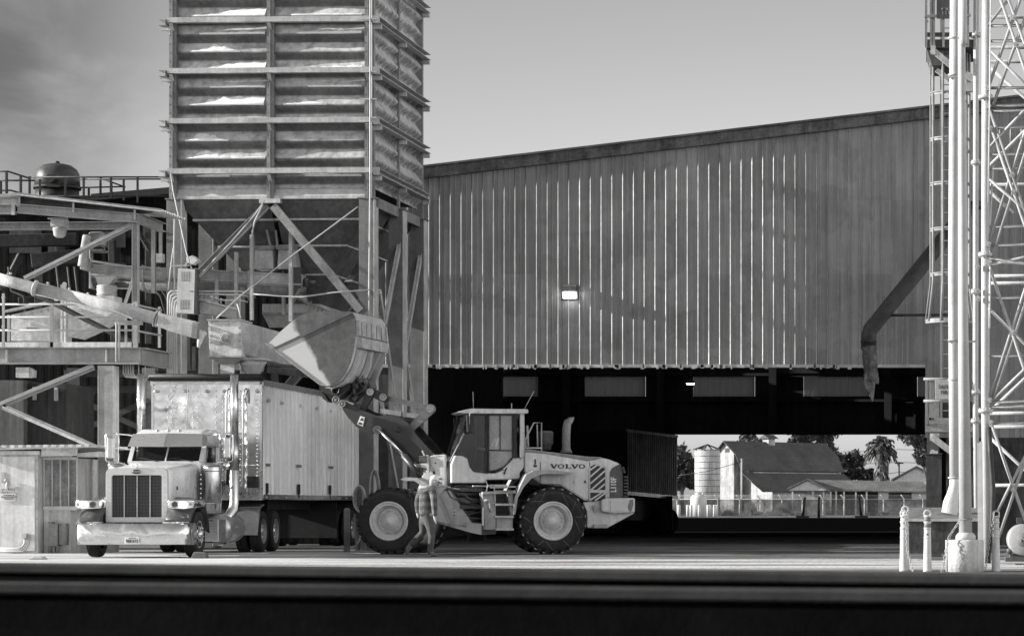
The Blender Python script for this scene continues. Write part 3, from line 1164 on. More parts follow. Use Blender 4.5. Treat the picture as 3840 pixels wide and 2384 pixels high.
zp0 = bz_(707)
for i, (a, c) in enumerate(((.10, 2.55), (2.55, BW - .05))):
    b = wavy_panel(a, c, zp0, ZT, lambda x, z, a=a, c=c, i=i: (x, .065 + corr(z, ph=.12) * -fringe(x, a, c) + bulge(x, z, i + 1) * fringe(x, a, c), z), 44, 250)
    b.build('corrugated_panel', binm, binr, auto=False)
for i, (a, c) in enumerate(((.08, 2.6), (2.6, BDp))):
    b = wavy_panel(a, c, bz_(700), ZT, lambda y, z, a=a, c=c, i=i: (BW - .06 + corr(z, ph=.12, amp=.09) + mnoise.noise(V((y * .5, z * .6, i + 9))) * .02, y, z), 40, 230)
    b.build('corrugated_panel', binside, binr, auto=False)
b = MB()
b.box(.12, BW - .2, BDp - .1, BDp, ZB + .3, ZT)
b.box(.06, .12, .2, BDp - .1, ZB + .3, ZT)
b.box(BW - .26, BW - .2, .2, BDp - .1, ZB + .3, ZT)
b.box(.15, BW - .27, .3, BDp - .15, ZT - .1, ZT - .05)
b.build('plain_panel', steel, binr)
# flat skirts below the panels
b = MB()
b.prism([(.1, .0, ZB), (.1, .10, zp0), (2.5, .10, zp0), (2.5, .0, ZB)], (0, .05, 0))
b.prism([(2.62, .0, ZB), (2.62, .10, zp0), (BW - .1, .10, zp0), (BW - .1, .0, ZB)], (0, .05, 0))
b.box(.06, BW, -.06, .10, ZB - .08, ZB - .003)
b.build('skirt', steel_l, binr)
b = MB()
b.box(BW - .02, BW + .06, .1, BDp, ZB - .28, ZB - .02)
b.build('side_sill', steel, binr)
# posts
for x in (.02, 2.55, BW - .12):
    b = MB()
    b.cbar((x + .02, -.0, ZB - .1), (x + .02, -.0, ZT), .19, .13, .02)
    b.box(x + .005, x + .03, -.115, -.066, ZB - .1, ZT)
    for k in range(34):
        z = ZB + .1 + k * .22
        b.lathe([(.018, 0), (.018, .02)], (x + .09, -.066, z), (0, -1, 0), 6)
        b.lathe([(.018, 0), (.018, .02)], (x - .06, -.066, z + .05), (0, -1, 0), 6)
    b.build('post', steel, binr)
for y in (.02, 2.6, BDp):
    b = MB()
    b.box(BW - (.02 if y < 5 else .17), BW + .045, y - .06, y + .06, ZB - .25, ZT)
    b.build('post', steel, binr)
b = MB()
b.box(-.02, .055, .0, .3, ZB - .1, ZT)
b.build('post', steel, binr)
# girts round the bin
for Y in (-302, -110, 80, 270, 457, 645):
    z = bz_(Y)
    b = MB()
    b.cbar((-.04, -.155, z), (BW + .08, -.155, z), .17, .13, .015, 1)
    b.build('girt', steel_l, binr)
    b = MB()
    b.cbar((BW + .16, -.28, z - .04), (BW + .16, BDp + .08, z - .04), .17, .16, .015, -1)
    b.box(BW + .08, BW + .25, -.3, -.285, z - .13, z + .06)
    for y in (.0, 2.6, BDp):
        b.box(BW + .0, BW + .23, y - .05, y + .05, z - .24, z - .125)
    b.build('girt', steel_l, binr)
    b = MB()
    b.cbar((-.18, -.26, z - .06), (-.18, BDp + .08, z - .06), .17, .16, .015, 1)
    b.box(-.26, .0, -.1, .0, z - .24, z - .145)
    b.prism([(-.2, -.07, z - .15), (-.02, -.07, z - .15), (-.02, -.07, z - .36)], (0, .03, 0))
    b.build('girt', steel_l, binr)
    for x in (.04, 2.57, BW - .1):
        b = MB()
        b.prism([(x - .045, -.24, z - .09), (x + .045, -.24, z - .09), (x + .045, -.07, z - .26), (x - .045, -.07, z - .26)], (0, .03, 0))
        b.build('girt_bracket', steel_l, binr)
# caked white dust, shaped and whitened as patches of grazing sun on the corrugations
cakem = mat('sun_white_dust', .78, .95, 0, .12, 8, 1.0, 35, 0, 0)
rnd = random.Random(4)
def crest(n): return (n + .25) * .455 - .12
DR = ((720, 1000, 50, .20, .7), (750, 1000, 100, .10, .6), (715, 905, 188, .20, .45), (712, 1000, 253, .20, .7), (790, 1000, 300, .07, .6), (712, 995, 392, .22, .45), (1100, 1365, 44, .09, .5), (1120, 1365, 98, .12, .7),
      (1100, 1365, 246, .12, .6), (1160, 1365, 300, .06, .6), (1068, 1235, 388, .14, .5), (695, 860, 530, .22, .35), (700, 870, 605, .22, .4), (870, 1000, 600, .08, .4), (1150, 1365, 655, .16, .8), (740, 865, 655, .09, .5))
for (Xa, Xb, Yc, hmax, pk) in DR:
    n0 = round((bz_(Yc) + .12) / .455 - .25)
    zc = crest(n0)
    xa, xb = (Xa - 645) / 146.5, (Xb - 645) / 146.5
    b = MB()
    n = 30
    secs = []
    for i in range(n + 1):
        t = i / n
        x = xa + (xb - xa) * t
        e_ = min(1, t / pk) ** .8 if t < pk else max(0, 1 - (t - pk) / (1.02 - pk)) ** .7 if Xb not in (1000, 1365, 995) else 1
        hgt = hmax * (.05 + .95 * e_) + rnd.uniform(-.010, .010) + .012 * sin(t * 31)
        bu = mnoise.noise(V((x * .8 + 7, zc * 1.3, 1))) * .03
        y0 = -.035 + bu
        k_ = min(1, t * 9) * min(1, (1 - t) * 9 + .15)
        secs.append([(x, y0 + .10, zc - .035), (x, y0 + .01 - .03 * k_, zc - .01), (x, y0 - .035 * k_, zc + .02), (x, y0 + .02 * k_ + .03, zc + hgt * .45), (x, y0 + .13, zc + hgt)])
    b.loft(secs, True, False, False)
    b.build('sunlit_dust_drift', cakem, binr)
# hoppers
hopm = mat('hopper_plate', .09, .62, .15, .4, .9, .1, 30, .25, .1)
def frust(top, zt, bot, zb_):
    a = [(top[0], top[2], zt), (top[1], top[2], zt), (top[1], top[3], zt), (top[0], top[3], zt)]
    c = [(bot[0], bot[2], zb_), (bot[1], bot[2], zb_), (bot[1], bot[3], zb_), (bot[0], bot[3], zb_)]
    return a, c
def lerp4(t4, zt, b4, zb_, z):
    k = (zt - z) / (zt - zb_)
    return [t4[i] + (b4[i] - t4[i]) * k for i in range(4)]
for (t4, b4, zb_) in (((.10, 2.52, .03, 2.56), (1.62, 2.50, 1.4, 2.2), 7.02), ((2.63, 5.12, .03, 2.56), (2.72, 3.30, 1.6, 2.2), 6.25),
                      ((.10, 2.52, 2.66, 5.1), (1.62, 2.50, 3.1, 4.2), 7.02), ((2.63, 5.12, 2.66, 5.1), (2.72, 3.30, 3.1, 4.2), 6.25)):
    a, c = frust(t4, ZB - .085, b4, zb_)
    b = MB()
    b.loft([c, a], False)
    b.build('hopper', hopm, binr)
    b = MB()
    for z in (8.44, 7.80, 7.09):
        if z < zb_ + .02: continue
        q = lerp4(t4, ZB - .085, b4, zb_, z)
        q2 = lerp4(t4, ZB - .085, b4, zb_, z + .07)
        o1 = .07
        lo = [(q[0] - o1, q[2] - o1, z), (q[1] + o1 * .4, q[2] - o1, z), (q[1] + o1 * .4, q[3] + o1 * .4, z), (q[0] - o1, q[3] + o1 * .4, z)]
        up_ = [(x, y, z + .05) for x, y, _ in lo]
        b.loft([lo, up_], False)
    b.build('hopper_flange', steel_l, binr)
# legs
colm = mat('leg_steel', .125, .7, 0, .25, 2.5, .3, 50, .2, .1)
def leg(x, y, top, w_=.40, d_=.40):
    b = MB()
    b.box(x - w_ / 2, x + w_ / 2 - .025, y - d_ / 2, y + d_ / 2, .051, top)
    b.box(x - w_ / 2 - .03, x + w_ / 2 + .03, y - d_ / 2 - .03, y + d_ / 2 + .03, top + .002, top + .035)
    b.box(x - w_ / 2 - .08, x + w_ / 2 + .08, y - d_ / 2 - .08, y + d_ / 2 + .08, .004, .05)
    lg_ = b.build('leg', colm, binr)
    b = MB()
    b.box(x + w_ / 2 - .024, x + w_ / 2, y - d_ / 2 - .012, y + d_ / 2 + .012, .051, top)
    b.build('flange', steel_l, lg_)  # right face in paler steel, its lit tone put into the colour
    return lg_
zl = bz_(749)
for x in (.08, BW - .14):
    leg(x, .12, zl)
    leg(x + (.12 if x > 1 else 0), 2.65, zl)
    leg(x + (.12 if x > 1 else 0), 5.0, zl)
# front diagonal braces from under the middle post
apex = (2.56, -.04, bz_(760))
for q in ((.22, -.04, bz_(1100)), (BW - .3, -.04, bz_(1168))):
    b = MB()
    d_ = (V(q) - V(apex)).normalized() * .12
    b.cbar(V(apex) + d_, q, .12, .20, .025, 1)
    b.build('brace', steel, binr)
b = MB()
b.box(2.30, 2.84, -.14, .06, bz_(764), bz_(748))
b.box(2.43, 2.68, -.07, .05, bz_(747), ZB - .09)
b.build('gusset', steel_l, binr)
# slim angles between the right legs
for (y0, z0, y1, z1) in ((2.9, 8.6, .5, 5.2), (.4, 6.6, 2.5, 3.0), (5.0, 8.2, 2.9, 5.0), (2.8, 5.6, 4.9, 2.4), (.5, 3.9, 2.5, 1.2)):
    b = MB()
    b.bar((BW + .10, y0, z0), (BW + .10, y1, z1), .02, .13)
    b.bar((BW + .06, y0, z0 + .06), (BW + .06, y1, z1 + .06), .1, .02)
    b.build('brace', steel_l, binr)
b = MB()
for (z0) in (3.55, 3.2):
    b.bar((BW + .1, .4, z0), (BW + .1, 5.0, z0), .05, .12)
b.build('tie_rail', caked, binr)
# inclined brace behind (dark) between legs
for p, q in (((4.05, 3.0, 6.9), (BW - .1, 3.0, 5.2)), ((3.7, 5.0, 6.8), (1.0, 5.0, 3.8)), ((.3, 2.7, 8.3), (-.2, 2.7, 6.6))):
    b = MB()
    b.cbar(p, q, .12, .24, .02, 1)
    b.build('brace', colm, binr)
# hangers that carry the conveyors
def bl(X, Y, yl):          # local point on the plane yl behind the bin front from photo pixels
    d = BO.y + yl
    w_ = P(X, Y, d) - BO
    return V((w_.x * cos(BT) + w_.y * sin(BT), -w_.x * sin(BT) + w_.y * cos(BT), w_.z))
for (X, Y0, Y1, yl, wd) in ((942, 880, 1200, .0, .075), (1089, 870, 1205, .0, .085), (884, 945, 1195, .1, .07), (811, 1045, 1200, .1, .065), (1062, 1000, 1180, .8, .07)):
    b = MB()
    b.bar(bl(X, Y0, yl), bl(X, Y1, yl), wd, .02)
    b.bar(bl(X, Y0, yl) + V((wd / 2 - .01, .06, 0)), bl(X, Y1, yl) + V((wd / 2 - .01, .06, 0)), .02, .1)
    b.build('hanger', steel_l, binr)
# outlet gates
for X in (990, 1078):
    b = MB()
    c = bl(X, 968, .45)
    b.prism([c + V((-.24, 0, .25)), c + V((.22, 0, .25)), c + V((.24, 0, -.28)), c + V((-.27, 0, -.28))], (0, .9, 0))
    b.build('outlet_gate', steel_l, binr, bevel=.015)
    b = MB()
    b.box(c.x - .28, c.x + .28, c.y - .08, c.y - .003, c.z + .22, c.z + .32)
    b.bar(c + V((-.23, -.06, .25)), c + V((-.28, -.1, .72)), .05, .05)
    b.bar(c + V((.2, -.06, .25)), c + V((.1, -.1, .72)), .05, .05)
    b.build('gate_track', steel, binr)
# ladder-like conduit and bolts down the right front post
b = MB()
b.path([P(1388, -60, 65.05), P(1388, 700, 65.05), P(1384, 1100, 65.05), P(1386, 1205, 65.05)], .022, 8)
b.path([P(1394, -60, 65.1), P(1394, 740, 65.1)], .016, 6)
for Y in (72, 270, 372, 442):
    b.bar(P(1352, Y, 65.06), P(1412, Y, 65.06), .05, .03)
tag(b.build('conduit', galv), 'thin pale conduit running down the right front post of the bin', 'conduit')
# slack ropes and cable stays in front of the hoppers
for (pts, r, lab) in (([P(992, 752, 65.2), P(960, 800, 65.2), P(870, 905, 65), P(738, 1043, 64.4)], .018, 'steel stay cable from the bin middle post down to the electrical cabinet'),
                    ([P(1342, 775, 65.1), P(1290, 815, 65.1), P(1100, 955, 64.6), P(900, 1110, 63.6), P(812, 1192, 62.6)], .018, 'long stay cable from the right bin leg to the discharge box'),
                    ([P(640, 650, 65), P(650, 720, 65), P(700, 950, 64.4), P(719, 1008, 64)], .016, 'thin cable from the left bin corner down to the electrical cabinet'),
                    ([P(950, 1103, 65.2), P(1085, 1112, 65.2), P(1130, 1114, 65.1), P(1250, 1097, 65), P(1385, 1086, 64.9)], .022, 'sagging hand rope strung across under the hoppers'),
                    ([P(985, 768, 65.1), P(955, 830, 65.1), P(945, 880, 65.1)], .02, 'short loop of cable below the bin middle post')):
    b = MB()
    b.path(pts, r, 6)
    tag(b.build('stay_cable', galv), lab, 'cable')
# ------------------------------------------------------------------ processing plant on the left
# rear building with corrugated wall and its roof walk
RB = 74.5
rb = thing('corrugated_building', 'dark corrugated building standing behind the plant on the left', 'building', P(300, 1900, RB))
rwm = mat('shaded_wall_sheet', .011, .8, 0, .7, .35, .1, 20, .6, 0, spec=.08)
b = MB()
n = 0
x = PX(-200, RB)
vs = []
while x < PX(1560, RB):
    for dx, dy in ((0, 0), (.10, 0), (.13, .004), (.22, .004), (.25, 0)):
        X = CX + (x + dx) * F / RB
        top = PZ(732 - max(0, (X - 341)) * .085, RB) if X > 341 else PZ(735, RB)
        vs += [(x + dx, RB - dy, 0), (x + dx, RB - dy, top)]
    x += .26
k = len(vs) // 2
b.add(vs, [(2 * i, 2 * i + 2, 2 * i + 3, 2 * i + 1) for i in range(k - 1)])
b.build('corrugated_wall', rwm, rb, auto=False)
b = MB()
b.prism([P(341, 727, RB - .3), P(1500, 628, RB - .3), P(1500, 655, RB - .3), P(341, 752, RB - .3)], (0, .25, 0))
b.prism([P(-200, 733, RB - .3), P(340, 733, RB - .3), P(340, 752, RB - .3), P(-200, 752, RB - .3)], (0, .25, 0))
b.build('roof_edge', black, rb)
for (X, Y, wd, hh) in ((100, 905, 120, 90), (430, 900, 90, 60), (560, 880, 40, 100), (215, 930, 60, 50)):
    b = MB()
    b.box(PX(X - wd / 2, RB), PX(X + wd / 2, RB), RB - .12, RB - .06, PZ(Y + hh / 2, RB), PZ(Y - hh / 2, RB))
    b.build('patch_panel', (mat('patched_sheet', .04, .8, 0, .5, 1, .1, 20, .5) if 'patched_sheet' not in bpy.data.materials else bpy.data.materials['patched_sheet']), rb)

def railing(name, lab, rails, posts, d, r=.03, m=black, group=None, dpost=None):
    t = thing(name, lab, 'railing', P(posts[0][0], posts[0][2], d), 0, group)
    for pts in rails:
        b = MB()
        b.path([P(p[0], p[1], p[2] if len(p) > 2 else d) for p in pts], r, 8)
        b.build('rail', m, t)
    for p in posts:
        b = MB()
        dd = p[3] if len(p) > 3 else d
        b.bar(P(p[0], p[1], dd), P(p[0], p[2], dd), r * 2.4, r * 2.4)
        b.build('post', m, t)
    return t


railing('roof_railing', 'dark railing of the roof walk beside the domed fan', [[(108, 664), (640, 664)], [(300, 672), (640, 672)], [(0, 736), (640, 736)]],
        [(111, 662, 740), (150, 672, 735), (245, 668, 740), (314, 664, 742), (416, 664, 745), (516, 664, 760)], 71.5, .022)
railing('roof_railing', 'dark sloping stair railing at the left edge of the roof', [[(-20, 643), (30, 643), (108, 668)], [(-20, 677), (130, 677)], [(-20, 716), (40, 714), (90, 728)]],
        [(25, 643, 728), (78, 658, 728), (3, 677, 728)], 70.5, .024)
railing('roof_railing', 'dark short stair railing right of the domed fan', [[(376, 668), (470, 702)], [(300, 704), (465, 700)]],
        [(377, 664, 742), (418, 684, 742), (464, 672, 752), (333, 704, 735)], 72.6, .022)
dome = thing('fan_housing', 'dark domed fan housing on the roof at upper left', 'fan', P(215, 735, 73))
q = P(215, 700, 73)
dm = mat('dark_dome', .05, .45, .2, .5, 1.2, .1, 20, .2, .1)
b = MB()
R_ = 82 * 73 / F
hh = (700 - 614) * 73 / F
b.lathe([(R_, -.05), (R_, hh * .35), (R_ * .97, hh * .55), (R_ * .86, hh * .75), (R_ * .62, hh * .92), (R_ * .3, hh * .99), (0, hh)], q, (0, 0, 1), 32)
b.build('dome', dm, dome)
b = MB()
b.lathe([(R_ * 1.05, -.30), (R_ * 1.05, -.22), (R_ * .95, -.22)], q + V((0, 0, .22)), (0, 0, 1), 32)
b.lathe([(R_ * .96, -.5), (R_ * .96, -.1)], q, (0, 0, 1), 32)
b.build('base_ring', black, dome)
b = MB()
b.lathe([(.05, 0), (.07, .03), (.07, .06), (.02, .09)], q + V((0, 0, hh - .01)), (0, 0, 1), 10)
b.build('lifting_eye', black, dome)
b = MB()
b.lathe([(.12, 0), (.12, .2)], q + V((.1, -R_ - .1, .12)), (0, -1, 0), 12)
b.box(q.x - .05, q.x + .3, q.y - R_ - .12, q.y - R_, q.z - .1, q.z + .1)
b.build('inspection_port', black, dome)

# canopy: sheet roof on purlins and beams
CD = 62.0
can = thing('canopy', 'steel framed canopy with a corrugated sheet roof at left', 'canopy', P(300, 1360, CD))
b = MB()
def sheet(p0, p1, depth, per=.2, amp=.03, th_=.01):
    p0, p1 = V(p0), V(p1)
    n = int(depth / per)
    vs = []
    for i in range(n * 4 + 1):
        y = depth * i / (n * 4)
        dz = (amp, 0, -amp, 0)[i % 4]
        vs += [p0 + V((0, y, dz)), p1 + V((0, y, dz))]
    k = len(vs) // 2
    return vs, [(2 * i, 2 * i + 1, 2 * i + 3, 2 * i + 2) for i in range(k - 1)]
v_, f_ = sheet(P(70, 727, CD - .3), P(606, 788, CD - .3), 2.0)
b.add(v_, f_)
v_, f_ = sheet(P(70, 727, CD - .3), P(-120, 742, CD - .3), 2.0)
b.add(v_, f_)
b.prism([P(72, 729, CD - .31), P(606, 790, CD - .31), P(606, 793, CD - .31), P(72, 732, CD - .31)], (0, .03, 0))
b.build('roof', caked, can, auto=False)
beamm = mat('beam_steel', .29, .75, 0, .2, 2, .3, 45, .15, .5, .6)
for i, (a, c) in enumerate((((66, 782), (520, 819)), ((-120, 786), (58, 786)))):
    b = MB()
    b.ibar(P(*a, CD), P(*c, CD), .2, .22, .022)
    b.build('beam', beamm, can)
b = MB()
b.ibar(P(522, 819, CD + .02), P(522, 822, CD) + V((.0, 1.9, 0)), .18, .22, .022)
b.build('beam', beamm, can)
b = MB()
b.prism([P(76, 733, CD + .1), P(600, 789, CD + .1), P(520, 806, CD + .1), P(76, 764, CD + .1)], (0, .04, 0))
b.build('fascia', steel_d, can)
for X in (72, 275, 505):
    b = MB()
    y0 = 735 + (X - 72) * .115
    b.bar(P(X, y0 + 20, CD - .08), P(X, y0 + 20, CD + 1.8), .05, .24)
    b.build('purlin', steel_l, can)
b = MB()
b.box(PX(50, CD), PX(62, CD), CD - .14, CD - .11, PZ(808, CD), PZ(752, CD))
b.build('splice_plate', steel_l, can)
b = MB()
b.ibar(P(509, 838, CD), P(509, 1285, CD), .13, .15, .015, True)
b.build('post', beamm, can)
for (a, c, w_) in (((492, 846), (92, 1046), .14), ((505, 1030), (468, 1140), .08), ((100, 1085), (488, 1282), .13), ((-30, 1085), (45, 1062), .1)):
    b = MB()
    b.bar(P(*a, CD + .05), P(*c, CD + .05), .03, w_)
    b.bar(P(*a, CD + .02), P(*c, CD + .02), .08, .02)
    b.build('brace', beamm if a[1] < 1040 else steel_d, can)
b = MB()
b.ibar(P(-120, 850, 65.5), P(500, 846, 65.5), .2, .2, .02)
b.ibar(P(576, 842, 64.6), P(576, 1100, 64.6), .1, .1, .012)
b.ibar(P(603, 850, 65.2), P(603, 960, 65.2), .08, .08, .012)
b.build('inner_beam', steel, can)

fl_ = thing('pendant_lamp', 'dusty bell lamp hanging under the canopy beam', 'lamp', P(224, 890, 63))
q = P(224, 822, 63)
b = MB()
b.box(q.x - .18, q.x + .18, q.y - .15, q.y + .15, q.z - .2, q.z)
b.box(q.x - .3, q.x + .2, q.y - .03, q.y + .03, q.z, q.z + .04)
b.build('ballast_box', caked, fl_, bevel=.02)
b = MB()
b.lathe([(.15, 0), (.17, -.03), (.165, -.06), (.14, -.2), (.08, -.25)], q + V((0, 0, -.205)), (0, 0, 1), 20)
b.build('lamp_shade', steel_l, fl_)

# motor with belt guard on the upper screw conveyor
scv = thing('screw_conveyor', 'upper screw conveyor trough running right below the bin hoppers', 'conveyor', P(360, 1060, 66))
b = MB()
SC0, SC1 = P(352, 1030, 66.3), P(1140, 1068, 66.35)
b.path([SC0 + V((0, 0, -.08)), SC1 + V((0, 0, -.06))], .26, 20)
b.build('trough', steel, scv)
b = MB()
dx = (SC1 - SC0)
b.prism([SC0 + V((0, -.27, -.08)), SC0 + V((0, -.27, .22)), SC0 + V((0, .27, .22)), SC0 + V((0, .27, -.08))], dx)
b.prism([SC0 + V((0, -.32, .22)), SC0 + V((0, -.32, .25)), SC0 + V((0, .32, .25)), SC0 + V((0, .32, .22))], dx)
for t in (0, .25, .5, .75, .995):
    c = SC0 + dx * t
    b.box(c.x - .02, c.x + .02, c.y - .34, c.y + .34, c.z - .38, c.z + .28)
b.bar(SC0 + V((0, -.33, -.02)), SC1 + V((0, -.33, -.02)), .05, .04)
b.build('cover', steel_l, scv)
b = MB()
b.box(PX(1112, 66.6), PX(1148, 66.6), 66.0, 66.7, PZ(1112, 66.6), PZ(1010, 66.6))
b.lathe([(.06, 0), (.06, .25)], P(1148, 1060, 66.3), (1, 0, 0), 10)
b.lathe([(.12, 0), (.12, .08)], P(1145, 1060, 66.3), (1, 0, 0), 12)
b.build('end_plate', steel_d, scv)
b = MB()
c = P(402, 1041, 65.9)
b.prism([c + V((-.25, -.2, .02)), c + V((.28, -.2, .02)), c + V((.08, -.12, -.2)), c + V((-.2, -.12, -.2))], (0, .4, 0))
b.build('discharge_chute', steel_l, scv)
b = MB()
c = P(401, 1070, 65.9)
rnd = random.Random(3)
b.lathe([(.24 + .02 * (i % 2) + rnd.uniform(-.01, .01), -i * .033) for i in range(9)] + [(.16, -.34)], c, (0, 0, 1), 20)
b.build('canvas_sleeve', mat('dusty_canvas', .40, .9, 0, .2, 6, .6, 25), scv)
mo = thing('drive_motor', 'round electric motor with tall slanted belt guard on the upper conveyor', 'motor', P(330, 1010, 65.6))
b = MB()
a0, a1 = P(327, 885, 65.5), P(307, 1000, 65.5)
b.path([a0 + V((0, 0, .02)), a1], .11, 16)
b.prism([P(312, 880, 65.5), P(333, 878, 65.5), P(318, 1010, 65.5), P(298, 1010, 65.5)], (0, .5, 0))
b.build('belt_guard', steel_l, mo, bevel=.03)
b = MB()
q = P(336, 900, 65.8)
b.lathe([(.1, 0), (.19, .02), (.19, .34), (.15, .4), (.05, .42)], q, (1, 0, .05), 20)
for k in range(10):
    b.lathe([(.205, .05 + k * .028), (.205, .062 + k * .028)], q, (1, 0, .05), 20)
b.build('motor_body', steel_l, mo)
b = MB()
b.box(PX(338, 65.8), PX(395, 65.8), 65.5, 66.1, PZ(945, 65.8), PZ(938, 65.8))
b.bar(P(345, 945, 65.7), P(345, 1005, 65.7), .05); b.bar(P(390, 925, 65.7), P(394, 946, 65.7), .03)
b.path([P(338, 935, 65.4), P(338, 965, 65.4), P(345, 978, 65.4), P(500, 1003, 65.4), P(600, 1013, 65.4)], .025, 6)
b.build('motor_frame', steel, mo)
jb = MB()
jb.box(PX(582, 65), PX(614, 65), 64.9, 65.1, PZ(985, 65), PZ(952, 65))
tag(jb.build('junction_box', steel_l, bevel=.01), 'small dusty junction box beside the left bin leg', 'junction box')

# big dusty machine casings on the platform
mc = thing('machine_casing', 'dust-coated machine casing with a small name plate on the platform', 'machine', P(130, 1275, 64))
b = MB()
b.prism([P(42, 1180, 63.6), P(195, 1146, 63.6), P(195, 1278, 63.6), P(42, 1278, 63.6)], (0, 1.5, 0))
b.build('casing', caked, mc, bevel=.01)
b = MB()
b.bar(P(20, 1168, 63.5), P(200, 1130, 63.5), .2, .05)
b.bar(P(33, 1180, 63.5), P(33, 1280, 63.5), .06, .08)
for X in (60, 80, 120, 155, 180):
    b.lathe([(.035, 0), (.02, .03)], P(X, 1190 - (X - 42) * .2, 63.6), (0, -1, 0), 8)
b.build('frame', steel_l, mc)
b = MB()
b.box(PX(97, 63.58), PX(143, 63.58), 63.57, 63.6, PZ(1244, 63.58), PZ(1223, 63.58))
b.build('name_plate', signw, mc)
text('RM&M', .095, inkg, mc, P(120, 1233, 63.56), name='lettering')
mc2 = thing('machine_casing', 'dust-coated machine casing with a sloping top under the auger pipe', 'machine', P(320, 1262, 64))
b = MB()
b.prism([P(252, 1128, 63.7), P(385, 1105, 63.7), P(428, 1172, 63.7), P(330, 1228, 63.7), P(254, 1262, 63.7)], (0, 1.3, 0))
b.build('casing', caked, mc2, bevel=.01)
b = MB()
for X in (232, 244):
    b.bar(P(X, 1105, 63.4), P(X, 1285, 63.4), .05, .06)
b.bar(P(205, 1125, 63.4), P(290, 1115, 63.4), .06, .05)
b.lathe([(.05, 0), (.05, .05)], P(303, 1164, 63.7), (0, -1, 0), 10)
b.build('frame', caked, mc2)
b = MB()
b.box(PX(232, 63.5), PX(250, 63.5), 63.4, 63.5, PZ(1104, 63.5), PZ(1068, 63.5))
b.lathe([(.055, 0), (.055, .04)], P(243, 1066, 63.45), (0, -1, 0), 12)
b.build('lifting_lug', steel_l, mc2)
b = MB()
b.box(PX(380, 63.6), PX(440, 63.6), 63.4, 64, PZ(1150, 63.6), PZ(1112, 63.6))
b.build('hatch', steel_l, mc2, bevel=.02)

# inclined auger pipe across the front
au = thing('auger_pipe', 'long inclined auger pipe coated in dust crossing the front of the plant', 'pipe', P(582, 1195, 60))
b = MB()
b.path([P(-60, 1030, 60.5), P(128, 1080, 60.3)], .135, 20)
b.build('pipe', caked, au)
b = MB()
b.path([P(128, 1080, 60.3), P(420, 1149, 60.1), P(584, 1194, 60)], .148, 20)
b.build('pipe', steel_l, au)
for (X, Y) in ((129, 1080), (582, 1194), (592, 1197)):
    b = MB()
    b.lathe([(.19, 0), (.19, .03)], P(X, Y, 60.1), (.96, 0, -.27), 20)
    b.build('collar', steel_l, au)
b = MB()
b.bar(P(425, 1164, 60), P(500, 1195, 60), .12, .05)
for X in (40, 180, 260, 330, 500):
    b.lathe([(.03, 0), (.03, .05)], P(X, 1043 + (X - 0) * .26 - 24, 60.2), (0, 0, 1), 6)
b.build('saddle', steel_l, au)
b = MB()
b.prism([P(594, 1172, 59.9), P(735, 1205, 59.9), P(727, 1268, 59.9), P(640, 1243, 59.9), P(586, 1222, 59.9)], (0, .3, 0))
b.build('outlet_head', steel_l, au, bevel=.01)
b = MB()
b.prism([P(722, 1206, 59.85), P(742, 1212, 59.85), P(738, 1270, 59.85), P(716, 1264, 59.85)], (0, .4, 0))
b.build('end_flange', steel, au)
b = MB()
b.path([P(748, 1238, 60), P(756, 1255, 60), P(748, 1285, 60), P(744, 1303, 60)], [.05, .09, .06, .03], 10)
b.path([P(762, 1240, 60), P(768, 1250, 60), P(758, 1268, 60)], [.03, .06, .03], 8)
b.build('torn_sleeve', caked, au)
b = MB()
for X in (437, 447):
    b.tube(P(X, 1210, 60), P(X, 1355, 60.9), .025, n=8)
b.box(PX(415, 60), PX(512, 60), 60.3, 60.5, PZ(1213, 60), PZ(1198, 60))
b.build('support', galv, au)

# platform with railing on the column
PD = 61.6
pf = thing('platform', 'steel working platform with deep beam and railing posts at left', 'platform', P(400, 1360, PD))
b = MB()
b.ibar(P(-120, 1334, PD), P(528, 1334, PD), .25, .40, .03)
b.build('beam', beamm, pf)
b = MB()
b.ibar(P(530, 1334, PD + .05), P(530, 1334, PD) + V((0.05, 2.0, 0)), .22, .40, .03)
b.build('beam', beamm, pf)
b = MB()
for X in (30, 403, 28):
    b.box(PX(X - 2, PD), PX(X + 2, PD), PD - .12, PD - .02, PZ(1357, PD), PZ(1310, PD))
b.box(PX(-120, PD), PX(500, PD), PD - .15, PD - .13, PZ(1303, PD), PZ(1284, PD))
b.box(PX(-120, PD), PX(525, PD), PD + .13, PD + 2, PZ(1306, PD), PZ(1303, PD))
b.build('toe_board', caked, pf)
for Y in (1141, 1189, 1238):
    b = MB()
    b.path([P(-60, Y, PD - .1), P(508, Y, PD - .1), P(512, Y + 2, PD), P(514, Y, PD) + V((.02, 1.9, 0))], .024, 8)
    b.build('rail', galv, pf)
for (X, Y0, dd, w_) in ((195, 1138, 0, .07), (508, 1132, 0, .11), (598, 1150, 1.9, .06), (13, 1100, -.15, .05), (472, 1190, .3, .05)):
    b = MB()
    b.bar(P(X, Y0, PD - .12 + dd), P(X, 1303, PD - .12 + dd), w_, .06)
    if w_ == .05 and X < 100:
        for Y in (1115, 1225): b.ball(P(X, Y, PD - .15), .045, 10)
    b.build('post', steel_l, pf)
b = MB()
b.box(PX(375, PD), PX(428, PD), PD - .1, PD + .3, 0, PZ(1371, PD))
pc_ = b.build('column', beamm, pf)
b = MB()
b.box(PX(428, PD) + .002, PX(431, PD), PD - .115, PD + .315, .002, PZ(1372, PD))
b.box(PX(372, PD), PX(375, PD) - .002, PD - .115, PD + .315, .002, PZ(1372, PD))
b.build('flange', steel_l, pc_)  # side faces paler than the column, their lit tone painted in
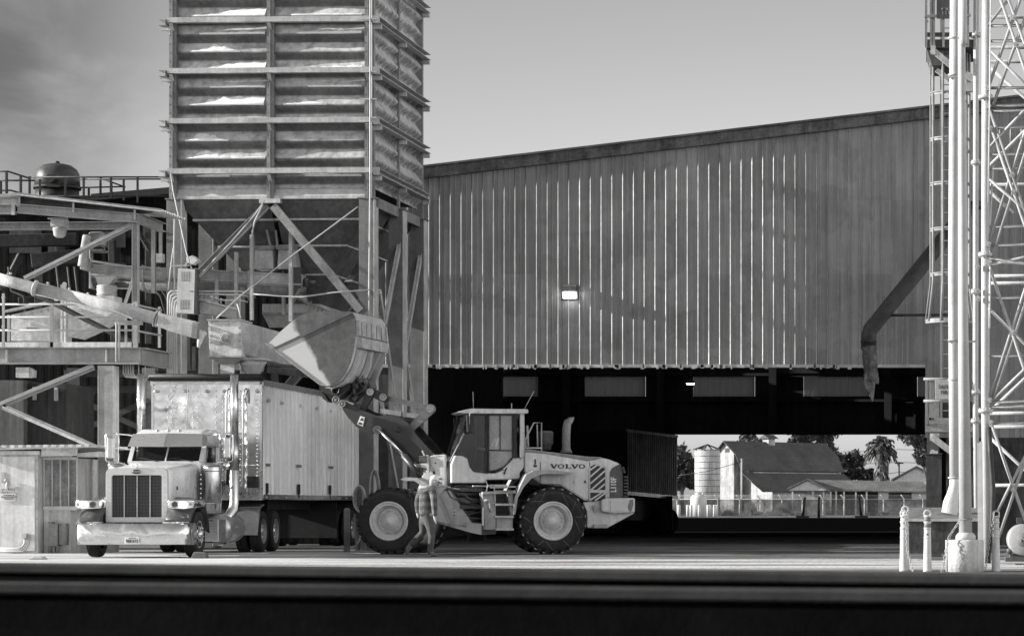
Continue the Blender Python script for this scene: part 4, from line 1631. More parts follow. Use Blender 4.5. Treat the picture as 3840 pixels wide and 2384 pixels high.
for (a, c, w_) in (((-30, 1532), (352, 1374), .16), ((10, 1524), (362, 1678), .13)):
    b = MB()
    b.bar(P(*a, PD - .05), P(*c, PD - .05), .03, w_)
    b.bar(P(*a, PD - .1), P(*c, PD - .1), .10, .02)
    b.build('brace', beamm if w_ > .15 else caked, pf)
b = MB()
for i in range(5):
    X = 463 + i * 9
    b.path([P(X, 1365, PD + .3), P(X, 1400, PD + .3), P(X + 8, 1412, PD + .3), P(X + 20 + (5 - i) * 8, 1417, PD + .35), P(565, 1425, PD + .6)], .022, 8)
b.path([P(520, 1365, PD + .3), P(520, 1402, PD + .3), P(545, 1402, PD + .3), P(545, 1365, PD + .3)], .015, 6)
b.build('conduits', galv, pf)

wf = thing('work_lamp', 'ribbed floodlight under the platform at far left', 'lamp', P(90, 1418, PD))
b = MB()
q = P(62, 1415, PD)
for i in range(12):
    x = q.x + i * .027
    b.box(x, x + .02, PD - .05, PD + .2, q.z, q.z + .24)
b.box(q.x, q.x + .32, PD, PD + .18, q.z + .02, q.z + .2)
b.build('heat_sink', caked, wf)
b = MB()
b.prism([P(112, 1379, PD - .03), P(126, 1388, PD - .03), P(124, 1415, PD - .03), P(110, 1412, PD - .03)], (0, .22, 0))
b.build('bracket', steel_l, wf)

# dark tanks and structure below the platform
tkm = mat('dark_tank_plate', .09, .7, 0, .25, 1, .1, 30, .5, 0)
tn = thing('settling_box', 'large grey steel box under the platform behind the booth', 'tank', P(100, 1660, 66))
b = MB()
b.box(PX(-150, 65), PX(88, 65), 65, 67, 0, PZ(1425, 65))
b.build('box', tkm, tn)
b = MB()
b.box(PX(90, 65.3), PX(248, 65.3), 65.3, 67.5, 0, PZ(1438, 65.3))
b.bar(P(172, 1440, 65.28), P(172, 1700, 65.28), .03, .03)
b.build('box', mat('shaded_tank_plate', .035, .7, 0, .25, 1, .1, 30, .5, 0), tn)  # second box darkened in its colour for the shade it stands in
for (X, Y) in ((130, 1475), (211, 1478)):
    b = MB()
    b.box(PX(X - 6, 65.25), PX(X + 6, 65.25), 65.2, 65.28, PZ(Y + 24, 65.2), PZ(Y - 26, 65.2))
    for k in range(3):
        b.box(PX(X - 4, 65.2), PX(X + 4, 65.2), 65.17, 65.2, PZ(Y - 12 + k * 12, 65.2), PZ(Y - 20 + k * 12, 65.2))
    b.build('switch', steel_l, tn)
fr = thing('support_frame', 'cross-braced steel frame in shadow behind the truck cab', 'steel frame', P(420, 1900, 70))
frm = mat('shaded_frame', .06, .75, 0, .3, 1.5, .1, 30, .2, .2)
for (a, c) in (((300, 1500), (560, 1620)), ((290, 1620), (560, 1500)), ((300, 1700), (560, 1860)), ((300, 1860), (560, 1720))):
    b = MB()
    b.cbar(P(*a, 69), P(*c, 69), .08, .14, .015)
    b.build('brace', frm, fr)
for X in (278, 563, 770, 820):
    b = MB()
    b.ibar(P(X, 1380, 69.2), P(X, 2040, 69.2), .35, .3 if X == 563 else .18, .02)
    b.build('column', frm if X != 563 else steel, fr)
b = MB()
for Y in (1400, 1460, 1660):
    b.ibar(P(240, Y, 69.4), P(900, Y, 69.4), .15, .18, .015)
b.box(PX(296, 69), PX(355, 69), 68.8, 69, PZ(1480, 69), PZ(1465, 69))
b.build('cross_beam', frm, fr)
b = MB()
b.box(PX(640, 70), PX(720, 70), 69.8, 70, PZ(1400, 70), PZ(1260, 70))
b.box(PX(610, 70), PX(900, 70), 71, 71.2, PZ(1420, 70), PZ(1290, 70))
b.bar(P(742, 1240, 70), P(742, 1400, 70), .1)
b.bar(P(760, 1260, 70), P(756, 1395, 70), .08)
b.build('inner_plates', steel_d, fr)

# dark jumble of ducts and beams deep under the canopy
dj = thing('ductwork', 'jumble of dark ducts and beams deep in the shade under the canopy', 'ducts', P(300, 1275, 71))
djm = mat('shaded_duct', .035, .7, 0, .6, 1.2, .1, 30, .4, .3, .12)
rnd = random.Random(31)
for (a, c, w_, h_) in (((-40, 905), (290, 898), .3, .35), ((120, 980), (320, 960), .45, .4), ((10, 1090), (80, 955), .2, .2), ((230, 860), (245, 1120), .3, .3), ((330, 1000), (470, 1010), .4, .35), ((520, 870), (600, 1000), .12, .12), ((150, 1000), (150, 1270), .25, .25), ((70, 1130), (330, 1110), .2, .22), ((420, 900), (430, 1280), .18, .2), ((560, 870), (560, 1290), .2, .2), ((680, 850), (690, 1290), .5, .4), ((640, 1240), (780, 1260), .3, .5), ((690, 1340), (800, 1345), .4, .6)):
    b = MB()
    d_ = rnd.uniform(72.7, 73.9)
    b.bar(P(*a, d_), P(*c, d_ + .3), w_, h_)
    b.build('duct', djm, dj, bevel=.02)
for k in range(6):
    b = MB()
    X = rnd.uniform(20, 600)
    b.path([P(X, 1000, 72.7), P(X + 10, 1090, 72.7), P(X + rnd.uniform(20, 60), 1110, 72.7), P(X + 70, 1250, 72.7)], .035, 6)
    b.build('pipe', steel_d, dj)

# electrical cabinet, flood lamp and conduits on the left bin leg
ec = thing('electrical_cabinet', 'tall pale louvred electrical cabinet hung on the left bin leg', 'cabinet', P(700, 1175, 64.4))
b = MB()
ed = 64.2
b.prism([P(668, 1006, ed), P(731, 1009, ed), P(727, 1176, ed), P(661, 1173, ed)], (0, .35, 0))
cdoor = b.build('door', wpaint, ec, bevel=.008)
b = MB()
for y0 in (1020, 1125):
    for r in range(8):
        for c in range(4):
            X = 679 + c * 9.5 + (-3 if y0 > 1100 else 0)
            Y = y0 + r * 4.6
            b.box(PX(X, ed), PX(X + 7, ed), ed - .006, ed - .003, PZ(Y + 1.6, ed), PZ(Y, ed))
add_to(cdoor, b, inkm)
b = MB()
b.bar(P(712, 1091, ed - .03), P(726, 1094, ed - .03), .03, .02)
b.box(PX(732, ed), PX(737, ed), ed, ed + .3, PZ(1176, ed), PZ(1008, ed))
b.build('handle', steel_d, ec)
cn = thing('conduit_bundle', 'bundle of steel conduits bending down the left bin leg', 'conduit', P(640, 1400, 64.6))
b = MB()
for i in range(5):
    X = 630 + i * 8
    b.path([P(664, 1090 + i * 10, 64.4), P(X + 12, 1092 + i * 10, 64.4), P(X + 3, 1100 + i * 10, 64.4), P(X, 1118 + i * 10, 64.4), P(X, 1420, 64.5)], .024, 8)
b.build('conduits', galv, cn)
b = MB()
for i, Y in enumerate((1092, 1103, 1124)):
    b.path([P(738, Y, 64.4), P(900, Y + (2 if i else 0), 65), P(928, Y + 8, 65.3)], .024, 8)
b.path([P(650, 930, 64.9), P(640, 1010, 64.9), P(632, 1085, 64.9)], .02, 6)
b.path([P(655, 800, 64.9), P(652, 960, 64.9), P(656, 1085, 64.9)], .02, 6)
b.build('conduits', galv, cn)
ff = thing('flood_lamp', 'angular floodlight beside the left bin leg above the cabinet', 'lamp', P(715, 1000, 64.6))
b = MB()
b.prism([P(698, 966, 64.4), P(722, 957, 64.4), P(742, 975, 64.4), P(722, 992, 64.4), P(700, 985, 64.4)], (0, .3, 0))
b.build('housing', caked, ff, bevel=.01)
b = MB()
b.bar(P(700, 985, 64.5), P(697, 998, 64.5), .05)
b.bar(P(640, 997, 64.5), P(710, 995, 64.5), .04)
b.build('bracket', steel_l, ff)

# lower trough conveyor and discharge box over the trailer
lc = thing('trough_conveyor', 'lower bolted trough conveyor between cabinet and discharge box', 'conveyor', P(800, 1190, 64.5))
b = MB()
b.prism([P(738, 1120, 64.6), P(860, 1152, 64.6), P(858, 1190, 64.6), P(730, 1170, 64.6)], (0, .6, 0))
b.build('trough', steel_l, lc)
b = MB()
b.prism([P(738, 1116, 64.55), P(862, 1148, 64.55), P(862, 1155, 64.55), P(738, 1123, 64.55)], (0, .7, 0))
for i in range(6):
    q = P(752 + i * 19, 1117 + i * 5, 64.6)
    b.lathe([(.025, 0), (.025, .08), (.04, .08), (.04, .12)], q, (0, 0, 1), 8)
b.build('bolted_cover', caked, lc)
DB = 62.4
db = thing('discharge_box', 'square dust-caked discharge box with bearing and spout over the trailer', 'hopper', P(845, 1400, DB))
b = MB()
b.prism([P(781, 1204, DB), P(903, 1202, DB), P(907, 1334, DB), P(785, 1334, DB)], (0, 1.0, 0))
b.build('box', caked, db, bevel=.008)
b = MB()
b.box(PX(778, DB), PX(907, DB), DB - .05, DB + 1.0, PZ(1203, DB), PZ(1197, DB))
b.box(PX(782, DB), PX(910, DB), DB - .05, DB + 1.0, PZ(1340, DB), PZ(1334.5, DB))
for (X, ys) in ((789, (1208, 1234, 1258, 1282)), (899, (1228, 1252, 1276))):
    for Y in ys: b.lathe([(.035, 0), (.03, .03)], P(X, Y, DB), (0, -1, 0), 8)
b.build('flanges', steel_l, db)
b = MB()
b.box(PX(826, DB), PX(864, DB), DB - .04, DB - .002, PZ(1290, DB), PZ(1250, DB))
b.lathe([(.09, 0), (.09, .06), (.06, .08), (.05, .14), (.02, .15)], P(843, 1268, DB - .04), (0, -1, 0), 16)
b.build('bearing', steel_l, db, bevel=.006)
b = MB()
top = [P(788, 1341, DB), P(905, 1341, DB), P(905, 1341, DB) + V((0, .9, 0)), P(788, 1341, DB) + V((0, .9, 0))]
mid = [P(826, 1366, DB + .2), P(880, 1366, DB + .2), P(880, 1366, DB + .55), P(826, 1366, DB + .55)]
bot = [P(825, 1408, DB + .2), P(878, 1408, DB + .2), P(878, 1408, DB + .55), P(825, 1408, DB + .55)]
b.loft([bot, mid, top], False)
b.build('spout', caked, db)
b = MB()
u = V((.42, .9, 0)).normalized()
q0, q1 = P(985, 1262, DB + .2), P(985, 1262, DB + .2) + u * 4
secs = []
sp0 = P(905, 1205, DB + .03)
for k in (0, 1):
    o1 = sp0 + V((1.1, 2.4, -.3)) * k
    hw = .0
    secs.append([o1 + V((0, 0, 0)), o1 + V((.45, .0, 0)) * .0 + V((0, .9, 0)), o1 + V((0, .9, -.5)), o1 + V((0, .75, -.78)), o1 + V((0, .45, -.88)), o1 + V((0, .15, -.78)), o1 + V((0, 0, -.5))])
b.loft(secs, False)
b.build('trough', steel_l, db)
b = MB()
q = P(950, 1352, DB + .5)
b.lathe([(.32, 0), (.32, -.12), (.29, -.14), (.27, -.25), (.17, -.33), (.16, -.5)], q, (0, 0, 1), 20)
b.box(q.x - .36, q.x + .36, q.y - .35, q.y + .3, q.z, q.z + .05)
b.build('second_spout', caked, db)
b = MB()
b.bar(q + V((.3, 0, -.1)), q + V((1.1, .6, -.12)), .2, .06)
b.bar(q + V((.3, 0, -.22)), q + V((1.2, .7, -.3)), .22, .16)
b.tube(q + V((1.15, .2, -.3)), q + V((1.15, -.1, -.3)), .09)
b.bar(q + V((.5, .1, -.2)), q + V((.5, .1, -.6)), .15, .15)
b.build('gate_mechanism', steel_d, db)
b = MB()
b.path([P(812, 1194, DB + .2), P(850, 1160, DB + .3), P(862, 1150, DB + .4)], .014, 5)
b.path([P(903, 1192, DB + .2), P(896, 1160, DB + .3), P(890, 1140, DB + .4)], .02, 5)
b.build('lifting_chain', galv, db)
hp2 = thing('lower_hopper', 'lower dark receiving hopper behind the raised loader bucket', 'hopper', P(1040, 1200, 67))
b = MB()
b.loft([[P(1010, 1228, 67), P(1090, 1228, 67), P(1090, 1228, 68), P(1010, 1228, 68)], [P(985, 1180, 66.6), P(1200, 1180, 66.6), P(1200, 1180, 69), P(985, 1180, 69)]], False)
b.box(PX(985, 66.6), PX(1200, 66.6), 66.55, 69, PZ(1179, 66.6), PZ(1140, 66.6))
b.build('funnel', steel_l, hp2)
b = MB()
b.bar(P(985, 1176, 66.5), P(1160, 1176, 66.5), .1, .06)
b.bar(P(905, 1078, 66), P(945, 1128, 66), .1, .1)
b.bar(P(1128, 1084, 66), P(1085, 1150, 66), .1, .08)
for k in range(5): b.bar(P(1150 + k * 14, 1145 + k * 7, 66.3), P(1152 + k * 14, 1120 + k * 9, 66.3), .04)
b.bar(P(1115, 1118, 66.2), P(1235, 1170, 66.2), .06)
b.build('frame', steel, hp2)

# booth
BDp2 = 60.0
bo = thing('booth', 'small pale sheet-metal booth with sliding windows at the left edge', 'booth', P(180, 2074, BDp2))
bom = mat('booth_paint', .52, .65, 0, .2, 1.2, .12, 30, .3, .1)
b = MB()
b.box(PX(-160, BDp2), PX(143, BDp2), BDp2, BDp2 + 2.4, 0, PZ(1697, BDp2))
bwall = b.build('wall', bom, bo)
b = MB()
b.box(PX(145, BDp2), PX(265, BDp2 + .35), BDp2 + .35, BDp2 + 2.4, 0, PZ(1912, BDp2))
b.box(PX(145, BDp2), PX(272, BDp2 + .3), BDp2 + .40, BDp2 + 2.4, PZ(1911, BDp2), PZ(1716, BDp2))
b.build('end_wall', bom, bo)
for i in range(4):
    b = MB()
    x0, x1 = 148 + i * 31, 148 + i * 31 + 27
    b.box(PX(x0, BDp2), PX(x1, BDp2), BDp2 + .36, BDp2 + .385, PZ(1896, BDp2), PZ(1722, BDp2))
    b.build('window', mat('dusty_glass', .22, .35, 0, .5, 3, .05, 30, .5), bo)
b = MB()
for i in range(5):
    X = 146 + i * 31
    b.box(PX(X, BDp2), PX(X + 3, BDp2), BDp2 + .3, BDp2 + .38, PZ(1900, BDp2), PZ(1718, BDp2))
b.box(PX(145, BDp2), PX(275, BDp2), BDp2 + .28, BDp2 + .36, PZ(1912, BDp2), PZ(1897, BDp2))
b.box(PX(145, BDp2), PX(275, BDp2), BDp2 + .28, BDp2 + .36, PZ(1722, BDp2), PZ(1712, BDp2))
b.build('window_frame', wpaint, bo)
b = MB()
b.prism([P(-160, 1690, BDp2 - .3), P(350, 1676, BDp2 - .3), P(350, 1672, BDp2 - .3), P(-160, 1682, BDp2 - .3)], (0, 3.0, 0))
for i in range(15):
    x = PX(-100 + i * 31, BDp2)
    b.box(x, x + .1, BDp2 - .32, BDp2 + 2.6, PZ(1680 - i * .35, BDp2), PZ(1671 - i * .35, BDp2))
b.build('roof', caked, bo)
b = MB()
b.prism([P(155, 1677, BDp2 - .1), P(290, 1676, BDp2 - .1), P(288, 1708, BDp2 - .1), P(155, 1710, BDp2 - .1)], (0, .05, 0))
b.box(PX(-160, BDp2), PX(152, BDp2), BDp2 - .06, BDp2 - .002, PZ(1704, BDp2), PZ(1690, BDp2))
b.prism([P(290, 1698, BDp2), P(372, 1692, BDp2), P(372, 1712, BDp2), P(290, 1712, BDp2)], (0, .6, 0))
b.build('fascia', caked, bo)
b = MB()
b.box(PX(12, BDp2), PX(132, BDp2), BDp2 - .035, BDp2 - .003, .06, PZ(1712, BDp2))
b.build('door', mat('door_paint', .58, .6, 0, .2, 1.4, .1, 30, .25), bo)
b = MB()
for k in range(9):
    b.ball(P(137, 1728 + k * 36, BDp2 - .01), .015, 8)
add_to(bwall, b, steel_l)
b = MB()
b.box(PX(8, BDp2), PX(20, BDp2), BDp2 - .05, BDp2 - .035, PZ(1810, BDp2), PZ(1770, BDp2))
b.ball(P(22, 1800, BDp2 - .1), .04, 10)
b.ball(P(28, 1820, BDp2 - .09), (.05, .04, .09), 10)
b.build('latch', steel_l, bo)
b = MB()
b.box(PX(178, BDp2), PX(210, BDp2), BDp2 + .1, BDp2 + .33, PZ(2046, BDp2), PZ(1962, BDp2))
b.box(PX(212, BDp2), PX(241, BDp2), BDp2 + .15, BDp2 + .33, PZ(2042, BDp2), PZ(1962, BDp2))
b.bar(P(187, 2046, BDp2 + .2), P(187, 2072, BDp2 + .2), .06); b.bar(P(203, 2046, BDp2 + .2), P(203, 2072, BDp2 + .2), .06); b.bar(P(217, 2042, BDp2 + .2), P(217, 2070, BDp2 + .2), .06)
b.box(PX(174, BDp2), PX(190, BDp2), BDp2 + .08, BDp2 + .3, PZ(1962, BDp2), PZ(1954, BDp2))
b.build('meter_boxes', steel, bo, bevel=.01)
b = MB()
for i in range(3):
    o1 = i * 7
    b.path([P(-40, 2062 + i * 5 - 6, BDp2 - .1), P(70 + o1, 2062 + i * 5 - 6, BDp2 - .1), P(84 + o1, 2054 + i * 4 - 6, BDp2 - .1), P(93 + o1, 2036, BDp2 - .1), P(93 + o1, 2010, BDp2 - .1)], .028, 8)
b.box(PX(89, BDp2), PX(98, BDp2), BDp2 - .16, BDp2 - .04, PZ(2018, BDp2), PZ(2000, BDp2))
b.box(PX(98, BDp2), PX(107, BDp2), BDp2 - .16, BDp2 - .04, PZ(2016, BDp2), PZ(1999, BDp2))
b.build('conduits', galv, bo)
sg = thing('danger_sign', 'small white danger sign hung on the booth door', 'sign', P(33, 1878, BDp2 - .08))
b = MB()
b.box(PX(4, BDp2), PX(63, BDp2), BDp2 - .075, BDp2 - .06, PZ(1878, BDp2), PZ(1830, BDp2))
b.build('plate', signw, sg, bevel=.01)
b = MB()
b.box(PX(6, BDp2), PX(61, BDp2), BDp2 - .079, BDp2 - .0755, PZ(1848, BDp2), PZ(1832, BDp2))
b.build('header', inkg, sg)
text('DANGER', .098, signw, sg, P(33.5, 1840, BDp2 - .081), name='lettering', sx=.95, bold=.002)
text('NO SMOKING OR\nOPEN FLAMES PERMITTED\nWITHIN 50 FEET', .044, inkg, sg, P(33.5, 1862.5, BDp2 - .079), name='lettering', sx=.72)
# ------------------------------------------------------------------ truck tractor, local frame: x right, y back, z up, origin under the bumper
TK = V((-16.80, 54.6, 0))
tr_ = thing('semi_truck', 'pale long-nosed semi truck with lit headlights facing the camera', 'truck', TK, .03, local=True)
fpaint = mat('dark_fender_paint', .05, .3, 0, .2, 2, 0, 40, 0, .15, .3)
cpaint = mat('cab_paint', .62, .28, 0, .08, 1.5, 0, 40, .05, .15, .5)


def rrect(hw, z0, z1, r, y, n=6, dx=0):       # rounded-top section
    pts = [(dx - hw, y, z0), (dx + hw, y, z0)]
    for k in range(n + 1):
        a = pi / 2 * k / n
        pts.append((dx + hw - r + r * cos(a), y, z1 - r + r * sin(a)))
    for k in range(n + 1):
        a = pi / 2 + pi / 2 * k / n
        pts.append((dx - hw + r + r * cos(a), y, z1 - r + r * sin(a)))
    return pts


b = MB()
b.loft([rrect(.635, .80, 1.90, .13, .42), rrect(.655, .85, 1.935, .13, .75), rrect(.70, 1.0, 1.99, .13, 1.5), rrect(.765, 1.05, 2.06, .14, 2.55)])
b.build('hood', tpaint, tr_)
b = MB()
for k in range(7):
    b.ball((.715, 2.1, 1.42 - 0 * k), .001, 6) if k < 0 else None
b.lathe([(.045, 0), (.045, .008)], (.678, 1.05, 1.50), (1, -.04, 0), 16)
b.build('hood_badge', fpaint, tr_)
# grille
b = MB()
o_, i_ = rrect(.655, .765, 1.93, .13, .33), rrect(.535, .87, 1.775, .05, .33)
o2, i2 = [(x, .44, z) for x, _, z in o_], [(x, .44, z) for x, _, z in i_]
n = len(o_)
vs = o_ + i_ + o2 + i2
fs = []
for k in range(n):
    j = (k + 1) % n
    fs += [(k, j, n + j, n + k), (n + k, n + j, 3 * n + j, 3 * n + k), (j, k, 2 * n + k, 2 * n + j), (2 * n + k, 2 * n + j, 3 * n + j, 3 * n + k)]
b.add(vs, fs)
gsh = b.build('grille_surround', mat('satin_chrome', .56, .35, .25, .06, 2), tr_, bevel=.012)
gmesh = mat('grille_mesh', .09, .5, .6, .2, 6)
nt = gmesh.node_tree
bs = nt.nodes['Principled BSDF']
ck = nt.nodes.new('ShaderNodeTexChecker'); ck.inputs['Scale'].default_value = 46
ck.inputs[1].default_value = (.012, .012, .012, 1); ck.inputs[2].default_value = (.10, .10, .10, 1)
tcg_ = nt.nodes.new('ShaderNodeTexCoord')
mpg = nt.nodes.new('ShaderNodeMapping'); mpg.inputs['Rotation'].default_value = (0, rad(45), 0)
nt.links.new(tcg_.outputs['Object'], mpg.inputs[0]); nt.links.new(mpg.outputs[0], ck.inputs[0])
nt.links.new(ck.outputs[0], bs.inputs['Base Color'])
b = MB()
b.box(-.53, .53, .405, .42, .875, 1.77)
b.build('grille_mesh', gmesh, tr_)
for x in (-.275, 0, .275):
    b = MB()
    b.box(x - .009, x + .009, .37, .40, .872, 1.773)
    b.build('grille_bar', alu, tr_)
b = MB()
for k in range(9):
    for x in (-.595, .595): b.ball((x, .33, .88 + k * .105), .008, 6)
for k in range(10): b.ball((-.5 + k * .111, .33, .82), .008, 6)
add_to(gsh, b, steel)
em = MB()
em.lathe([(.001, .02), (.10, .015), (.105, 0)], (0, .325, 1.85), (0, -1, 0), 24)
for i, v in enumerate(em.v): em.v[i] = (v[0], v[1], 1.85 + (v[2] - 1.85) * .48)
em.build('emblem', fpaint, tr_)
text('Peterbilt', .062, chrome, tr_, (0, .303, 1.85), shear=.25)
b = MB()
b.box(-.02, .02, .30, .42, 1.93, 2.0)
b.prism([(-.15, .32, 2.01), (.15, .32, 2.01), (.10, .42, 1.985), (0, .5, 1.975), (-.1, .42, 1.985)], (0, 0, .02))
b.build('hood_ornament', chrome, tr_)
# bumper
bumpm = wavy('bumper_chrome', .60, .22, .9, .09, .9, 1, (1, 1, 1.3))
b = MB()
sec = []
for x, y in ((-1.19, .75), (-1.20, .2), (-1.17, .05), (-1.1, 0), (-.6, -.03), (0, -.04), (.6, -.03), (1.1, 0), (1.17, .05), (1.20, .2), (1.19, .75)):
    sec.append([(x, y, .285), (x * .995, y - .03, .30), (x, y - .05, .5), (x, y - .035, .72), (x * .99, y, .745), (x * .96, y + .03, .745), (x * .96, y + .03, .285)])
b.loft(sec)
b.build('bumper', bumpm, tr_)
pl = MB()
pl.box(-.13, .18, -.115, -.097, .30, .455)
plt_ = pl.build('license_plate', signw, tr_, bevel=.006)
text('9E81612', .092, inkm, plt_, (.025, -.119, .365), sx=.80, bold=.002)
text('California', .04, inkg, plt_, (.025, -.119, .434), shear=.3)
# headlights
for sx in (-1, 1):
    b = MB()
    secs = []
    for t, w_, z0, z1, y in ((0, .0, 1.10, 1.16, .35), (.1, 0, 1.06, 1.24, .15), (.45, 0, 1.04, 1.245, .12), (.62, 0, 1.075, 1.235, .2), (.68, 0, 1.10, 1.21, .5)):
        x = sx * (.62 + t)
        secs.append([(x, y, z0), (x, y, z1), (x, y + .45, z1 + .02), (x, y + .45, z0)])
    b.loft(secs)
    b.bar((sx * .55, .5, 1.12), (sx * .75, .4, 1.12), .12, .1)
    hl_ = b.build('headlight', chrome, tr_, bevel=.015)
    b = MB()
    b.box(min(sx * .70, sx * 1.27), max(sx * .70, sx * 1.27), .118, .122, 1.065, 1.22) if False else None
    b.prism([(sx * .74, .125, 1.075), (sx * 1.06, .10, 1.07), (sx * 1.25, .165, 1.09), (sx * 1.25, .165, 1.215), (sx * 1.06, .10, 1.225), (sx * .74, .125, 1.215)], (0, .01, 0))
    b.build('lens', lensm, hl_)
    b = MB()
    b.lathe([(.0001, .03), (.05, .02), (.062, 0)], (sx * (1.04 if sx > 0 else 1.06), .10, 1.145), (0, -1, 0), 16)
    b.build('lamp', lampm, hl_)
    b = MB()
    b.lathe([(.055, 0), (.068, .015), (.075, 0)], (sx * .87, .108, 1.145), (0, -1, 0), 16)
    b.lathe([(.03, 0), (.03, .012)], (sx * 1.19, .145, 1.15), (0, -1, 0), 10)
    b.build('reflector', steel, hl_)
# front fenders
for sx in (-1, 1):
    b = MB()
    secs = []
    prof = [(.02, .76, .70), (.12, .86, .68), (.30, 1.00, .66), (.5, 1.10, .66), (.75, 1.20, .68), (1.0, 1.25, .68), (1.3, 1.22, .70), (1.55, 1.08, .74), (1.72, .85, .78), (1.78, .62, .8)]
    for y, z, xi in prof:
        secs.append([(sx * xi, y, z + .06), (sx * (xi + .25), y, z + .05), (sx * 1.10, y, z + .02), (sx * 1.19, y, z - .03), (sx * 1.20, y, z - .10), (sx * 1.17, y, z - .10), (sx * 1.08, y, z - .03), (sx * xi, y, z + .0)])
    b.loft(secs)
    fd_ = b.build('fender', fpaint, tr_)
    b = MB()
    b.prism([(sx * .66, .04, .76), (sx * 1.17, .05, .76), (sx * 1.15, .22, .98), (sx * 1.05, .3, 1.06), (sx * .70, .3, 1.06)], (0, .04, 0))
    b.build('fender_skirt', fpaint, fd_)
    b = MB()
    b.box(min(sx * .64, sx * 1.2), max(sx * .64, sx * 1.2), .0, .12, .747, .775)
    b.build('fender_step', chrome, fd_)
b = MB()
b.box(-.6, .6, .5, 2.4, .45, .95)
b.box(-.42, -.28, .46, 9.2, .62, .90); b.box(.28, .42, .46, 9.2, .62, .90)
b.box(-.9, .9, .95, 1.1, .42, .54)
b.build('chassis', black, tr_)
# wheels
def wheel(par, c, R, wd, sgn, dual=False, steer=0, rimm=alu, lugs=26):
    """tyre with hollow rim; sgn = outward side along x"""
    c = V(c)
    axv = V((sgn * cos(steer), sgn * sin(steer), 0))
    b = MB()
    for off in ((0, -.34) if dual else (0,)):
        o = c + axv * (off - wd)
        b.lathe([(R * .60, .02), (R * .80, .0), (R * .95, .02), (R * .985, .05), (R * .985, wd * .25), (R * .965, wd * .27), (R * .985, wd * .29), (R * .99, wd * .48), (R * .97, wd * .5), (R * .99, wd * .52), (R * .985, wd * .72), (R * .965, wd * .74), (R * .985, wd * .76), (R * .985, wd - .05), (R * .95, wd - .02), (R * .8, wd), (R * .60, wd - .02)], o, axv, 48, True, False)
    wr_ = b.build('wheel', rubber, par)
    b = MB()
    k = -.11 if dual else -.02
    b.lathe([(R * .61, -.03), (R * .585, -.015), (R * .55, -.04), (R * .53, -.06 + k), (R * .40, -.03 + k), (R * .36, .0 + k), (R * .12, .0 + k), (R * .12, -.1)], c, axv, 40, True, False)
    trim_ = b.build('rim', rimm, wr_)
    b = MB()
    b.lathe([(R * .26, k), (R * .24, k + .03), (R * .17, k + .05), (R * .15, k + .07), (.001, k + .075)], c, axv, 20)
    up_ = V((0, 0, 1)); sd = axv.cross(up_)
    for i in range(10):
        a = 2 * pi * i / 10
        q = c + axv * (k + .0) + (up_ * cos(a) + sd * sin(a)) * R * .31
        b.lathe([(.022, 0), (.02, .05), (.008, .06)], q, axv, 8)
    b.build('hub', alu, wr_)
    b = MB()
    for i in range(10):
        a = 2 * pi * (i + .5) / 10
        q = c + axv * (k - .012) + (up_ * cos(a) + sd * sin(a)) * R * .45
        b.lathe([(.001, .022), (.038, .022), (.038, .0)], q, axv, 12)
    add_to(trim_, b, black)
    return wr_


alurim = mat('polished_rim', .62, .25, .8, .15, 3)
for sx in (-1, 1): wheel(tr_, (sx * 1.19, 1.02, .5), .5, .28, sx, rimm=alurim, steer=.0)
for y in (7.05, 8.38):
    for sx in (-1, 1): wheel(tr_, (sx * 1.22, y, .5), .5, .28, sx, True, rimm=mat('dusty_rim', .25, .5, .3, .3, 3) if y < 8 and sx < 0 else bpy.data.materials['dusty_rim'])
# cab
b = MB()
for (sec_) in ():
    pass
xs = [.83, .84, .84]
def cabsec(y, z0, z1, hw, r=.12): return rrect(hw, z0, z1, r, y)
lower = [cabsec(2.58, .98, 2.09, .80, .05), cabsec(2.75, .95, 2.10, .835, .05), cabsec(4.30, .95, 2.10, .85, .05)]
b.loft(lower)
b.loft([cabsec(2.98, 2.46, 2.62, .80, .1), cabsec(3.1, 2.45, 2.78, .82, .16), cabsec(3.5, 2.45, 2.85, .84, .18), cabsec(4.28, 2.45, 2.86, .84, .18)])
b.box(-.83, .83, 4.18, 4.29, 2.08, 2.5)
for sx in (-1, 1):
    b.prism([(sx * .80, 2.62, 2.09), (sx * .84, 2.72, 2.09), (sx * .83, 3.14, 2.5), (sx * .79, 3.0, 2.5)], (0, 0, .01)) if False else None
    b.bar((sx * .79, 2.66, 2.08), (sx * .785, 3.02, 2.5), .09, .07)
    b.bar((sx * .81, 2.86, 2.08), (sx * .80, 3.08, 2.5), .05, .05)
    b.box(min(sx * .79, sx * .84), max(sx * .79, sx * .84), 3.72, 4.25, 2.08, 2.47)
b.build('cab', cpaint, tr_)
b = MB()
b.box(-.78, .78, 3.9, 3.98, 1.3, 2.4)
for x in (-.4, .42):
    b.box(x - .24, x + .24, 3.55, 3.7, 1.5, 2.28)
    b.box(x - .13, x + .13, 3.53, 3.63, 2.25, 2.42)
b.box(-.75, .75, 2.75, 2.95, 1.9, 2.12)
b.build('interior', black, tr_)
for sx in (-1, 1):
    b = MB()
    x0, x1 = (-.745, -.018) if sx < 0 else (.018, .745)
    b.prism([(x0, 2.66, 2.11), (x1, 2.66, 2.11), (x1, 2.99, 2.49), (x0, 2.99, 2.49)], (0, .015, .0))
    b.build('windshield', glas, tr_)
b = MB()
b.bar((0, 2.655, 2.1), (0, 2.985, 2.49), .03, .03)
for sx in (-1, 1): pass
b.bar((-.76, 2.64, 2.10), (.76, 2.64, 2.10), .04, .03)
b.build('windshield_trim', cpaint, tr_)
b = MB()
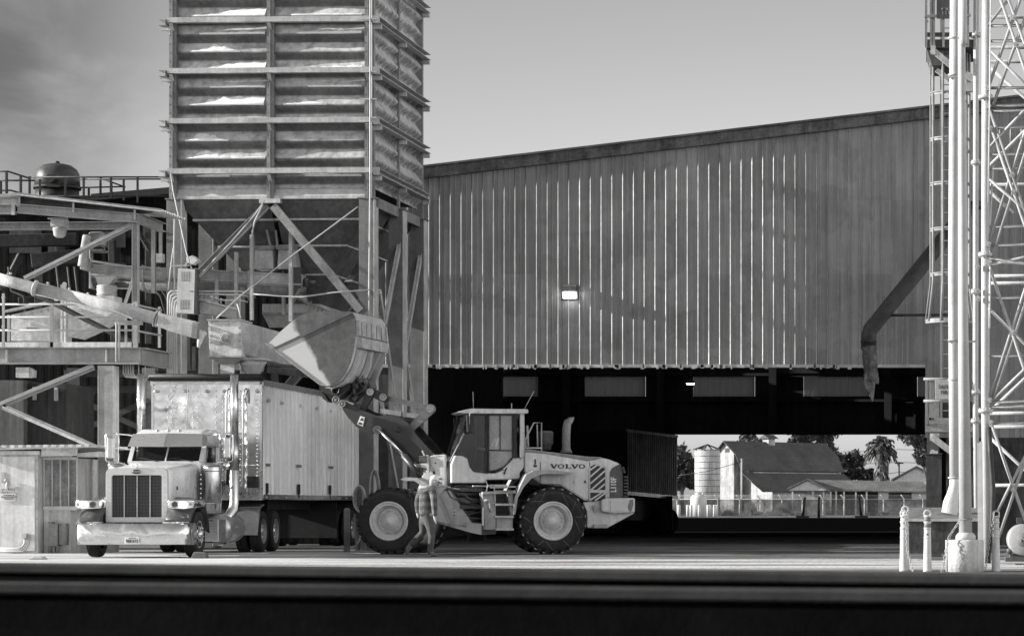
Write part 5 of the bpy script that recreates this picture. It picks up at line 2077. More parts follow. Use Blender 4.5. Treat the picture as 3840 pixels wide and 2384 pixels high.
for (x0, x1) in ((-.15, -.55), (.62, .15)):
    b.bar((x0, 2.60, 2.11), (x1, 2.69, 2.18), .015, .02)
    b.bar((x1 - .12, 2.68, 2.16), (x1 + .16, 2.70, 2.20), .012, .02)
b.build('wiper', black, tr_)
b = MB()
v0 = [(-.86, 2.95, 2.47), (-.82, 2.60, 2.44), (0, 2.50, 2.43), (.82, 2.60, 2.44), (.86, 2.95, 2.47)]
v1 = [(-.82, 3.1, 2.70), (-.78, 2.86, 2.72), (0, 2.78, 2.735), (.78, 2.86, 2.72), (.82, 3.1, 2.70)]
b.add(v0 + v1 + [(x, y + .015, z + .01) for x, y, z in v0] + [(x, y + .015, z + .01) for x, y, z in v1], [(0, 1, 6, 5), (1, 2, 7, 6), (2, 3, 8, 7), (3, 4, 9, 8), (10, 11, 16, 15), (11, 12, 17, 16), (12, 13, 18, 17), (13, 14, 19, 18), (0, 1, 11, 10), (1, 2, 12, 11), (2, 3, 13, 12), (3, 4, 14, 13)])
vis = b.build('sun_visor', mat('visor_paint', .24, .35, .1, .1, 2), tr_)
b = MB()
for t in (-.40, 0, .40):
    for k in range(7):
        z = 2.48 + .235 * k / 7
        y = 2.52 + (abs(t) > .1) * .065 + (z - 2.45) * .9
        b.ball((t - .02 * k * (t < 0), y - .005, z), .007, 6)
add_to(vis, b, steel_d)
b = MB()
for x in (-.25, .0, .25): b.ball((x, 2.95, 2.80), (.05, .06, .03), 8)
b.build('marker_light', alu, tr_)
for sx in (-1, 1):
    b = MB()
    x = sx * .853
    b.box(min(x, x + sx * .012), max(x, x + sx * .012), 3.02, 3.70, 2.11, 2.44)
    b.build('side_window', glas, tr_)
    b = MB()
    b.path([(x, 2.86, 1.05), (x, 2.84, 2.05), (x, 3.08, 2.47), (x, 3.72, 2.47), (x, 3.74, 1.05)], .012, 5)
    b.box(min(x, x + sx * .03), max(x, x + sx * .03), 3.55, 3.68, 1.9, 1.95)
    b.build('door_frame', steel, tr_)
    # mirrors on tube brackets
    b = MB()
    mx_ = sx * 1.30
    b.box(min(mx_ - .08, mx_ + .08), max(mx_ - .08, mx_ + .08), 2.93, 3.06, 2.18, 2.66)
    mi = b.build('mirror', alu, tr_, bevel=.03)
    b = MB()
    b.path([(sx * .84, 3.1, 2.70), (sx * 1.20, 3.0, 2.74), (sx * 1.38, 3.0, 2.74), (sx * 1.42, 3.0, 2.70), (sx * 1.42, 3.0, 2.15), (sx * 1.38, 3.0, 2.11), (sx * 1.15, 3.0, 2.10), (sx * .98, 2.9, 2.06), (sx * .84, 2.9, 1.98)], .016, 8)
    b.path([(sx * 1.14, 3.0, 2.10), (sx * 1.13, 3.0, 2.72), (sx * 1.18, 3.0, 2.745)], .016, 8)
    b.build('mirror_bracket', chrome, mi)
    b = MB()
    b.lathe([(.001, -.05), (.07, -.03), (.10, 0), (.085, .03), (.001, .035)], (sx * 1.27, 2.97, 2.02), (0, 1, 0), 20)
    b.build('round_mirror', chrome, mi)
    # air cleaner
    b = MB()
    b.lathe([(.16, 0), (.20, .03), (.20, .80), (.17, .88), (.10, .90)], (sx * 1.04, 2.62, 1.16), (0, 0, 1), 28)
    ac = b.build('air_cleaner', alu, tr_)
    b = MB()
    for z in (1.33, 1.36, 1.88, 2.0): b.lathe([(.205, 0), (.21, .01), (.205, .02)], (sx * 1.04, 2.62, z), (0, 0, 1), 28)
    b.build('bands', steel, ac)
    b = MB()
    b.box(min(sx * .80, sx * .88), max(sx * .80, sx * .88), 2.42, 2.46, 1.22, 1.86)
    lbm = b.build('light_bar', fpaint, ac)
    for k in range(6):
        b = MB()
        b.ball((sx * .845, 2.415, 1.29 + k * .104), (.026, .02, .026), 8)
        b.build('small_light', chrome, lbm)
    # exhaust stacks
    b = MB()
    sx2 = sx * 1.07
    b.lathe([(.092, 0), (.092, 1.45), (.085, 1.45), (.085, 1.2)], (sx2, 4.62, 2.70), (0, 0, 1), 20)
    b.path([(sx * .80, 4.2, .75), (sx * .98, 4.42, .86), (sx * 1.06, 4.56, 1.02), (sx2, 4.62, 1.2), (sx2, 4.62, 2.72)], [.12, .12, .12, .105, .10], 18)
    st = b.build('exhaust_stack', wavy('stack_chrome', .8, .26, 1, .003) if sx < 0 else bpy.data.materials['stack_chrome'], tr_)
    b = MB()
    b.lathe([(.115, 0), (.115, .72)], (sx2, 4.62, 1.95), (0, 0, 1), 14)
    b.build('heat_shield', alu, st)
    # fuel tank, steps
    b = MB()
    b.lathe([(.001, 0), (.26, .01), (.31, .05), (.325, .1), (.325, 1.45), (.31, 1.5), (.001, 1.55)], (sx * .87, 3.75, .60), (0, 1, 0), 28)
    ft = b.build('fuel_tank', mat('tank_metal', .45, .3, .7, .15, 3) if sx < 0 else bpy.data.materials['tank_metal'], tr_)
    b = MB()
    for y in (4.0, 4.9): b.lathe([(.33, 0), (.335, .02), (.33, .05)], (sx * .87, y, .60), (0, 1, 0), 28)
    b.build('strap', steel, ft)
    b = MB()
    b.box(min(sx * .72, sx * 1.12), max(sx * .72, sx * 1.12), 2.9, 3.6, .32, .82)
    for k in range(7): b.box(min(sx * .74, sx * 1.10), max(sx * .74, sx * 1.10), 2.88, 2.9, .38 + k * .06, .40 + k * .06)
    b.build('step_box', alu, tr_, bevel=.01)
    b = MB()
    b.prism([(sx * .70, 6.2, .42), (sx * 1.24, 6.2, .42), (sx * 1.24, 6.35, .95), (sx * 1.22, 6.6, 1.08), (sx * .72, 6.6, 1.08), (sx * .70, 6.35, .95)], (0, .03, 0))
    b.prism([(sx * .72, 6.6, 1.06), (sx * 1.22, 6.6, 1.06), (sx * 1.20, 7.1, 1.13), (sx * .74, 7.1, 1.13)], (0, 0, .03))
    b.build('mudguard', mat('guard_metal', .36, .38, .5, .2, 2) if sx < 0 else bpy.data.materials['guard_metal'], tr_)
b = MB()
b.prism([(-.45, 6.9, 1.12), (.45, 6.9, 1.12), (.45, 8.2, 1.2), (-.45, 8.2, 1.2)], (0, 0, .06))
b.box(-.5, .5, 5.2, 5.9, .92, .96)
b.build('fifth_wheel', steel_d, tr_)
b = MB()
for k in range(4):
    b.path([(.5 + .08 * k, 4.32, 1.9), (.6 + .05 * k, 4.7, 1.45 - .05 * k), (.4 + .05 * k, 5.6, 1.4), (.3 + .06 * k, 6.4, 1.7)], .016, 6)
for k in range(3): b.path([(.93 + .03 * k, 4.45, 2.75), (.95 + .03 * k, 4.5, 2.2), (.92 + .02 * k, 4.48, 1.6)], .018, 6)
b.build('air_hoses', black, tr_)
b = MB()
b.path([(.35, 3.2, 2.86), (.35, 3.25, 3.9)], .008, 5)
b.build('antenna', galv, tr_)

# ------------------------------------------------------------------ trailer
TL = V((-16.99, 61.0, 0))
tl_ = thing('trailer', 'tall ribbed bulk trailer with a polished riveted front under the bin', 'trailer', TL, 0, local=True)
HWd, Z0, Z1, LN = 1.30, 1.27, 4.06, 13.2
poly = wavy('polished_sheet', .60, .20, 1.1, .026, 1.0, 1.0, (1.6, 1, .6))
b = MB()
b.box(-HWd, HWd, 0, .06, Z0, Z1)
fw_ = b.build('nose_wall', poly, tl_)
sidem = mat('trailer_side', .86, .5, .1, .08, .6, .03, 60, .2, 0)
def side_wall(sx):
    b = MB()
    pts = []
    y = .06
    while y < LN:
        for dy, dd in ((0, 0), (.06, 0), (.07, .045), (.14, .045), (.15, 0), (.38, 0)):
            pts.append((sx * (HWd + dd), y + dy))
        y += .42
    vs = []
    for x, y in pts: vs += [(x, y, Z0 + .12), (x, y, Z1 - .08)]
    b.add(vs, [(2 * i, 2 * i + 2, 2 * i + 3, 2 * i + 1) for i in range(len(pts) - 1)])
    return b.build('side_wall', sidem, tl_, auto=False)
side_wall(1); side_wall(-1)
b = MB()
for sx in (-1, 1):
    b.box(min(sx * (HWd - .05), sx * (HWd + .05)), max(sx * (HWd - .05), sx * (HWd + .05)), .0, LN, Z1 - .079, Z1 + .06)
    b.box(min(sx * (HWd - .05), sx * (HWd + .045)), max(sx * (HWd - .05), sx * (HWd + .045)), .0, LN, Z0, Z0 + .119)
b.box(-HWd + .06, HWd - .06, LN - .06, LN, Z0, Z1)
b.build('side_rails', alu, tl_)
b = MB()
b.box(-HWd - .02, HWd + .02, -.05, .0, Z1 - .05, Z1 + .02)
b.box(-HWd - .03, HWd + .03, -.03, -.004, Z0 - .02, Z0 + .10)
b.bar((-HWd + .01, -.02, Z0), (-HWd + .01, -.02, Z1), .05, .04)
b.bar((HWd - .0, -.02, Z0), (HWd - .0, -.02, Z1), .06, .06)
b.build('nose_frame', alu, tl_)
b = MB()
b.path([(-HWd - .06, -.12, Z1 + .03), (-HWd - .02, -.14, Z1 + .12), (HWd - .02, -.14, Z1 + .12), (HWd + .05, -.12, Z1 + .02)], [.04, .075, .075, .04], 10)
b.prism([(-HWd, -.17, Z1 + .02), (HWd, -.17, Z1 + .02), (HWd, -.17, Z1 + .14), (-HWd, -.17, Z1 + .14)], (0, .2, 0))
b.build('tarp_cap', black, tl_)
b = MB()
b.box(-HWd + .06, HWd - .06, .1, LN - .1, Z1 - .25, Z1 - .2)
b.box(-HWd + .06, HWd - .06, .07, LN - .08, Z0 + .02, Z0 + .08)
b.build('floor', steel_d, tl_)
b = MB()
for x in (-1.27, -.93, -.83, -.33, -.22, .22, .38, .80, .95, 1.20):
    z = Z0 + .2
    while z < Z1 - .1:
        b.ball((x, -.005, z), (.017, .014, .017), 6)
        z += .125 if abs(x) < 1.2 else .09
for k in range(60): b.ball((-1.25 + k * .043, -.053, Z1 - .015), .008, 5)
for k in range(26): b.ball((.45 + k * .034, -.005, 2.08), .012, 5)
add_to(fw_, b, alu)
for x in (-1.2, -.5, .0, .42, 1.22):
    b = MB()
    b.ball((x, -.02, Z1 - .22), (.075, .04, .035), 10)
    b.build('marker_light', alu, tl_)
b = MB()
for k in range(20):
    z = Z0 + .12 + k * .125
for x in (.50, .90):
    b.path([(x, -.01, Z0 + .05), (x, -.16, Z0 + .12), (x, -.16, Z1 - .32), (x + .03, -.14, Z1 - .2), (x + .06, -.10, Z1 - .16), (x + .1, -.05, Z1 - .2), (x + .1, -.02, Z1 - .5)], .02, 8)
for k in range(9): b.bar((.50, -.16, Z0 + .2 + k * .275), (.90, -.16, Z0 + .2 + k * .275), .03, .03)
b.build('ladder', alu, tl_)
b = MB()
b.box(.98, 1.22, -.12, -.004, 1.55, 1.82)
b.build('connection_box', black, tl_, bevel=.01)
b = MB()
for y, z in ((.18, 2.06), (3.3, 2.08), (6.8, 2.10)): b.box(HWd + .03, HWd + .06, y, y + .42, z, z + .07)
b.build('side_plates', steel, tl_)
b = MB()
for y in (.25, 3.4, 6.8):
    b.box(HWd + .03, HWd + .06, y, y + .18, 1.42, 1.66)
    b.box(HWd + .03, HWd + .055, y + .05, y + .12, 1.3, 1.43)
b.build('door_latches', black, tl_)
b = MB()
for y in (.5, 1.8, 3.6, 5.4, 6.9): b.lathe([(.045, 0), (.04, .05), (.02, .07)], (HWd + .02, y, Z1 - .42), (1, 0, 0), 10)
b.build('side_lamp', alu, tl_)
b = MB()
for k in range(14):
    y = .3 + k * .95
    b.ball((HWd + .05, y, Z0 + .05), (.02, .04, .025), 6)
b.build('rail_lights', lensm, tl_)
b = MB()
b.box(-.5, .5, .4, LN - .5, Z0 - .25, Z0 - .01)
b.box(-.5, -.38, 8.5, 12.8, .6, 1.03); b.box(.38, .5, 8.5, 12.8, .6, 1.03)
for sx in (-1, 1):
    b.box(sx * .7 - .08, sx * .7 + .08, 2.6, 2.76, .25, Z0)
    b.box(sx * .7 - .15, sx * .7 + .15, 2.5, 2.86, .2, .26)
b.build('chassis', black, tl_)
b = MB()
b.box(-1.2, 1.2, 8.3, 8.33, .25, 1.2)
b.build('mud_flap', black, tl_)
for y in (10.2, 11.5):
    for sx in (-1, 1): wheel(tl_, (sx * 1.25, y, .5), .5, .28, sx, True, rimm=bpy.data.materials['dusty_rim'])
# ------------------------------------------------------------------ wheel loader
# two frames hinged at the pivot; u runs along each frame from the pivot, v away from the camera
LP = V((PX(1787, 60), 60, 0))
ldr = thing('wheel_loader', 'pale wheel loader with its bucket raised over the trailer', 'loader', LP, 0)
BR, AF = rad(17), rad(5)
UR, VR = V((cos(BR), sin(BR), 0)), V((-sin(BR), cos(BR), 0))
UF, VF = V((-cos(AF), sin(AF), 0)), V((sin(AF), cos(AF), 0))


def R(xc, yc, v):
    """rear frame: crop pixel -> world, solved for the plane at offset v"""
    X, Y = 1300 + xc / 2.137, 1450 + yc / 2.137
    # LP + u*UR + v*VR projected at X
    a, c = LP + VR * v, UR
    k = (X - CX) / F
    u = (k * a.y - a.x) / (c.x - k * c.y)
    p = a + c * u
    return V((p.x, p.y, PZ(Y, p.y)))


def Fw(X, Y, v):
    """front frame, native photo pixel"""
    a, c = LP + VF * v, UF
    k = (X - CX) / F
    u = (k * a.y - a.x) / (c.x - k * c.y)
    p = a + c * u
    return V((p.x, p.y, PZ(Y, p.y)))


def Fc(xc, yc, v): return Fw(1300 + xc / 2.137, 1450 + yc / 2.137, v)
def F2(xc, yc, v): return Fw(700 + xc / 2.52, 1150 + yc / 2.52, v)


def rplate(b, pts, v, th_): return b.prism([R(x, y, v) for x, y in pts], VR * th_)
def fplate(b, pts, v, th_, f=Fc): return b.prism([f(x, y, v) for x, y in pts], VF * th_)


# wheels
def loader_wheel(c, axv, chain, seed):
    R0, wd = .775, .58
    o = V(c) - axv * wd
    b = MB()
    b.lathe([(.40, .06), (.52, .02), (.64, .0), (.70, .03), (.735, .08), (.745, .16), (.745, wd - .16), (.735, wd - .08), (.70, wd - .03), (.64, wd), (.52, wd - .02), (.40, wd - .06)], o, axv, 56, True, False)
    up_ = V((0, 0, 1)); sd = axv.cross(up_)
    for i in range(24):
        for s_, off in ((0, 0), (1, .5)):
            a = 2 * pi * (i + off) / 24
            e1 = up_ * cos(a) + sd * sin(a)
            e2 = -up_ * sin(a) + sd * cos(a)
            t0, t1 = (.02, wd * .55) if s_ == 0 else (wd * .45, wd - .02)
            sk = .10 if s_ == 0 else -.10
            p = []
            for (t, r, k) in ((t0, .69, sk), (t0, .765, sk), (t1, .778, -sk * .2), (t1, .70, -sk * .2)):
                if s_: r = {.69: .70, .765: .778, .778: .765, .70: .69}[r]
                p.append(o + axv * t + e1 * r + e2 * (k if not s_ else -k * .0 + (-sk * .2 if t == t0 else sk)))
            b.prism(p, e2 * .10)
    w_ = b.build('wheel', rubber, ldr)
    b = MB()
    b.lathe([(.455, -.03), (.44, -.005), (.425, -.005), (.41, -.05), (.385, -.06), (.375, -.04), (.365, -.045), (.35, -.13), (.30, -.20), (.29, -.22), (.285, -.16), (.275, -.15), (.20, -.15), (.195, -.11), (.13, -.105), (.12, -.05), (.08, -.045), (.07, -.02), (.001, -.015)], V(c), axv, 48, True, False)
    rim_ = b.build('rim', mat('rim_paint', .50, .55, 0, .2, 4, .2, 40) if 'rim_paint' not in bpy.data.materials else bpy.data.materials['rim_paint'], w_)
    b = MB()
    for i in range(20):
        a = 2 * pi * i / 20
        if i % 5 == 4: continue
        q = V(c) + axv * -.155 + (up_ * cos(a) + sd * sin(a)) * .24
        b.lathe([(.02, 0), (.02, .035), (.008, .04)], q, axv, 8)
    add_to(rim_, b, ypaint)
    if chain:
        b = MB()
        rnd = random.Random(seed)
        for i in range(22):
            a = 2 * pi * i / 22
            a2 = a + rnd.uniform(-.5, .5)
            b.path([V(c) + axv * .012 + (up_ * cos(a) + sd * sin(a)) * .69, V(c) + axv * .0 + (up_ * cos(a2) + sd * sin(a2)) * .50], .003, 4) if i % 2 else None
            e1 = up_ * cos(a) + sd * sin(a); e2 = -up_ * sin(a) + sd * cos(a)
            q = V(c) - axv * .06 + e1 * .745
            b.prism([q - e2 * .035, q + e2 * .035, q + e2 * .03 + e1 * .03, q - e2 * .03 + e1 * .03], axv * .04)
        b.build('tyre_chain', steel, w_)
    return w_


WH = 1.02 + .29
cf, crr = LP + UF * 1.72, LP + UR * 1.60
for s_, vv in ((-1, -WH), (1, WH)):
    q = cf + VF * vv + V((0, 0, .765)); loader_wheel(q, VF * s_, False, 1)
    q = crr + VR * vv + V((0, 0, .765)); loader_wheel(q, VR * s_, s_ < 0, 2)

# rear chassis and counterweight
NV = -.95
b = MB()
rplate(b, [(1085, 845), (1330, 845), (1340, 1000), (1330, 1145), (1110, 1145), (1085, 1000)], -.78, 1.56)
rplate(b, [(1300, 900), (1930, 900), (1930, 1090), (1300, 1090)], -.35, .7)
b.build('chassis', steel_d, ldr)
b = MB()
rplate(b, [(1890, 925), (2040, 905), (2040, 1000), (2310, 1010), (2090, 1130), (1925, 1130), (1925, 1000)], -.80, 1.9)
cw = b.build('counterweight', ypaint, ldr, bevel=.03)
b = MB()
rplate(b, [(2042, 905), (2075, 893), (2305, 888), (2312, 900), (2310, 1008), (2140, 1015), (2042, 998)], -.98, 2.26)
b.build('counterweight_block', ypaint, cw, bevel=.05)
b = MB()
rplate(b, [(2115, 905), (2220, 895), (2222, 990), (2115, 995)], -1.0, .015)
b.build('access_cover', mat('cover_paint', .5, .5, 0, .1, 3), cw)
b = MB()
rplate(b, [(2270, 905), (2295, 900), (2300, 940), (2280, 1000), (2258, 985), (2255, 950)], -.995, .012)
b.build('chipped_paint', inkg, cw)
b = MB()
rplate(b, [(1980, 1100), (2090, 1100), (2090, 1130), (1980, 1130)], -.86, .05)
rplate(b, [(1970, 950), (1990, 945), (2010, 1000), (1985, 1000)], -.86, .05)
b.build('tow_steps', steel_l, cw)
# engine hood
HV = -.83
b = MB()
def hoodsec(v, dz=0, k=1.0):
    pts = [(1432, 520), (1570, 530), (1940, 592), (2045, 568), (2100, 578), (2188, 612), (2215, 700), (2218, 888), (1945, 915), (1900, 910), (1720, 800), (1555, 780), (1432, 690)]
    return [R(x, y, HV) + VR * (v - HV) for x, y in pts]
b.prism(hoodsec(HV), VR * 1.66)
b.build('engine_hood', ypaint, ldr, bevel=.06)
b = MB()
rplate(b, [(1436, 498), (1440, 530), (1560, 540), (1942, 592), (2040, 572), (2042, 562), (1930, 558)], -.80, 1.6)
b.build('hood_top', steel, ldr, bevel=.02)
b = MB()
rplate(b, [(1950, 640), (1985, 622), (2070, 655), (2070, 905), (1950, 912)], HV - .012, .01)
gr_ = b.build('side_grille', inkm, ldr)
b = MB()
def slash(x0, y0, x1, y1):
    b.bar(R(x0, y0, HV - .025), R(x1, y1, HV - .025), .02, .035)
for y in (720, 775, 830): slash(1952, y, 2072, y - 105)
slash(1952, 665, 2010, 625); slash(2005, 830, 2072, 775)
for y in (905,): slash(1952, y, 2040, y - 55)
slash(1990, 910, 2072, 850)
slash(1948, 830, 2100, 832); slash(1948, 840, 2100, 842); slash(1948, 640, 1948, 912); slash(2078, 640, 2078, 905); slash(2078, 640, 2000, 615)
b.build('louvre_bars', ypaint, gr_)
b = MB()
rplate(b, [(2108, 690), (2125, 650), (2195, 615), (2212, 700), (2216, 886), (2108, 893)], HV - .014, .012)
rg = b.build('grille_panel', steel_d, ldr)
b = MB()
for k in range(7):
    p = R(2222, 720 + k * 26, HV + .02)
    b.bar(p, p + UR * .09, .02, .04)
    b.bar(p + UR * .09 + V((0, 0, -.03)), p + UR * .09 + V((0, 0, .03)), .02, .02)
b.bar(R(2212, 640, HV + .05), R(2228, 690, HV + .05), .05, .05)
b.build('grille_comb', steel_d, rg)
def rtext(s, size, m, par, xc, yc, v, up=None, right=None, **k):
    return text(s, size, m, par, R(xc, yc, v), right or tuple(UR), up or (0, 0, 1), **k)
rtext('L110F', .185, signw, rg, 2140, 783, HV - .018, up=tuple(-UR), right=(0, 0, 1), sx=.78, bold=.004)
# maker's name in broad slab serif capitals, built letter by letter
lt = MB()
def letter(pts, x0, wd, hh):
    lt.prism([R(1768, 636, HV - .006) + UR * (x0 + px * wd) + V((0, 0, (py - .5) * hh)) for px, py in pts], VR * -.004)
def ring(x0, wd, hh):
    n = 24
    c = R(1768, 636, HV - .006) + UR * (x0 + wd / 2)
    vs = []
    for k in range(n):
        a = 2 * pi * k / n
        vs.append(c + UR * (cos(a) * wd / 2) + V((0, 0, sin(a) * hh / 2)))
    for k in range(n):
        a = 2 * pi * k / n
        vs.append(c + UR * (cos(a) * wd / 2 * .56) + V((0, 0, sin(a) * hh / 2 * .72)))
    fs = [(k, (k + 1) % n, n + (k + 1) % n, n + k) for k in range(n)]
    lt.add(vs, fs)
Vp = [(0, 1), (.40, 1), (.40, .90), (.33, .90), (.55, .36), (.74, .90), (.65, .90), (.65, 1), (1, 1), (1, .90), (.92, .90), (.58, 0), (.42, 0), (.08, .90), (0, .90)]
Lp = [(0, 0), (1, 0), (1, .36), (.90, .36), (.82, .12), (.45, .12), (.45, .90), (.55, .90), (.55, 1), (0, 1), (0, .90), (.12, .90), (.12, .10), (0, .10)]
hh = .105
x0 = -.41
letter(Vp, x0, .19, hh); ring(x0 + .185, .155, hh); letter(Lp, x0 + .36, .135, hh); letter(Vp, x0 + .49, .19, hh); ring(x0 + .675, .155, hh)
lt.build('lettering', inkm, ldr, auto=False)
b = MB()
rplate(b, [(1505, 578), (1517, 578), (1517, 622), (1505, 622)], HV - .012, .01)
rplate(b, [(1498, 625), (1525, 625), (1525, 642), (1498, 642)], HV - .012, .01)
for yy in (757, 770): b.lathe([(.012, 0), (.012, .01)], R(1820, yy, HV), -VR, 8)
rplate(b, [(1905, 750), (1918, 750), (1918, 770), (1905, 770)], HV - .012, .01)
b.build('hood_latch', inkm, ldr)
b = MB()
b.path([R(1552, 600, HV - .004), R(1552, 905, HV - .004)], .008, 4)
b.path([R(1555, 780, HV - .004), R(1700, 782, HV - .004), R(1905, 910, HV - .004)], .01, 4)
b.path([R(1948, 600, HV - .004), R(1944, 915, HV - .004)], .008, 4)
b.build('panel_gap', inkm, ldr)
# rear fender over the near wheel, and its twin
fend = [(1832, 690), (1800, 682), (1610, 664), (1500, 672), (1440, 700), (1395, 790), (1352, 880), (1335, 1000), (1338, 1025), (1352, 1020), (1372, 890), (1420, 800), (1480, 735), (1560, 700), (1610, 697), (1800, 700)]
for vv in (-1.30, .75):
    b = MB()
    rplate(b, fend, vv, .55) if vv < 0 else b.prism([R(x, y, -1.30) + VR * (1.30 + .75) for x, y in fend], VR * .55)
    b.build('fender', mat('fender_plastic', .31, .6, 0, .12, 2, .1, 40, .2, .15) if 'fender_plastic' not in bpy.data.materials else bpy.data.materials['fender_plastic'], ldr)
# exhaust and intake
b = MB()
e0, e1, e2, e3 = R(1762, 520, -.1), R(1758, 420, -.1), R(1762, 330, -.1), R(1800, 262, -.1)
b.lathe([(.15, 0), (.10, .10), (.098, .2)], R(1760, 528, -.1), (0, 0, 1), 18)
b.path([e0, e1, e2, (e2 + e3) / 2 + V((-.03, 0, .03)), e3, R(1822, 244, -.1)], [.098, .10, .10, .095, .07, .012], 18)
b.build('exhaust_pipe', mat('exhaust_steel', .19, .6, .3, .3, 3, .2, 40), ldr)
b = MB()
q = R(1598, 470, .1)
b.lathe([(.12, -.10), (.12, .0), (.15, .02), (.17, .05), (.17, .30), (.15, .335), (.12, .345), (.001, .35)], q, (0, 0, 1), 24)
b.build('pre_cleaner', steel_d, ldr)
text('Sy-Klone', .05, galv, ldr, q + V((-.0, -.175, .2)), tuple(UR), (0, 0, 1), shear=.3) if False else None
# cab
CV = -.72
b = MB()
rplate(b, [(838, 620), (868, 548), (930, 552), (968, 572), (985, 640), (1015, 680), (1090, 690), (1200, 690), (1270, 655), (1318, 585), (1345, 568), (1392, 570), (1388, 738), (1115, 745), (1115, 770), (838, 770)], CV, 1.44)
b.build('cab_base', ypaint, ldr, bevel=.03)
b = MB()
rplate(b, [(905, 203), (900, 196), (955, 182), (1000, 174), (1450, 178), (1456, 184), (1455, 211), (1400, 214), (940, 213)], CV - .08, 1.6)
b.build('roof', ypaint, ldr, bevel=.03)
for vv in (CV, -CV - .06):
    b = MB()
    dv = VR * (vv - CV)
    for (a, c, w_) in (((960, 215), (862, 545), .06), ((1122, 215), (1118, 690), .05), ((1138, 215), (1138, 690), .03), ((1352, 215), (1350, 570), .07)):
        p, q = R(*a, CV) + dv, R(*c, CV) + dv
        b.bar(p, q, w_, .06)
    p = [R(x, y, CV) + dv for x, y in ((1116, 690), (1150, 676), (1200, 668), (1265, 640), (1330, 566))]
    b.path(p, .022, 6)
    b.bar(R(1330, 228, CV) + dv, R(1330, 566, CV) + dv, .03, .03)
    b.bar(R(940, 222, CV) + dv, R(1350, 222, CV) + dv, .03, .05)
    b.bar(R(1230, 230, CV) + dv, R(1230, 505, CV) + dv, .02, .03)
    b.bar(R(1140, 507, CV) + dv, R(1335, 510, CV) + dv, .02, .03)
    b.build('window_frame', black, ldr)
for vv in (-CV - .1, CV):
    b = MB()
    dv = VR * (vv - CV)
    b.prism([R(x, y, CV) + dv for x, y in ((1388, 212), (1424, 212), (1430, 560), (1392, 570))], VR * .1)
    b.build('cab_pillar', ypaint, ldr, bevel=.015)
b = MB()
b.prism([R(x, y, CV - .004) for x, y in ((1338, 700), (1395, 575), (1424, 560), (1424, 640), (1350, 735), (1310, 738))], VR * .06)
b.build('slanted_trim', ypaint, ldr, bevel=.015)
b = MB()
b.prism([R(x, y, CV + .01) for x, y in ((965, 225), (1112, 225), (1112, 688), (1015, 678), (985, 640), (968, 572), (872, 548))], VR * .012)
b.build('side_glass', cabglas, ldr)
b = MB()
b.prism([R(x, y, CV + .01) for x, y in ((1142, 225), (1345, 225), (1345, 560), (1265, 640), (1200, 668), (1142, 675))], VR * .012)
b.build('door_glass', doorglas, ldr)
b = MB()
for dv in (VR * 1.40,):
    b.prism([R(x, y, CV + .01) + dv for x, y in ((965, 225), (1345, 225), (1345, 560), (1200, 668), (1015, 678), (872, 548))], VR * .012)
b.build('side_glass', cabglas, ldr)
b = MB()
p0, p1 = R(955, 218, CV + .05), R(862, 545, CV + .05)
b.prism([p0, p1, p1 + VR * 1.34, p0 + VR * 1.34], UR * .012)
b.build('windshield', cabglas, ldr)
b = MB()
p0, p1 = R(1400, 225, CV + .06), R(1400, 560, CV + .06)
b.prism([p0, p1, p1 + VR * 1.32, p0 + VR * 1.32], UR * .012)
b.build('window_glass', cabglas, ldr)
b = MB()
c = R(1230, 640, 0)
b.box(c.x - .25, c.x + .25, c.y - .28, c.y + .28, c.z - .15, c.z + .02)
b.prism([R(1300, 640, -.25), R(1340, 640, -.25), R(1345, 330, -.25), R(1315, 330, -.25)], VR * .5)
b.build('seat', black, ldr, bevel=.04)
b = MB()
b.path([R(1000, 680, 0), R(1020, 520, 0), R(1035, 490, 0)], .05, 10)
q = R(1035, 488, 0)
b.lathe([(.19, 0), (.205, .01), (.19, .025), (.175, .01)], q, (R(1010, 440, 0) - R(1035, 488, 0)), 24)
b.box(q.x - .5, q.x - .3, q.y - .3, q.y + .5, q.z - .5, q.z - .05)
b.build('steering_column', black, ldr)
# cab mirrors, wipers, antennas, handrails
for (xc, y0, y1, vv) in ((990, 225, 370, CV - .28), (885, 250, 380, -CV + .1)):
    b = MB()
    p, q = R(xc, y0, vv), R(xc, y1, vv)
    b.prism([p - UR * .09, p + UR * .09, q + UR * .07, q - UR * .07], VR * .06)
    b.build('mirror', black, ldr, bevel=.03)
b = MB()
b.path([R(1085, 205, CV), R(1000, 210, CV - .25), R(985, 216, CV - .27), R(984, 300, CV - .27)], .014, 6)
b.path([R(930, 205, -CV), R(885, 235, -CV + .1), R(882, 300, -CV + .1)], .014, 6)
b.path([R(938, 370, CV - .02), R(830, 600, CV - .02)], .02, 6)
b.path([R(1435, 492, CV), R(1432, 420, CV), R(1500, 288, CV), R(1560, 286, CV), R(1562, 655, CV)], .018, 6)
b.path([R(1430, 490, CV), R(1562, 490, CV)], .02, 6)
b.path([R(1445, 310, CV + .3), R(1452, 480, CV + .3)], .03, 6)
b.path([R(1525, 300, CV + .5), R(1530, 480, CV + .5)], .018, 6)
b.path([R(1435, 500, CV), R(1436, 690, CV)], .018, 6)
b.build('handrails', steel_l, ldr)
b = MB()
b.path([R(1016, 175, 0), R(1012, 38, 0)], .008, 5)
b.path([R(1425, 175, -.3), R(1500, 36, -.3)], .007, 5)
b.path([R(1322, 178, .2), R(1322, 130, .2)], .012, 5)
b.build('antenna', galv, ldr)
b = MB()
b.bar(R(1262, 700, CV - .03), R(1280, 645, CV - .03), .03, .04)
b.bar(R(1115, 640, CV - .015), R(1118, 668, CV - .015), .03, .04)
b.bar(R(1115, 280, CV - .015), R(1118, 300, CV - .015), .03, .04)
b.build('door_handle', black, ldr)
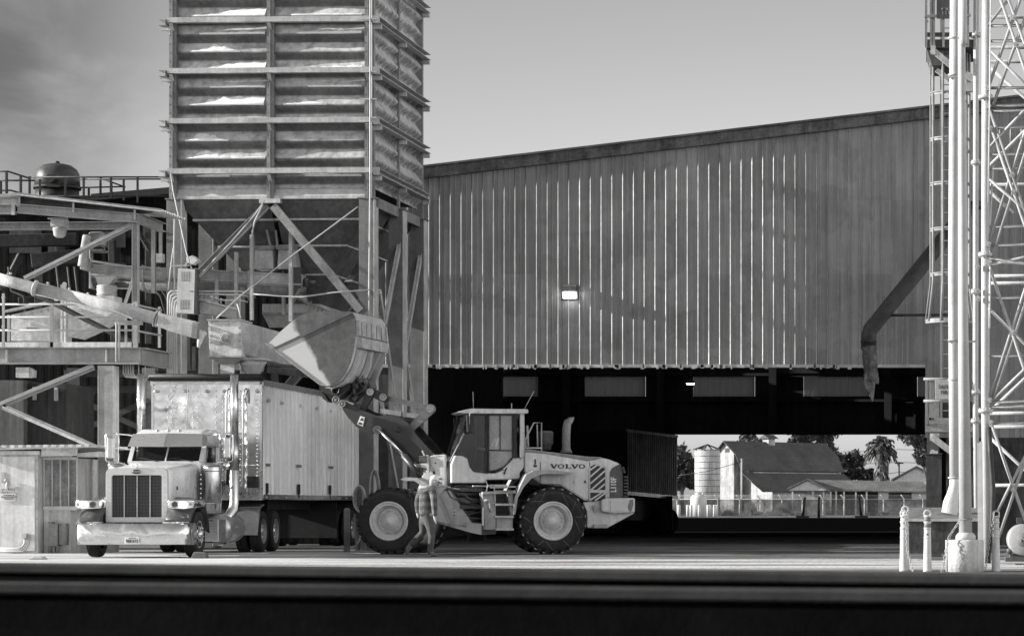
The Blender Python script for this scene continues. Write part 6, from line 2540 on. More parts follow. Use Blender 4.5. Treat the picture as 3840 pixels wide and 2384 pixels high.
# mid section: steps, tank box, hoses, hinge
b = MB()
SV = -1.12
rplate(b, [(1085, 850), (1105, 845), (1195, 845), (1195, 1145), (1110, 1145), (1105, 1000)], SV, .5)
rplate(b, [(1200, 1045), (1330, 1045), (1330, 1140), (1200, 1140)], SV, .04)
rplate(b, [(1290, 845), (1335, 845), (1330, 1145), (1318, 1145), (1318, 1040)], SV, .4)
b.build('step_box', mat('step_paint', .30, .6, 0, .2, 2, .1, 40, .2, .2) , ldr, bevel=.01)
for yy in (838, 942, 1040, 1140):
    b = MB()
    b.bar(R(1190, yy, SV - .02), R(1335, yy, SV - .02), .16, .05)
    b.build('step', steel_l, ldr)
b = MB()
b.bar(R(1010, 793, SV + .1), R(1352, 800, SV + .1), .2, .03)
b.bar(R(1085, 850, SV), R(1350, 840, SV), .2, .06)
b.build('deck_plate', steel_l, ldr)
b = MB()
b.path([R(1120, 835, SV - .03), R(1130, 790, SV - .03), R(1180, 785, SV - .03), R(1190, 915, SV - .03), R(1182, 915, SV - .03)], .018, 6)
b.path([R(1115, 745, CV - .02), R(1128, 790, CV - .1)], .012, 5)
b.path([R(1105, 910, SV - .02), R(1140, 905, SV - .02), R(1150, 960, SV - .02), R(1160, 1000, SV - .02)], .03, 6)
b.build('grab_rail', steel_l, ldr)
b = MB()
rnd = random.Random(9)
for k in range(14):
    y = 800 + k * 22
    b.path([R(840 + rnd.uniform(0, 40) + max(0, y - 815) * .75, y, rnd.uniform(-.6, -.3)), R(930, y + rnd.uniform(-20, 40), -.5), R(1100, y + rnd.uniform(-10, 30), rnd.uniform(-.6, -.3))], .025, 6)
b.path([Fc(800, 815, -.9), R(900, 825, -.75), R(1000, 828, -.75)], .035, 8)
b.bar(R(900, 820, -.78), R(1080, 826, -.78), .06, .08)
b.bar(R(905, 900, -.7), R(990, 925, -.7), .06, .08)
b.path([Fc(800, 820, -.9), Fc(830, 880, -.92), R(880, 905, -.8), R(910, 890, -.7)], .022, 6)
b.path([R(940, 860, -.7), R(1000, 905, -.75), R(1060, 920, -.7)], .018, 6)
b.bar(R(910, 960, -.6), R(1090, 965, -.6), .1, .08)
b.build('hydraulic_hoses', steel_d, ldr)
b = MB()
hq = LP + V((0, 0, .45))
b.lathe([(.22, -.15), (.22, .7), (.14, .72)], hq, (0, 0, 1), 16)
rplate(b, [(980, 1080), (1085, 1100), (1085, 1180), (980, 1160)], -.35, .7)
rplate(b, [(860, 700), (1100, 745), (1100, 1120), (1000, 1120), (860, 830)], -.3, .6)
b.build('hinge', black, ldr)
b = MB()
rplate(b, [(1085, 965), (1100, 965), (1100, 1110), (1085, 1110)], SV - .01, .02)
rplate(b, [(1150, 782), (1285, 782), (1285, 812), (1150, 812)], CV - .1, .03)
b.build('scale_plate', wpaint, ldr)

# front frame
FVN = -.72
b = MB()
fplate(b, [(652, 560), (700, 545), (790, 540), (800, 800), (740, 870), (700, 905), (600, 720), (655, 640)], FVN, .12)
b.prism([Fc(x, y, FVN) + VF * (2 * -FVN - .12) for x, y in [(652, 560), (700, 545), (790, 540), (800, 800), (740, 870), (700, 905), (600, 720), (655, 640)]], VF * .12)
fplate(b, [(700, 850), (825, 825), (890, 920), (1000, 1090), (1085, 1095), (1080, 1185), (1000, 1170), (740, 1095), (660, 1000)], -.66, 1.32)
fplate(b, [(600, 680), (700, 700), (720, 900), (560, 900)], -.5, 1.0)
b.build('chassis', ypaint, ldr, bevel=.015)
b = MB()
fplate(b, [(672, 570), (790, 560), (790, 800), (700, 800), (705, 660), (672, 625)], FVN - .05, .04)
b.build('tower_cover', ypaint, ldr, bevel=.02)
b = MB()
for (xc, yc) in ((748, 735), (738, 765), (725, 782)): fplate(b, [(xc - 10, yc - 6), (xc + 10, yc - 6), (xc + 10, yc + 6), (xc - 10, yc + 6)], FVN - .06, .01)
b.lathe([(.02, 0), (.02, .01)], Fc(712, 610, FVN - .05), -VF, 8)
fplate(b, [(690, 675), (708, 675), (708, 700), (690, 700)], FVN - .06, .01)
b.build('cover_slots', inkm, ldr)
for vv in (-1.28, .72):
    b = MB()
    pp = [(428, 742), (470, 724), (560, 728), (640, 772), (700, 880), (760, 1000), (792, 1090), (730, 1075), (690, 960), (640, 850), (600, 790), (540, 752), (470, 752)]
    b.prism([Fc(x, y, -1.28) + VF * (vv + 1.28) for x, y in pp], VF * .55)
    b.build('fender', bpy.data.materials['fender_plastic'], ldr)
b = MB()
fplate(b, [(848, 985), (876, 985), (876, 1040), (848, 1040)], -.675, .012)
wl_ = b.build('warning_label', signw, ldr)
b = MB()
b.prism([Fc(x, y, -.68) for x, y in ((862, 990), (873, 1008), (851, 1008))], VF * -.004)
b.prism([Fc(x, y, -.68) for x, y in ((854, 1020), (870, 1020), (870, 1034), (854, 1034))], VF * -.004)
b.build('pictogram', inkg, wl_)
b = MB()
b.bar(Fc(825, 1103, -.70), Fc(950, 1107, -.70), .02, .03)
for xc in (830, 945): b.lathe([(.03, 0), (.045, .02), (.03, .04)], Fc(xc, 1105, -.72), VF, 10)
b.build('locking_bar', steel_l, ldr)
# headlamp bracket
b = MB()
fplate(b, [(582, 555), (635, 548), (640, 605), (582, 600)], -.85, .2)
fplate(b, [(555, 618), (590, 618), (590, 645), (555, 645)], -.85, .15)
b.build('work_lights', steel_d, ldr, bevel=.01)
b = MB()
fplate(b, [(636, 545), (650, 545), (655, 610), (660, 690), (640, 650), (585, 640), (585, 615), (635, 610)], -.82, .08)
b.bar(Fc(605, 510, -.8), Fc(625, 555, -.8), .03)
b.build('lamp_bracket', ypaint, ldr)

# boom: two dark side plates and cross tubes
boom = [(1276, 1500), (1297, 1506), (1355, 1537), (1414, 1559), (1454, 1555), (1494, 1562), (1525, 1582), (1565, 1638), (1629, 1705), (1680, 1730), (1672, 1765), (1640, 1768), (1573, 1742), (1533, 1712), (1490, 1665), (1454, 1636), (1414, 1627), (1367, 1622), (1335, 1598), (1307, 1567), (1285, 1535)]
b = MB()
for v0 in (-.52, .44):
    b.prism([Fw(x, y, -.52) + VF * (v0 + .52) for x, y in boom], VF * .08)
for (X, Y) in ((1310, 1535), (1420, 1590), (1500, 1620)):
    p = Fw(X, Y, -.45)
    b.tube(p, p + VF * .9, .12)
b.prism([Fw(x, y, -.44) for x, y in ((1380, 1560), (1500, 1580), (1560, 1650), (1530, 1690), (1440, 1620), (1380, 1605))], VF * .88)
bo_ = b.build('boom', dpaint, ldr)
b = MB()
b.prism([Fw(x, y, -.53) for x, y in ((1351, 1559), (1368, 1564), (1361, 1598), (1339, 1590))], VF * .006)
wl2 = b.build('warning_label', signw, bo_)
b = MB()
b.prism([Fw(x, y, -.536) for x, y in ((1358, 1564), (1364, 1578), (1349, 1575))], VF * -.003)
b.prism([Fw(x, y, -.536) for x, y in ((1346, 1582), (1358, 1585), (1356, 1593), (1343, 1589))], VF * -.003)
b.build('pictogram', inkm, wl2)
def pin(b, X, Y, v, r, l=.06):
    b.lathe([(r, 0), (r, l), (r * .7, l), (r * .65, l * .5), (r * .4, l * .5), (r * .35, l + .005), (.001, l + .006)], Fw(X, Y, v), -VF, 24)
for (X, Y, r) in ((1417, 1612, .10), (1262, 1500, .09), (1286, 1514, .08)):
    b = MB()
    pin(b, X, Y, -.53, r)
    b.build('boom_pin', steel, bo_)
b = MB()
b.lathe([(.001, .001), (.07, .001), (.07, -.01)], Fw(1494, 1611, -.535), -VF, 16)
b.build('boom_hole', inkm, bo_)
# lift cylinder
for vv in (-.62, .55):
    dv = VF * (vv + .62)
    b = MB()
    b.tube(Fw(1513, 1706, -.62) + dv, Fw(1592, 1798, -.62) + dv, .085)
    b.tube(Fw(1560, 1738, -.62) + dv + VF * -.1, Fw(1580, 1765, -.62) + dv + VF * -.1, .03)
    cy = b.build('lift_cylinder', dpaint, ldr)
    b = MB()
    b.tube(Fw(1424, 1612, -.62) + dv, Fw(1514, 1707, -.62) + dv, .042)
    b.build('piston_rod', chrome, cy)
b = MB()
for k in range(4):
    b.path([Fw(1440 + k * 4, 1630, -.5), Fw(1490 + k * 5, 1668, -.55), Fw(1540 + k * 6, 1730, -.5)], .014, 5)
    b.path([Fw(1555 + k * 8, 1605, 0), Fw(1590 + k * 8, 1650, 0), Fw(1600 + k * 10, 1690, .1)], .02, 5)
b.bar(Fw(1568, 1602, .3), Fw(1655, 1698, .3), .03, .09)
b.build('hoses', black, ldr)
# bellcrank linkage
lk = MB()
def link(X0, Y0, X1, Y1, r0, r1, v, th_, bb):
    p, q = Fw(X0, Y0, v), Fw(X1, Y1, v)
    d_ = (q - p).normalized(); nrm = d_.cross(VF)
    pts = []
    for k in range(9):
        a = pi / 2 + pi * k / 8
        pts.append(p + (d_ * cos(a) + nrm * sin(a)) * r0)
    for k in range(9):
        a = -pi / 2 + pi * k / 8
        pts.append(q + (d_ * cos(a) + nrm * sin(a)) * r1)
    bb.prism(pts, VF * th_)
link(1613, 1533, 1534, 1612, .115, .08, -.2, .08, lk)
link(1613, 1533, 1534, 1612, .115, .08, .15, .08, lk)
link(1440, 1490, 1610, 1530, .06, .06, -.08, .1, lk)
lkm = mat('worn_link', .22, .5, .1, .3, 3, .1, 40)
lk.build('tilt_lever', lkm, ldr)
lk = MB()
link(1388, 1468, 1440, 1492, .10, .10, -.25, .1, lk)
link(1388, 1468, 1358, 1535, .10, .07, -.30, .1, lk)
link(1388, 1468, 1350, 1450, .10, .08, -.25, .1, lk)
lk.build('tilt_link', dpaint, ldr)
for (X, Y, v, r) in ((1613, 1533, -.2, .09), (1437, 1489, -.26, .085), (1388, 1469, -.31, .085), (1388, 1469, .3, .08)):
    b = MB()
    pin(b, X, Y, v, r, .03)
    b.build('link_pin', steel_l, ldr)
# bucket
bw0, bwid = -1.32, 2.40
chk = [(740, 352), (770, 350), (880, 240), (980, 150), (1070, 85), (1150, 58), (1300, 48), (1530, 42), (1560, 50), (1590, 95), (1592, 280), (1575, 400), (1545, 520), (1500, 620), (1440, 700), (1370, 742), (1300, 748), (1252, 735), (1100, 620), (950, 505), (820, 405)]
buckm = mat('worn_bucket', .11, .35, .2, .35, .8, .05, 14, .15, 0)
nt = buckm.node_tree
# pale feed crust with a ragged edge against bare dark steel
bsb = nt.nodes['Principled BSDF']
src = bsb.inputs['Base Color'].links[0].from_socket
tcb = nt.nodes.new('ShaderNodeTexCoord')
spb = nt.nodes.new('ShaderNodeSeparateXYZ'); nt.links.new(tcb.outputs['Object'], spb.inputs[0])
nb_ = nt.nodes.new('ShaderNodeTexNoise'); nb_.inputs['Scale'].default_value = 2.5; nb_.inputs['Detail'].default_value = 6
nt.links.new(tcb.outputs['Object'], nb_.inputs['Vector'])
ad = nt.nodes.new('ShaderNodeMath'); ad.operation = 'MULTIPLY_ADD'
nt.links.new(nb_.outputs[0], ad.inputs[0]); ad.inputs[1].default_value = .5
cmb = nt.nodes.new('ShaderNodeMath'); cmb.operation = 'MULTIPLY_ADD'
nt.links.new(spb.outputs[2], cmb.inputs[0]); cmb.inputs[1].default_value = .55; nt.links.new(spb.outputs[0], cmb.inputs[2])
nt.links.new(cmb.outputs[0], ad.inputs[2])
edge = (Fw(1205, 1255, bw0) - LP)
ev = edge.x + .55 * edge.z - .22
mrb = nt.nodes.new('ShaderNodeMapRange')
mrb.inputs['From Min'].default_value = ev - .05; mrb.inputs['From Max'].default_value = ev + .05
mrb.inputs['To Min'].default_value = .56; mrb.inputs['To Max'].default_value = .0
nt.links.new(ad.outputs[0], mrb.inputs[0])
mxb = nt.nodes.new('ShaderNodeMix'); mxb.data_type = 'RGBA'
mrb2 = nt.nodes.new('ShaderNodeMapRange')
mrb2.inputs['From Min'].default_value = 0; mrb2.inputs['From Max'].default_value = .56
nt.links.new(mrb.outputs[0], mrb2.inputs[0])
nt.links.new(mrb2.outputs[0], mxb.inputs[0]); nt.links.new(src, mxb.inputs[6]); mxb.inputs[7].default_value = (.42, .42, .42, 1)
nt.links.new(mxb.outputs[2], bsb.inputs['Base Color'])
mm = nt.nodes.new('ShaderNodeMath'); mm.operation = 'MULTIPLY_ADD'; mm.inputs[1].default_value = -.45; mm.inputs[2].default_value = .45
nt.links.new(mrb2.outputs[0], mm.inputs[0]); nt.links.new(mm.outputs[0], bsb.inputs['Metallic'])
b = MB()
n0 = len(chk)
near = [F2(x, y, bw0) for x, y in chk]
# shell: skin from the lip along the floor, round the back, to the other lip; open mouth between
cen = sum(near, V()) / n0
path_ = near[1:] if False else near
outer = [p + VF * .041 for p in near[:18]]
sk_ = []
for i, p in enumerate(outer):
    sk_.append(p)
vs = []
for p in outer:
    inw = (cen - p); inw = (inw - VF * inw.dot(VF)).normalized() * .035
    vs.append([p, p + VF * (bwid - .082), p + VF * (bwid - .082) + inw, p + inw])
b.loft(vs, False)
bk = b.build('bucket', mat('dusty_bucket_shell', .46, .7, .0, .2, 1.0, .2, 14, .3, .2), ldr)
b = MB()
for k_ in (0, bwid - .04):
    b = MB()
    b.prism([p + VF * k_ for p in near], VF * .04)
    b.build('side_cheek', buckm, bk)
b = MB()
e0 = F2(1560, 52, bw0 - .02); e1 = F2(815, 402, bw0 - .02)
b.bar(e0, e1, .02, .055)
for vv in (0, bwid + .02):
    pass
b.build('edge_bar', steel_d, bk)
b = MB()
b.prism([F2(x, y, bw0 - .03) for x, y in ((728, 350), (745, 350), (830, 412), (1256, 728), (1246, 738), (815, 415))], VF * (bwid + .06)) if False else None
b.bar(F2(735, 352, bw0 + bwid / 2), F2(735, 352, bw0 + bwid / 2) + V((.01, 0, -.001)), .1, .1) if False else None
p, q = F2(738, 352, bw0 - .03), F2(826, 410, bw0 - .03)
b.prism([p, p + V((0, 0, .05)), q + V((0, 0, .05)), q], VF * .12)
p, q = F2(822, 404, bw0 - .03), F2(1252, 732, bw0 - .03)
b.prism([p + V((.0, 0, .035)), q + V((0, 0, .035)), q, p], VF * .10)
b.build('cutting_edge', steel, bk)
# back ribs, stiffener plate and hooks on the bucket rear
b = MB()
wb_ = F2(1592, 100, bw0)
def rear(xc, yc, v): return F2(xc, yc, bw0) + VF * v
outn = -UF
b.prism([rear(1592, 120, .05), rear(1592, 270, .05), rear(1592, 270, .05) + outn * .06, rear(1592, 130, .05) + outn * .05], VF * (bwid - .1))
b.prism([rear(1590, 290, .2), rear(1578, 385, .2), rear(1578, 385, .2) + outn * .14, rear(1590, 290, .2) + outn * .12], VF * (bwid - .4))
bp_ = b.build('stiffener_plate', mat('dusty_back', .40, .8, 0, .3, 3, .6, 20, .3, .2), bk)
b = MB()
for i in range(6):
    v = .3 + i * .38
    b.prism([rear(1592, 140, v) + outn * .052, rear(1592, 265, v) + outn * .062, rear(1592, 265, v) + outn * .075, rear(1592, 140, v) + outn * .062], VF * .02)
b.build('stiffeners', steel, bp_)
b = MB()
b.prism([F2(x, y, -1.0) for x, y in ((1596, 390), (1632, 395), (1570, 580), (1515, 690), (1445, 755), (1370, 776), (1300, 764), (1380, 747), (1447, 702), (1508, 617), (1552, 520))], VF * .08)
b.build('hinge_ear', mat('ear_paint', .34, .6, 0, .3, 3, .2, 20, .2, .2), bk)
arm_m = mat('rib_paint', .40, .6, 0, .25, 3, .2, 20, .2, .2)
for v in (.22, 1.1, 1.95):
    b = MB()
    o1 = [rear(x, y, v) + outn * .01 for x, y in ((1578, 390), (1548, 520), (1503, 620), (1445, 700), (1375, 744))]
    o2 = [p + (outn * k + V((0, 0, -k * .5))) for p, k in zip(o1, (.06, .11, .11, .08, .03))]
    b.prism(o1 + o2[::-1], VF * .13)
    b.build('shell_rib', arm_m, bk)
# coupler arms between bucket and boom
cpm = mat('coupler_steel', .30, .6, .1, .3, 2, .2, 30, .2, .2)
b = MB()
for v0 in (-.62, .40):
    pts = [(1575, 400), (1620, 395), (1575, 560), (1520, 680), (1450, 730), (1400, 720), (1460, 690), (1510, 600)]
    b.prism([F2(x, y, -.62) + VF * (v0 + .62) + outn * .02 for x, y in pts], VF * .09)
b.build('coupler_arms', cpm, ldr)
b = MB()
for (a, c, v, w_) in (((1700, 420), (1560, 640), -.1, .09), ((1810, 430), (1700, 660), .35, .16), ((1650, 420), (1600, 640), .1, .12), ((1860, 440), (1750, 700), .5, .05)):
    b.bar(F2(*a, v), F2(*c, v), w_, .14)
b.build('coupler_frame', cpm, ldr)
b = MB()
for (X, Y, v, r) in ((1610, 435, -.3, .075), (1720, 455, 0, .08)):
    b.lathe([(r, 0), (r, .05), (r * .6, .05), (r * .5, .02), (.001, .02)], F2(X, Y, v), -VF, 18)
b.build('coupler_pin', steel_d, ldr)
b = MB()
fplate(b, [(1250, 730), (1300, 745), (1370, 745), (1500, 640), (1540, 660), (1530, 780), (1440, 860), (1360, 880), (1290, 800)], -.55, .5, F2)
b.build('coupler_head', dpaint, ldr)
b = MB()
b.lathe([(.10, 0), (.10, .08), (.075, .08), (.075, -.2)], F2(1415, 790, -.56), -VF, 20)
b.build('coupler_bore', dpaint, ldr)
b = MB()
fplate(b, [(1270, 800), (1300, 830), (1340, 890), (1330, 900), (1280, 860)], -.6, .4, F2)
b.build('coupler_hook', dpaint, ldr)
b = MB()
b.lathe([(.001, 0), (.072, 0), (.072, -.02)], F2(1415, 790, -.57), -VF, 20)
b.build('pin_bore', black, ldr)
rnd = random.Random(21)
b = MB()
for k in range(12):
    a = (1560 + rnd.uniform(-20, 120), 660 + rnd.uniform(-40, 40))
    c = (1580 + rnd.uniform(-60, 130), 760 + rnd.uniform(-40, 60))
    e_ = (1550 + rnd.uniform(-30, 60), 860 + rnd.uniform(-20, 30))
    b.path([F2(*a, rnd.uniform(-.5, .2)), F2(*c, rnd.uniform(-.6, .1)), F2(*e_, rnd.uniform(-.4, .1))], rnd.choice((.016, .024, .03)), 6)
for k in range(9):
    q = F2(1560 + rnd.uniform(0, 130), 640 + rnd.uniform(0, 140), rnd.uniform(-.5, -.1))
    b.lathe([(rnd.uniform(.03, .07), 0), (.05, .1), (.02, .12)], q, (rnd.uniform(-1, 1), rnd.uniform(-1, 0), rnd.uniform(-1, 1)), 10)
fplate(b, [(1600, 700), (1720, 690), (1740, 760), (1690, 800), (1610, 840), (1540, 900), (1530, 840)], -.1, .5, F2)
b.build('coupler_hydraulics', steel_d, ldr)
# ------------------------------------------------------------------ people
skinm = mat('skin_tone', .34, .55, 0, .1, 12)
jackm = mat('plaid_jacket', .115, .9, 0, .3, 9, .9, 13, 0, 0)
nt = jackm.node_tree
bsj = nt.nodes['Principled BSDF']
srcj = bsj.inputs['Base Color'].links[0].from_socket
tcj = nt.nodes.new('ShaderNodeTexCoord')
facs = []
for ax_i, sc_ in ((0, 15), (2, 14)):
    wv = nt.nodes.new('ShaderNodeTexWave')
    wv.bands_direction = 'XYZ'[ax_i]
    wv.inputs['Scale'].default_value = sc_ / 8
    wv.inputs['Distortion'].default_value = 1.2
    wv.inputs['Detail Scale'].default_value = 1.5
    nt.links.new(tcj.outputs['Object'], wv.inputs['Vector'])
    mr_ = nt.nodes.new('ShaderNodeMapRange')
    mr_.inputs['From Min'].default_value = .35; mr_.inputs['From Max'].default_value = .65
    mr_.inputs['To Min'].default_value = .72; mr_.inputs['To Max'].default_value = 1.2
    nt.links.new(wv.outputs['Fac'], mr_.inputs[0])
    facs.append(mr_.outputs[0])
mj = nt.nodes.new('ShaderNodeMath'); mj.operation = 'MULTIPLY'
nt.links.new(facs[0], mj.inputs[0]); nt.links.new(facs[1], mj.inputs[1])
vj = nt.nodes.new('ShaderNodeVectorMath'); vj.operation = 'SCALE'
nt.links.new(srcj, vj.inputs[0]); nt.links.new(mj.outputs[0], vj.inputs['Scale'])
nt.links.new(vj.outputs[0], bsj.inputs['Base Color'])
jeansm = mat('denim', .07, .9, 0, .5, 7, 1.0, 13, 0, 0)
bootm = mat('boot_leather', .10, .75, 0, .4, 12, .4, 30)
hoodm = mat('hood_cloth', .40, .9, 0, .15, 10, .5, 22)
capm = mat('pale_cap', .66, .8, 0, .08, 10)


def skin_mesh(nodes, edges, root, sub=2):
    """nodes: name -> (co, radius or (rx, ry)); gives verts and faces of the grown surface"""
    names = list(nodes)
    me = bpy.data.meshes.new('skeleton')
    me.from_pydata([tuple(nodes[n][0]) for n in names], [(names.index(a), names.index(c)) for a, c in edges], [])
    o = bpy.data.objects.new('skeleton', me)
    C.objects.link(o)
    o.modifiers.new('Skin', 'SKIN').use_smooth_shade = True
    for i, n in enumerate(names):
        r = nodes[n][1]
        me.skin_vertices[0].data[i].radius = r if isinstance(r, tuple) else (r, r)
        me.skin_vertices[0].data[i].use_root = n == root
    sb = o.modifiers.new('Subdivision', 'SUBSURF')
    sb.levels = sb.render_levels = sub
    dg = bpy.context.evaluated_depsgraph_get()
    m2 = bpy.data.meshes.new_from_object(o.evaluated_get(dg))
    vs = [v.co.copy() for v in m2.vertices]
    fs = [tuple(p.vertices) for p in m2.polygons]
    bpy.data.objects.remove(o)
    bpy.data.meshes.remove(me)
    bpy.data.meshes.remove(m2)
    return vs, fs


MD = 56.5
def M3(xc, yc, dy=0.0):
    p = P(1450 + xc / 3.78, 1700 + yc / 3.78, MD)
    p.y += dy
    return p


man = thing('person', 'man in pale cap and plaid hooded jacket walking past the loader wheel', 'person', P(1612, 2087, MD))
ft = M3(620, 1440).z
def chain(*n): return [(n[i], n[i + 1]) for i in range(len(n) - 1)]
nodes = {
    'pelvis': (M3(560, 900, .02), (.125, .105)), 'waist': (M3(560, 800, .02), (.13, .11)), 'chest': (M3(562, 640, .02), (.155, .125)), 'upper': (M3(575, 540, .02), (.13, .10)),
    'neck': (M3(625, 470, .03), .055), 'skull': (M3(652, 425, .03), .07), 
    'rsh': (M3(668, 530, -.10), .062), 'relb': (M3(690, 720, -.16), .048), 'rwr': (M3(700, 900, -.16), .033), 'rpalm': (M3(706, 935, -.16), (.036, .022)),
    'rf1': (M3(716, 962, -.185), .0105), 'rf1b': (M3(724, 985, -.18), .009), 'rf2': (M3(718, 965, -.165), .0105), 'rf2b': (M3(730, 990, -.16), .009), 'rf3': (M3(712, 968, -.145), .010), 'rf3b': (M3(722, 992, -.14), .009), 'rf4': (M3(704, 964, -.13), .0095), 'rf4b': (M3(712, 984, -.125), .008),
    'rth': (M3(722, 938, -.19), .011), 'rthb': (M3(732, 958, -.195), .009),
    'lsh': (M3(470, 530, .14), .062), 'lelb': (M3(405, 690, .17), .048), 'lwr': (M3(420, 850, .15), .033), 'lpalm': (M3(424, 885, .15), (.036, .022)),
    'lf1': (M3(432, 915, .13), .0105), 'lf2': (M3(430, 920, .15), .0105), 'lf3': (M3(425, 918, .17), .010), 'lf4': (M3(420, 912, .185), .009), 'lth': (M3(440, 895, .12), .011),
    'rhip': (M3(610, 930, -.05), .092), 'rkn': (M3(648, 1170, -.07), .062), 'rcalf': (M3(632, 1270, -.05), .060), 'rank': (M3(618, 1390, -.05), .042), 'rheel': (M3(605, 1415, -.05), .030), 'rtoe': (M3(700, 1430, -.06), .020),
    'lhip': (M3(500, 930, .10), .092), 'lkn': (M3(498, 1120, .12), .064), 'lcalf': (M3(420, 1200, .14), .060), 'lank': (M3(318, 1300, .15), .042), 'lheel': (M3(288, 1305, .15), .030), 'ltoe': (M3(274, 1400, .15), .020),
}
edges = chain('pelvis', 'waist', 'chest', 'upper', 'neck', 'skull') + chain('upper', 'rsh', 'relb', 'rwr', 'rpalm') + chain('upper', 'lsh', 'lelb', 'lwr', 'lpalm') \
    + chain('pelvis', 'rhip', 'rkn', 'rcalf', 'rank', 'rheel') + [('rank', 'rtoe')] + chain('pelvis', 'lhip', 'lkn', 'lcalf', 'lank', 'lheel') + [('lank', 'ltoe')]
for f in ('rf1', 'rf2', 'rf3', 'rf4'): edges += [('rpalm', f), (f, f + 'b')]
edges += [('rpalm', 'rth'), ('rth', 'rthb')]
for f in ('lf1', 'lf2', 'lf3', 'lf4', 'lth'): edges += [('lpalm', f)]
v_, f_ = skin_mesh(nodes, edges, 'pelvis')
b = MB()
b.add(v_, f_, True)
hc = M3(668, 395, .03)
fwd = V((.86, .42, -.28)).normalized()
def head(b, hc, fwd, sc=1.0):
    upv = V((0, 0, 1)); upv = (upv - fwd * upv.dot(fwd)).normalized(); sd = fwd.cross(upv)
    vs, fs = [], []
    n, m = 20, 14
    for i in range(m + 1):
        th_ = pi * i / m
        z = cos(th_)
        for k in range(n):
            a = 2 * pi * k / n
            x, y = sin(th_) * cos(a), sin(th_) * sin(a)
            fx = .098 * x * (1.0 if x > 0 else 1.05)
            fy = .076 * y * (1 - .12 * max(0, -z))
            fz = .118 * z
            if x > .3 and abs(y) < .35:        # brow, nose, lips, chin
                fx += .024 * math.exp(-((z + .10) / .13) ** 2) * max(0, 1 - abs(y) / .22)
                fx += .008 * math.exp(-((z + .52) / .10) ** 2) + .010 * math.exp(-((z + .80) / .14) ** 2)
                fx -= .007 * math.exp(-((z - .12) / .09) ** 2) * (abs(y) > .1)
            if z < -.2 and x > 0: fx *= 1 - .06 * (-z - .2)
            vs.append(hc + (fwd * fx + sd * fy + upv * fz) * sc)
    for i in range(m):
        for k in range(n):
            fs.append((i * n + k, i * n + (k + 1) % n, (i + 1) * n + (k + 1) % n, (i + 1) * n + k))
    b.add(vs, fs, True)
    for s in (-1, 1): b.ball(hc + (sd * s * .077 - fwd * .008 - upv * .01) * sc, (.018 * sc, .012 * sc, .030 * sc), 8)
    return upv, sd
upv, sd = head(b, hc, fwd)
b.build('body', skinm, man)
# clothes grown over the same pose
def grown(name, sub_nodes, edges_, root, m, sub=2, par=man):
    vv, ff = skin_mesh(sub_nodes, edges_, root, sub)
    b = MB(); b.add(vv, ff, True)
    return b.build(name, m, par)
jn = {'hem': (M3(556, 940, .02), (.195, .165)), 'mid': (M3(549, 735, .02), (.20, .160)), 'chest': (M3(554, 585, .02), (.19, .152)), 'upper': (M3(572, 515, .02), (.135, .115)), 'col': (M3(605, 475, .03), .085),
      'rsh': (M3(660, 525, -.11), .088), 'rar': (M3(688, 630, -.15), .082), 'relb': (M3(694, 725, -.17), .072), 'rfo': (M3(702, 815, -.17), .064), 'rwr': (M3(704, 890, -.16), .052),
      'lsh': (M3(470, 525, .14), .088), 'lelb': (M3(412, 690, .17), .072), 'lwr': (M3(425, 855, .15), .052)}
grown('jacket', jn, chain('hem', 'mid', 'chest', 'upper', 'col') + chain('upper', 'rsh', 'rar', 'relb', 'rfo', 'rwr') + chain('upper', 'lsh', 'lelb', 'lwr'), 'hem', jackm)
pn = {'waist': (M3(560, 820, .02), (.15, .125)), 'seat': (M3(558, 915, .02), (.155, .13)), 'rhip': (M3(612, 960, -.05), .112), 'rth': (M3(632, 1060, -.06), .098), 'rkn': (M3(650, 1165, -.07), .080), 'rcalf': (M3(636, 1270, -.05), .076), 'rank': (M3(618, 1425, -.05), .078),
      'lhip': (M3(502, 960, .10), .112), 'lth': (M3(505, 1040, .11), .098), 'lkn': (M3(500, 1118, .12), .082), 'lcalf': (M3(420, 1200, .14), .078), 'lank': (M3(300, 1310, .15), .070)}
grown('jeans', pn, chain('waist', 'seat', 'rhip', 'rth', 'rkn', 'rcalf', 'rank') + chain('seat', 'lhip', 'lth', 'lkn', 'lcalf', 'lank'), 'seat', jeansm)
grown('boot', {'a': (M3(614, 1360, -.05), .066), 'h': (M3(604, 1416, -.05), (.062, .055)), 'm': (M3(665, 1424, -.055), (.060, .046)), 't': (M3(738, 1430, -.06), (.055, .036))}, chain('a', 'h', 'm', 't'), 'h', bootm)
grown('boot', {'a': (M3(345, 1275, .15), .066), 'h': (M3(290, 1300, .15), (.062, .055)), 'm': (M3(278, 1360, .15), (.060, .048)), 't': (M3(266, 1432, .15), (.055, .038))}, chain('a', 'h', 'm', 't'), 'h', bootm)
grown('hood', {'a': (M3(480, 475, -.06), .05), 'b': (M3(535, 500, -.11), (.085, .055)), 'c': (M3(600, 478, -.10), .06), 'd': (M3(640, 470, -.08), .045), 'e': (M3(570, 445, .06), .05)}, chain('a', 'b', 'c', 'd') + [('a', 'e')], 'b', hoodm)
b = MB()
vs = []
cupc = hc + upv * .022
n = 20
secs = []
for i in range(7):
    th_ = pi / 2 * i / 6
    secs.append([cupc + fwd * (.108 * cos(th_) * cos(2 * pi * k / n)) + sd * (.086 * cos(th_) * sin(2 * pi * k / n)) + upv * (.108 * sin(th_) + .012) for k in range(n)])
b.loft(secs)
br = []
for dz in (0, -.008):
    br.append([cupc + fwd * x + sd * y + upv * (dz + .008 - .15 * max(0, x - .08) - abs(y) * .12) for x, y in ((.08, -.07), (.13, -.068), (.175, -.04), (.188, 0), (.175, .04), (.13, .068), (.08, .07))])
cp_ = b.build('cap', capm, man)
b = MB()
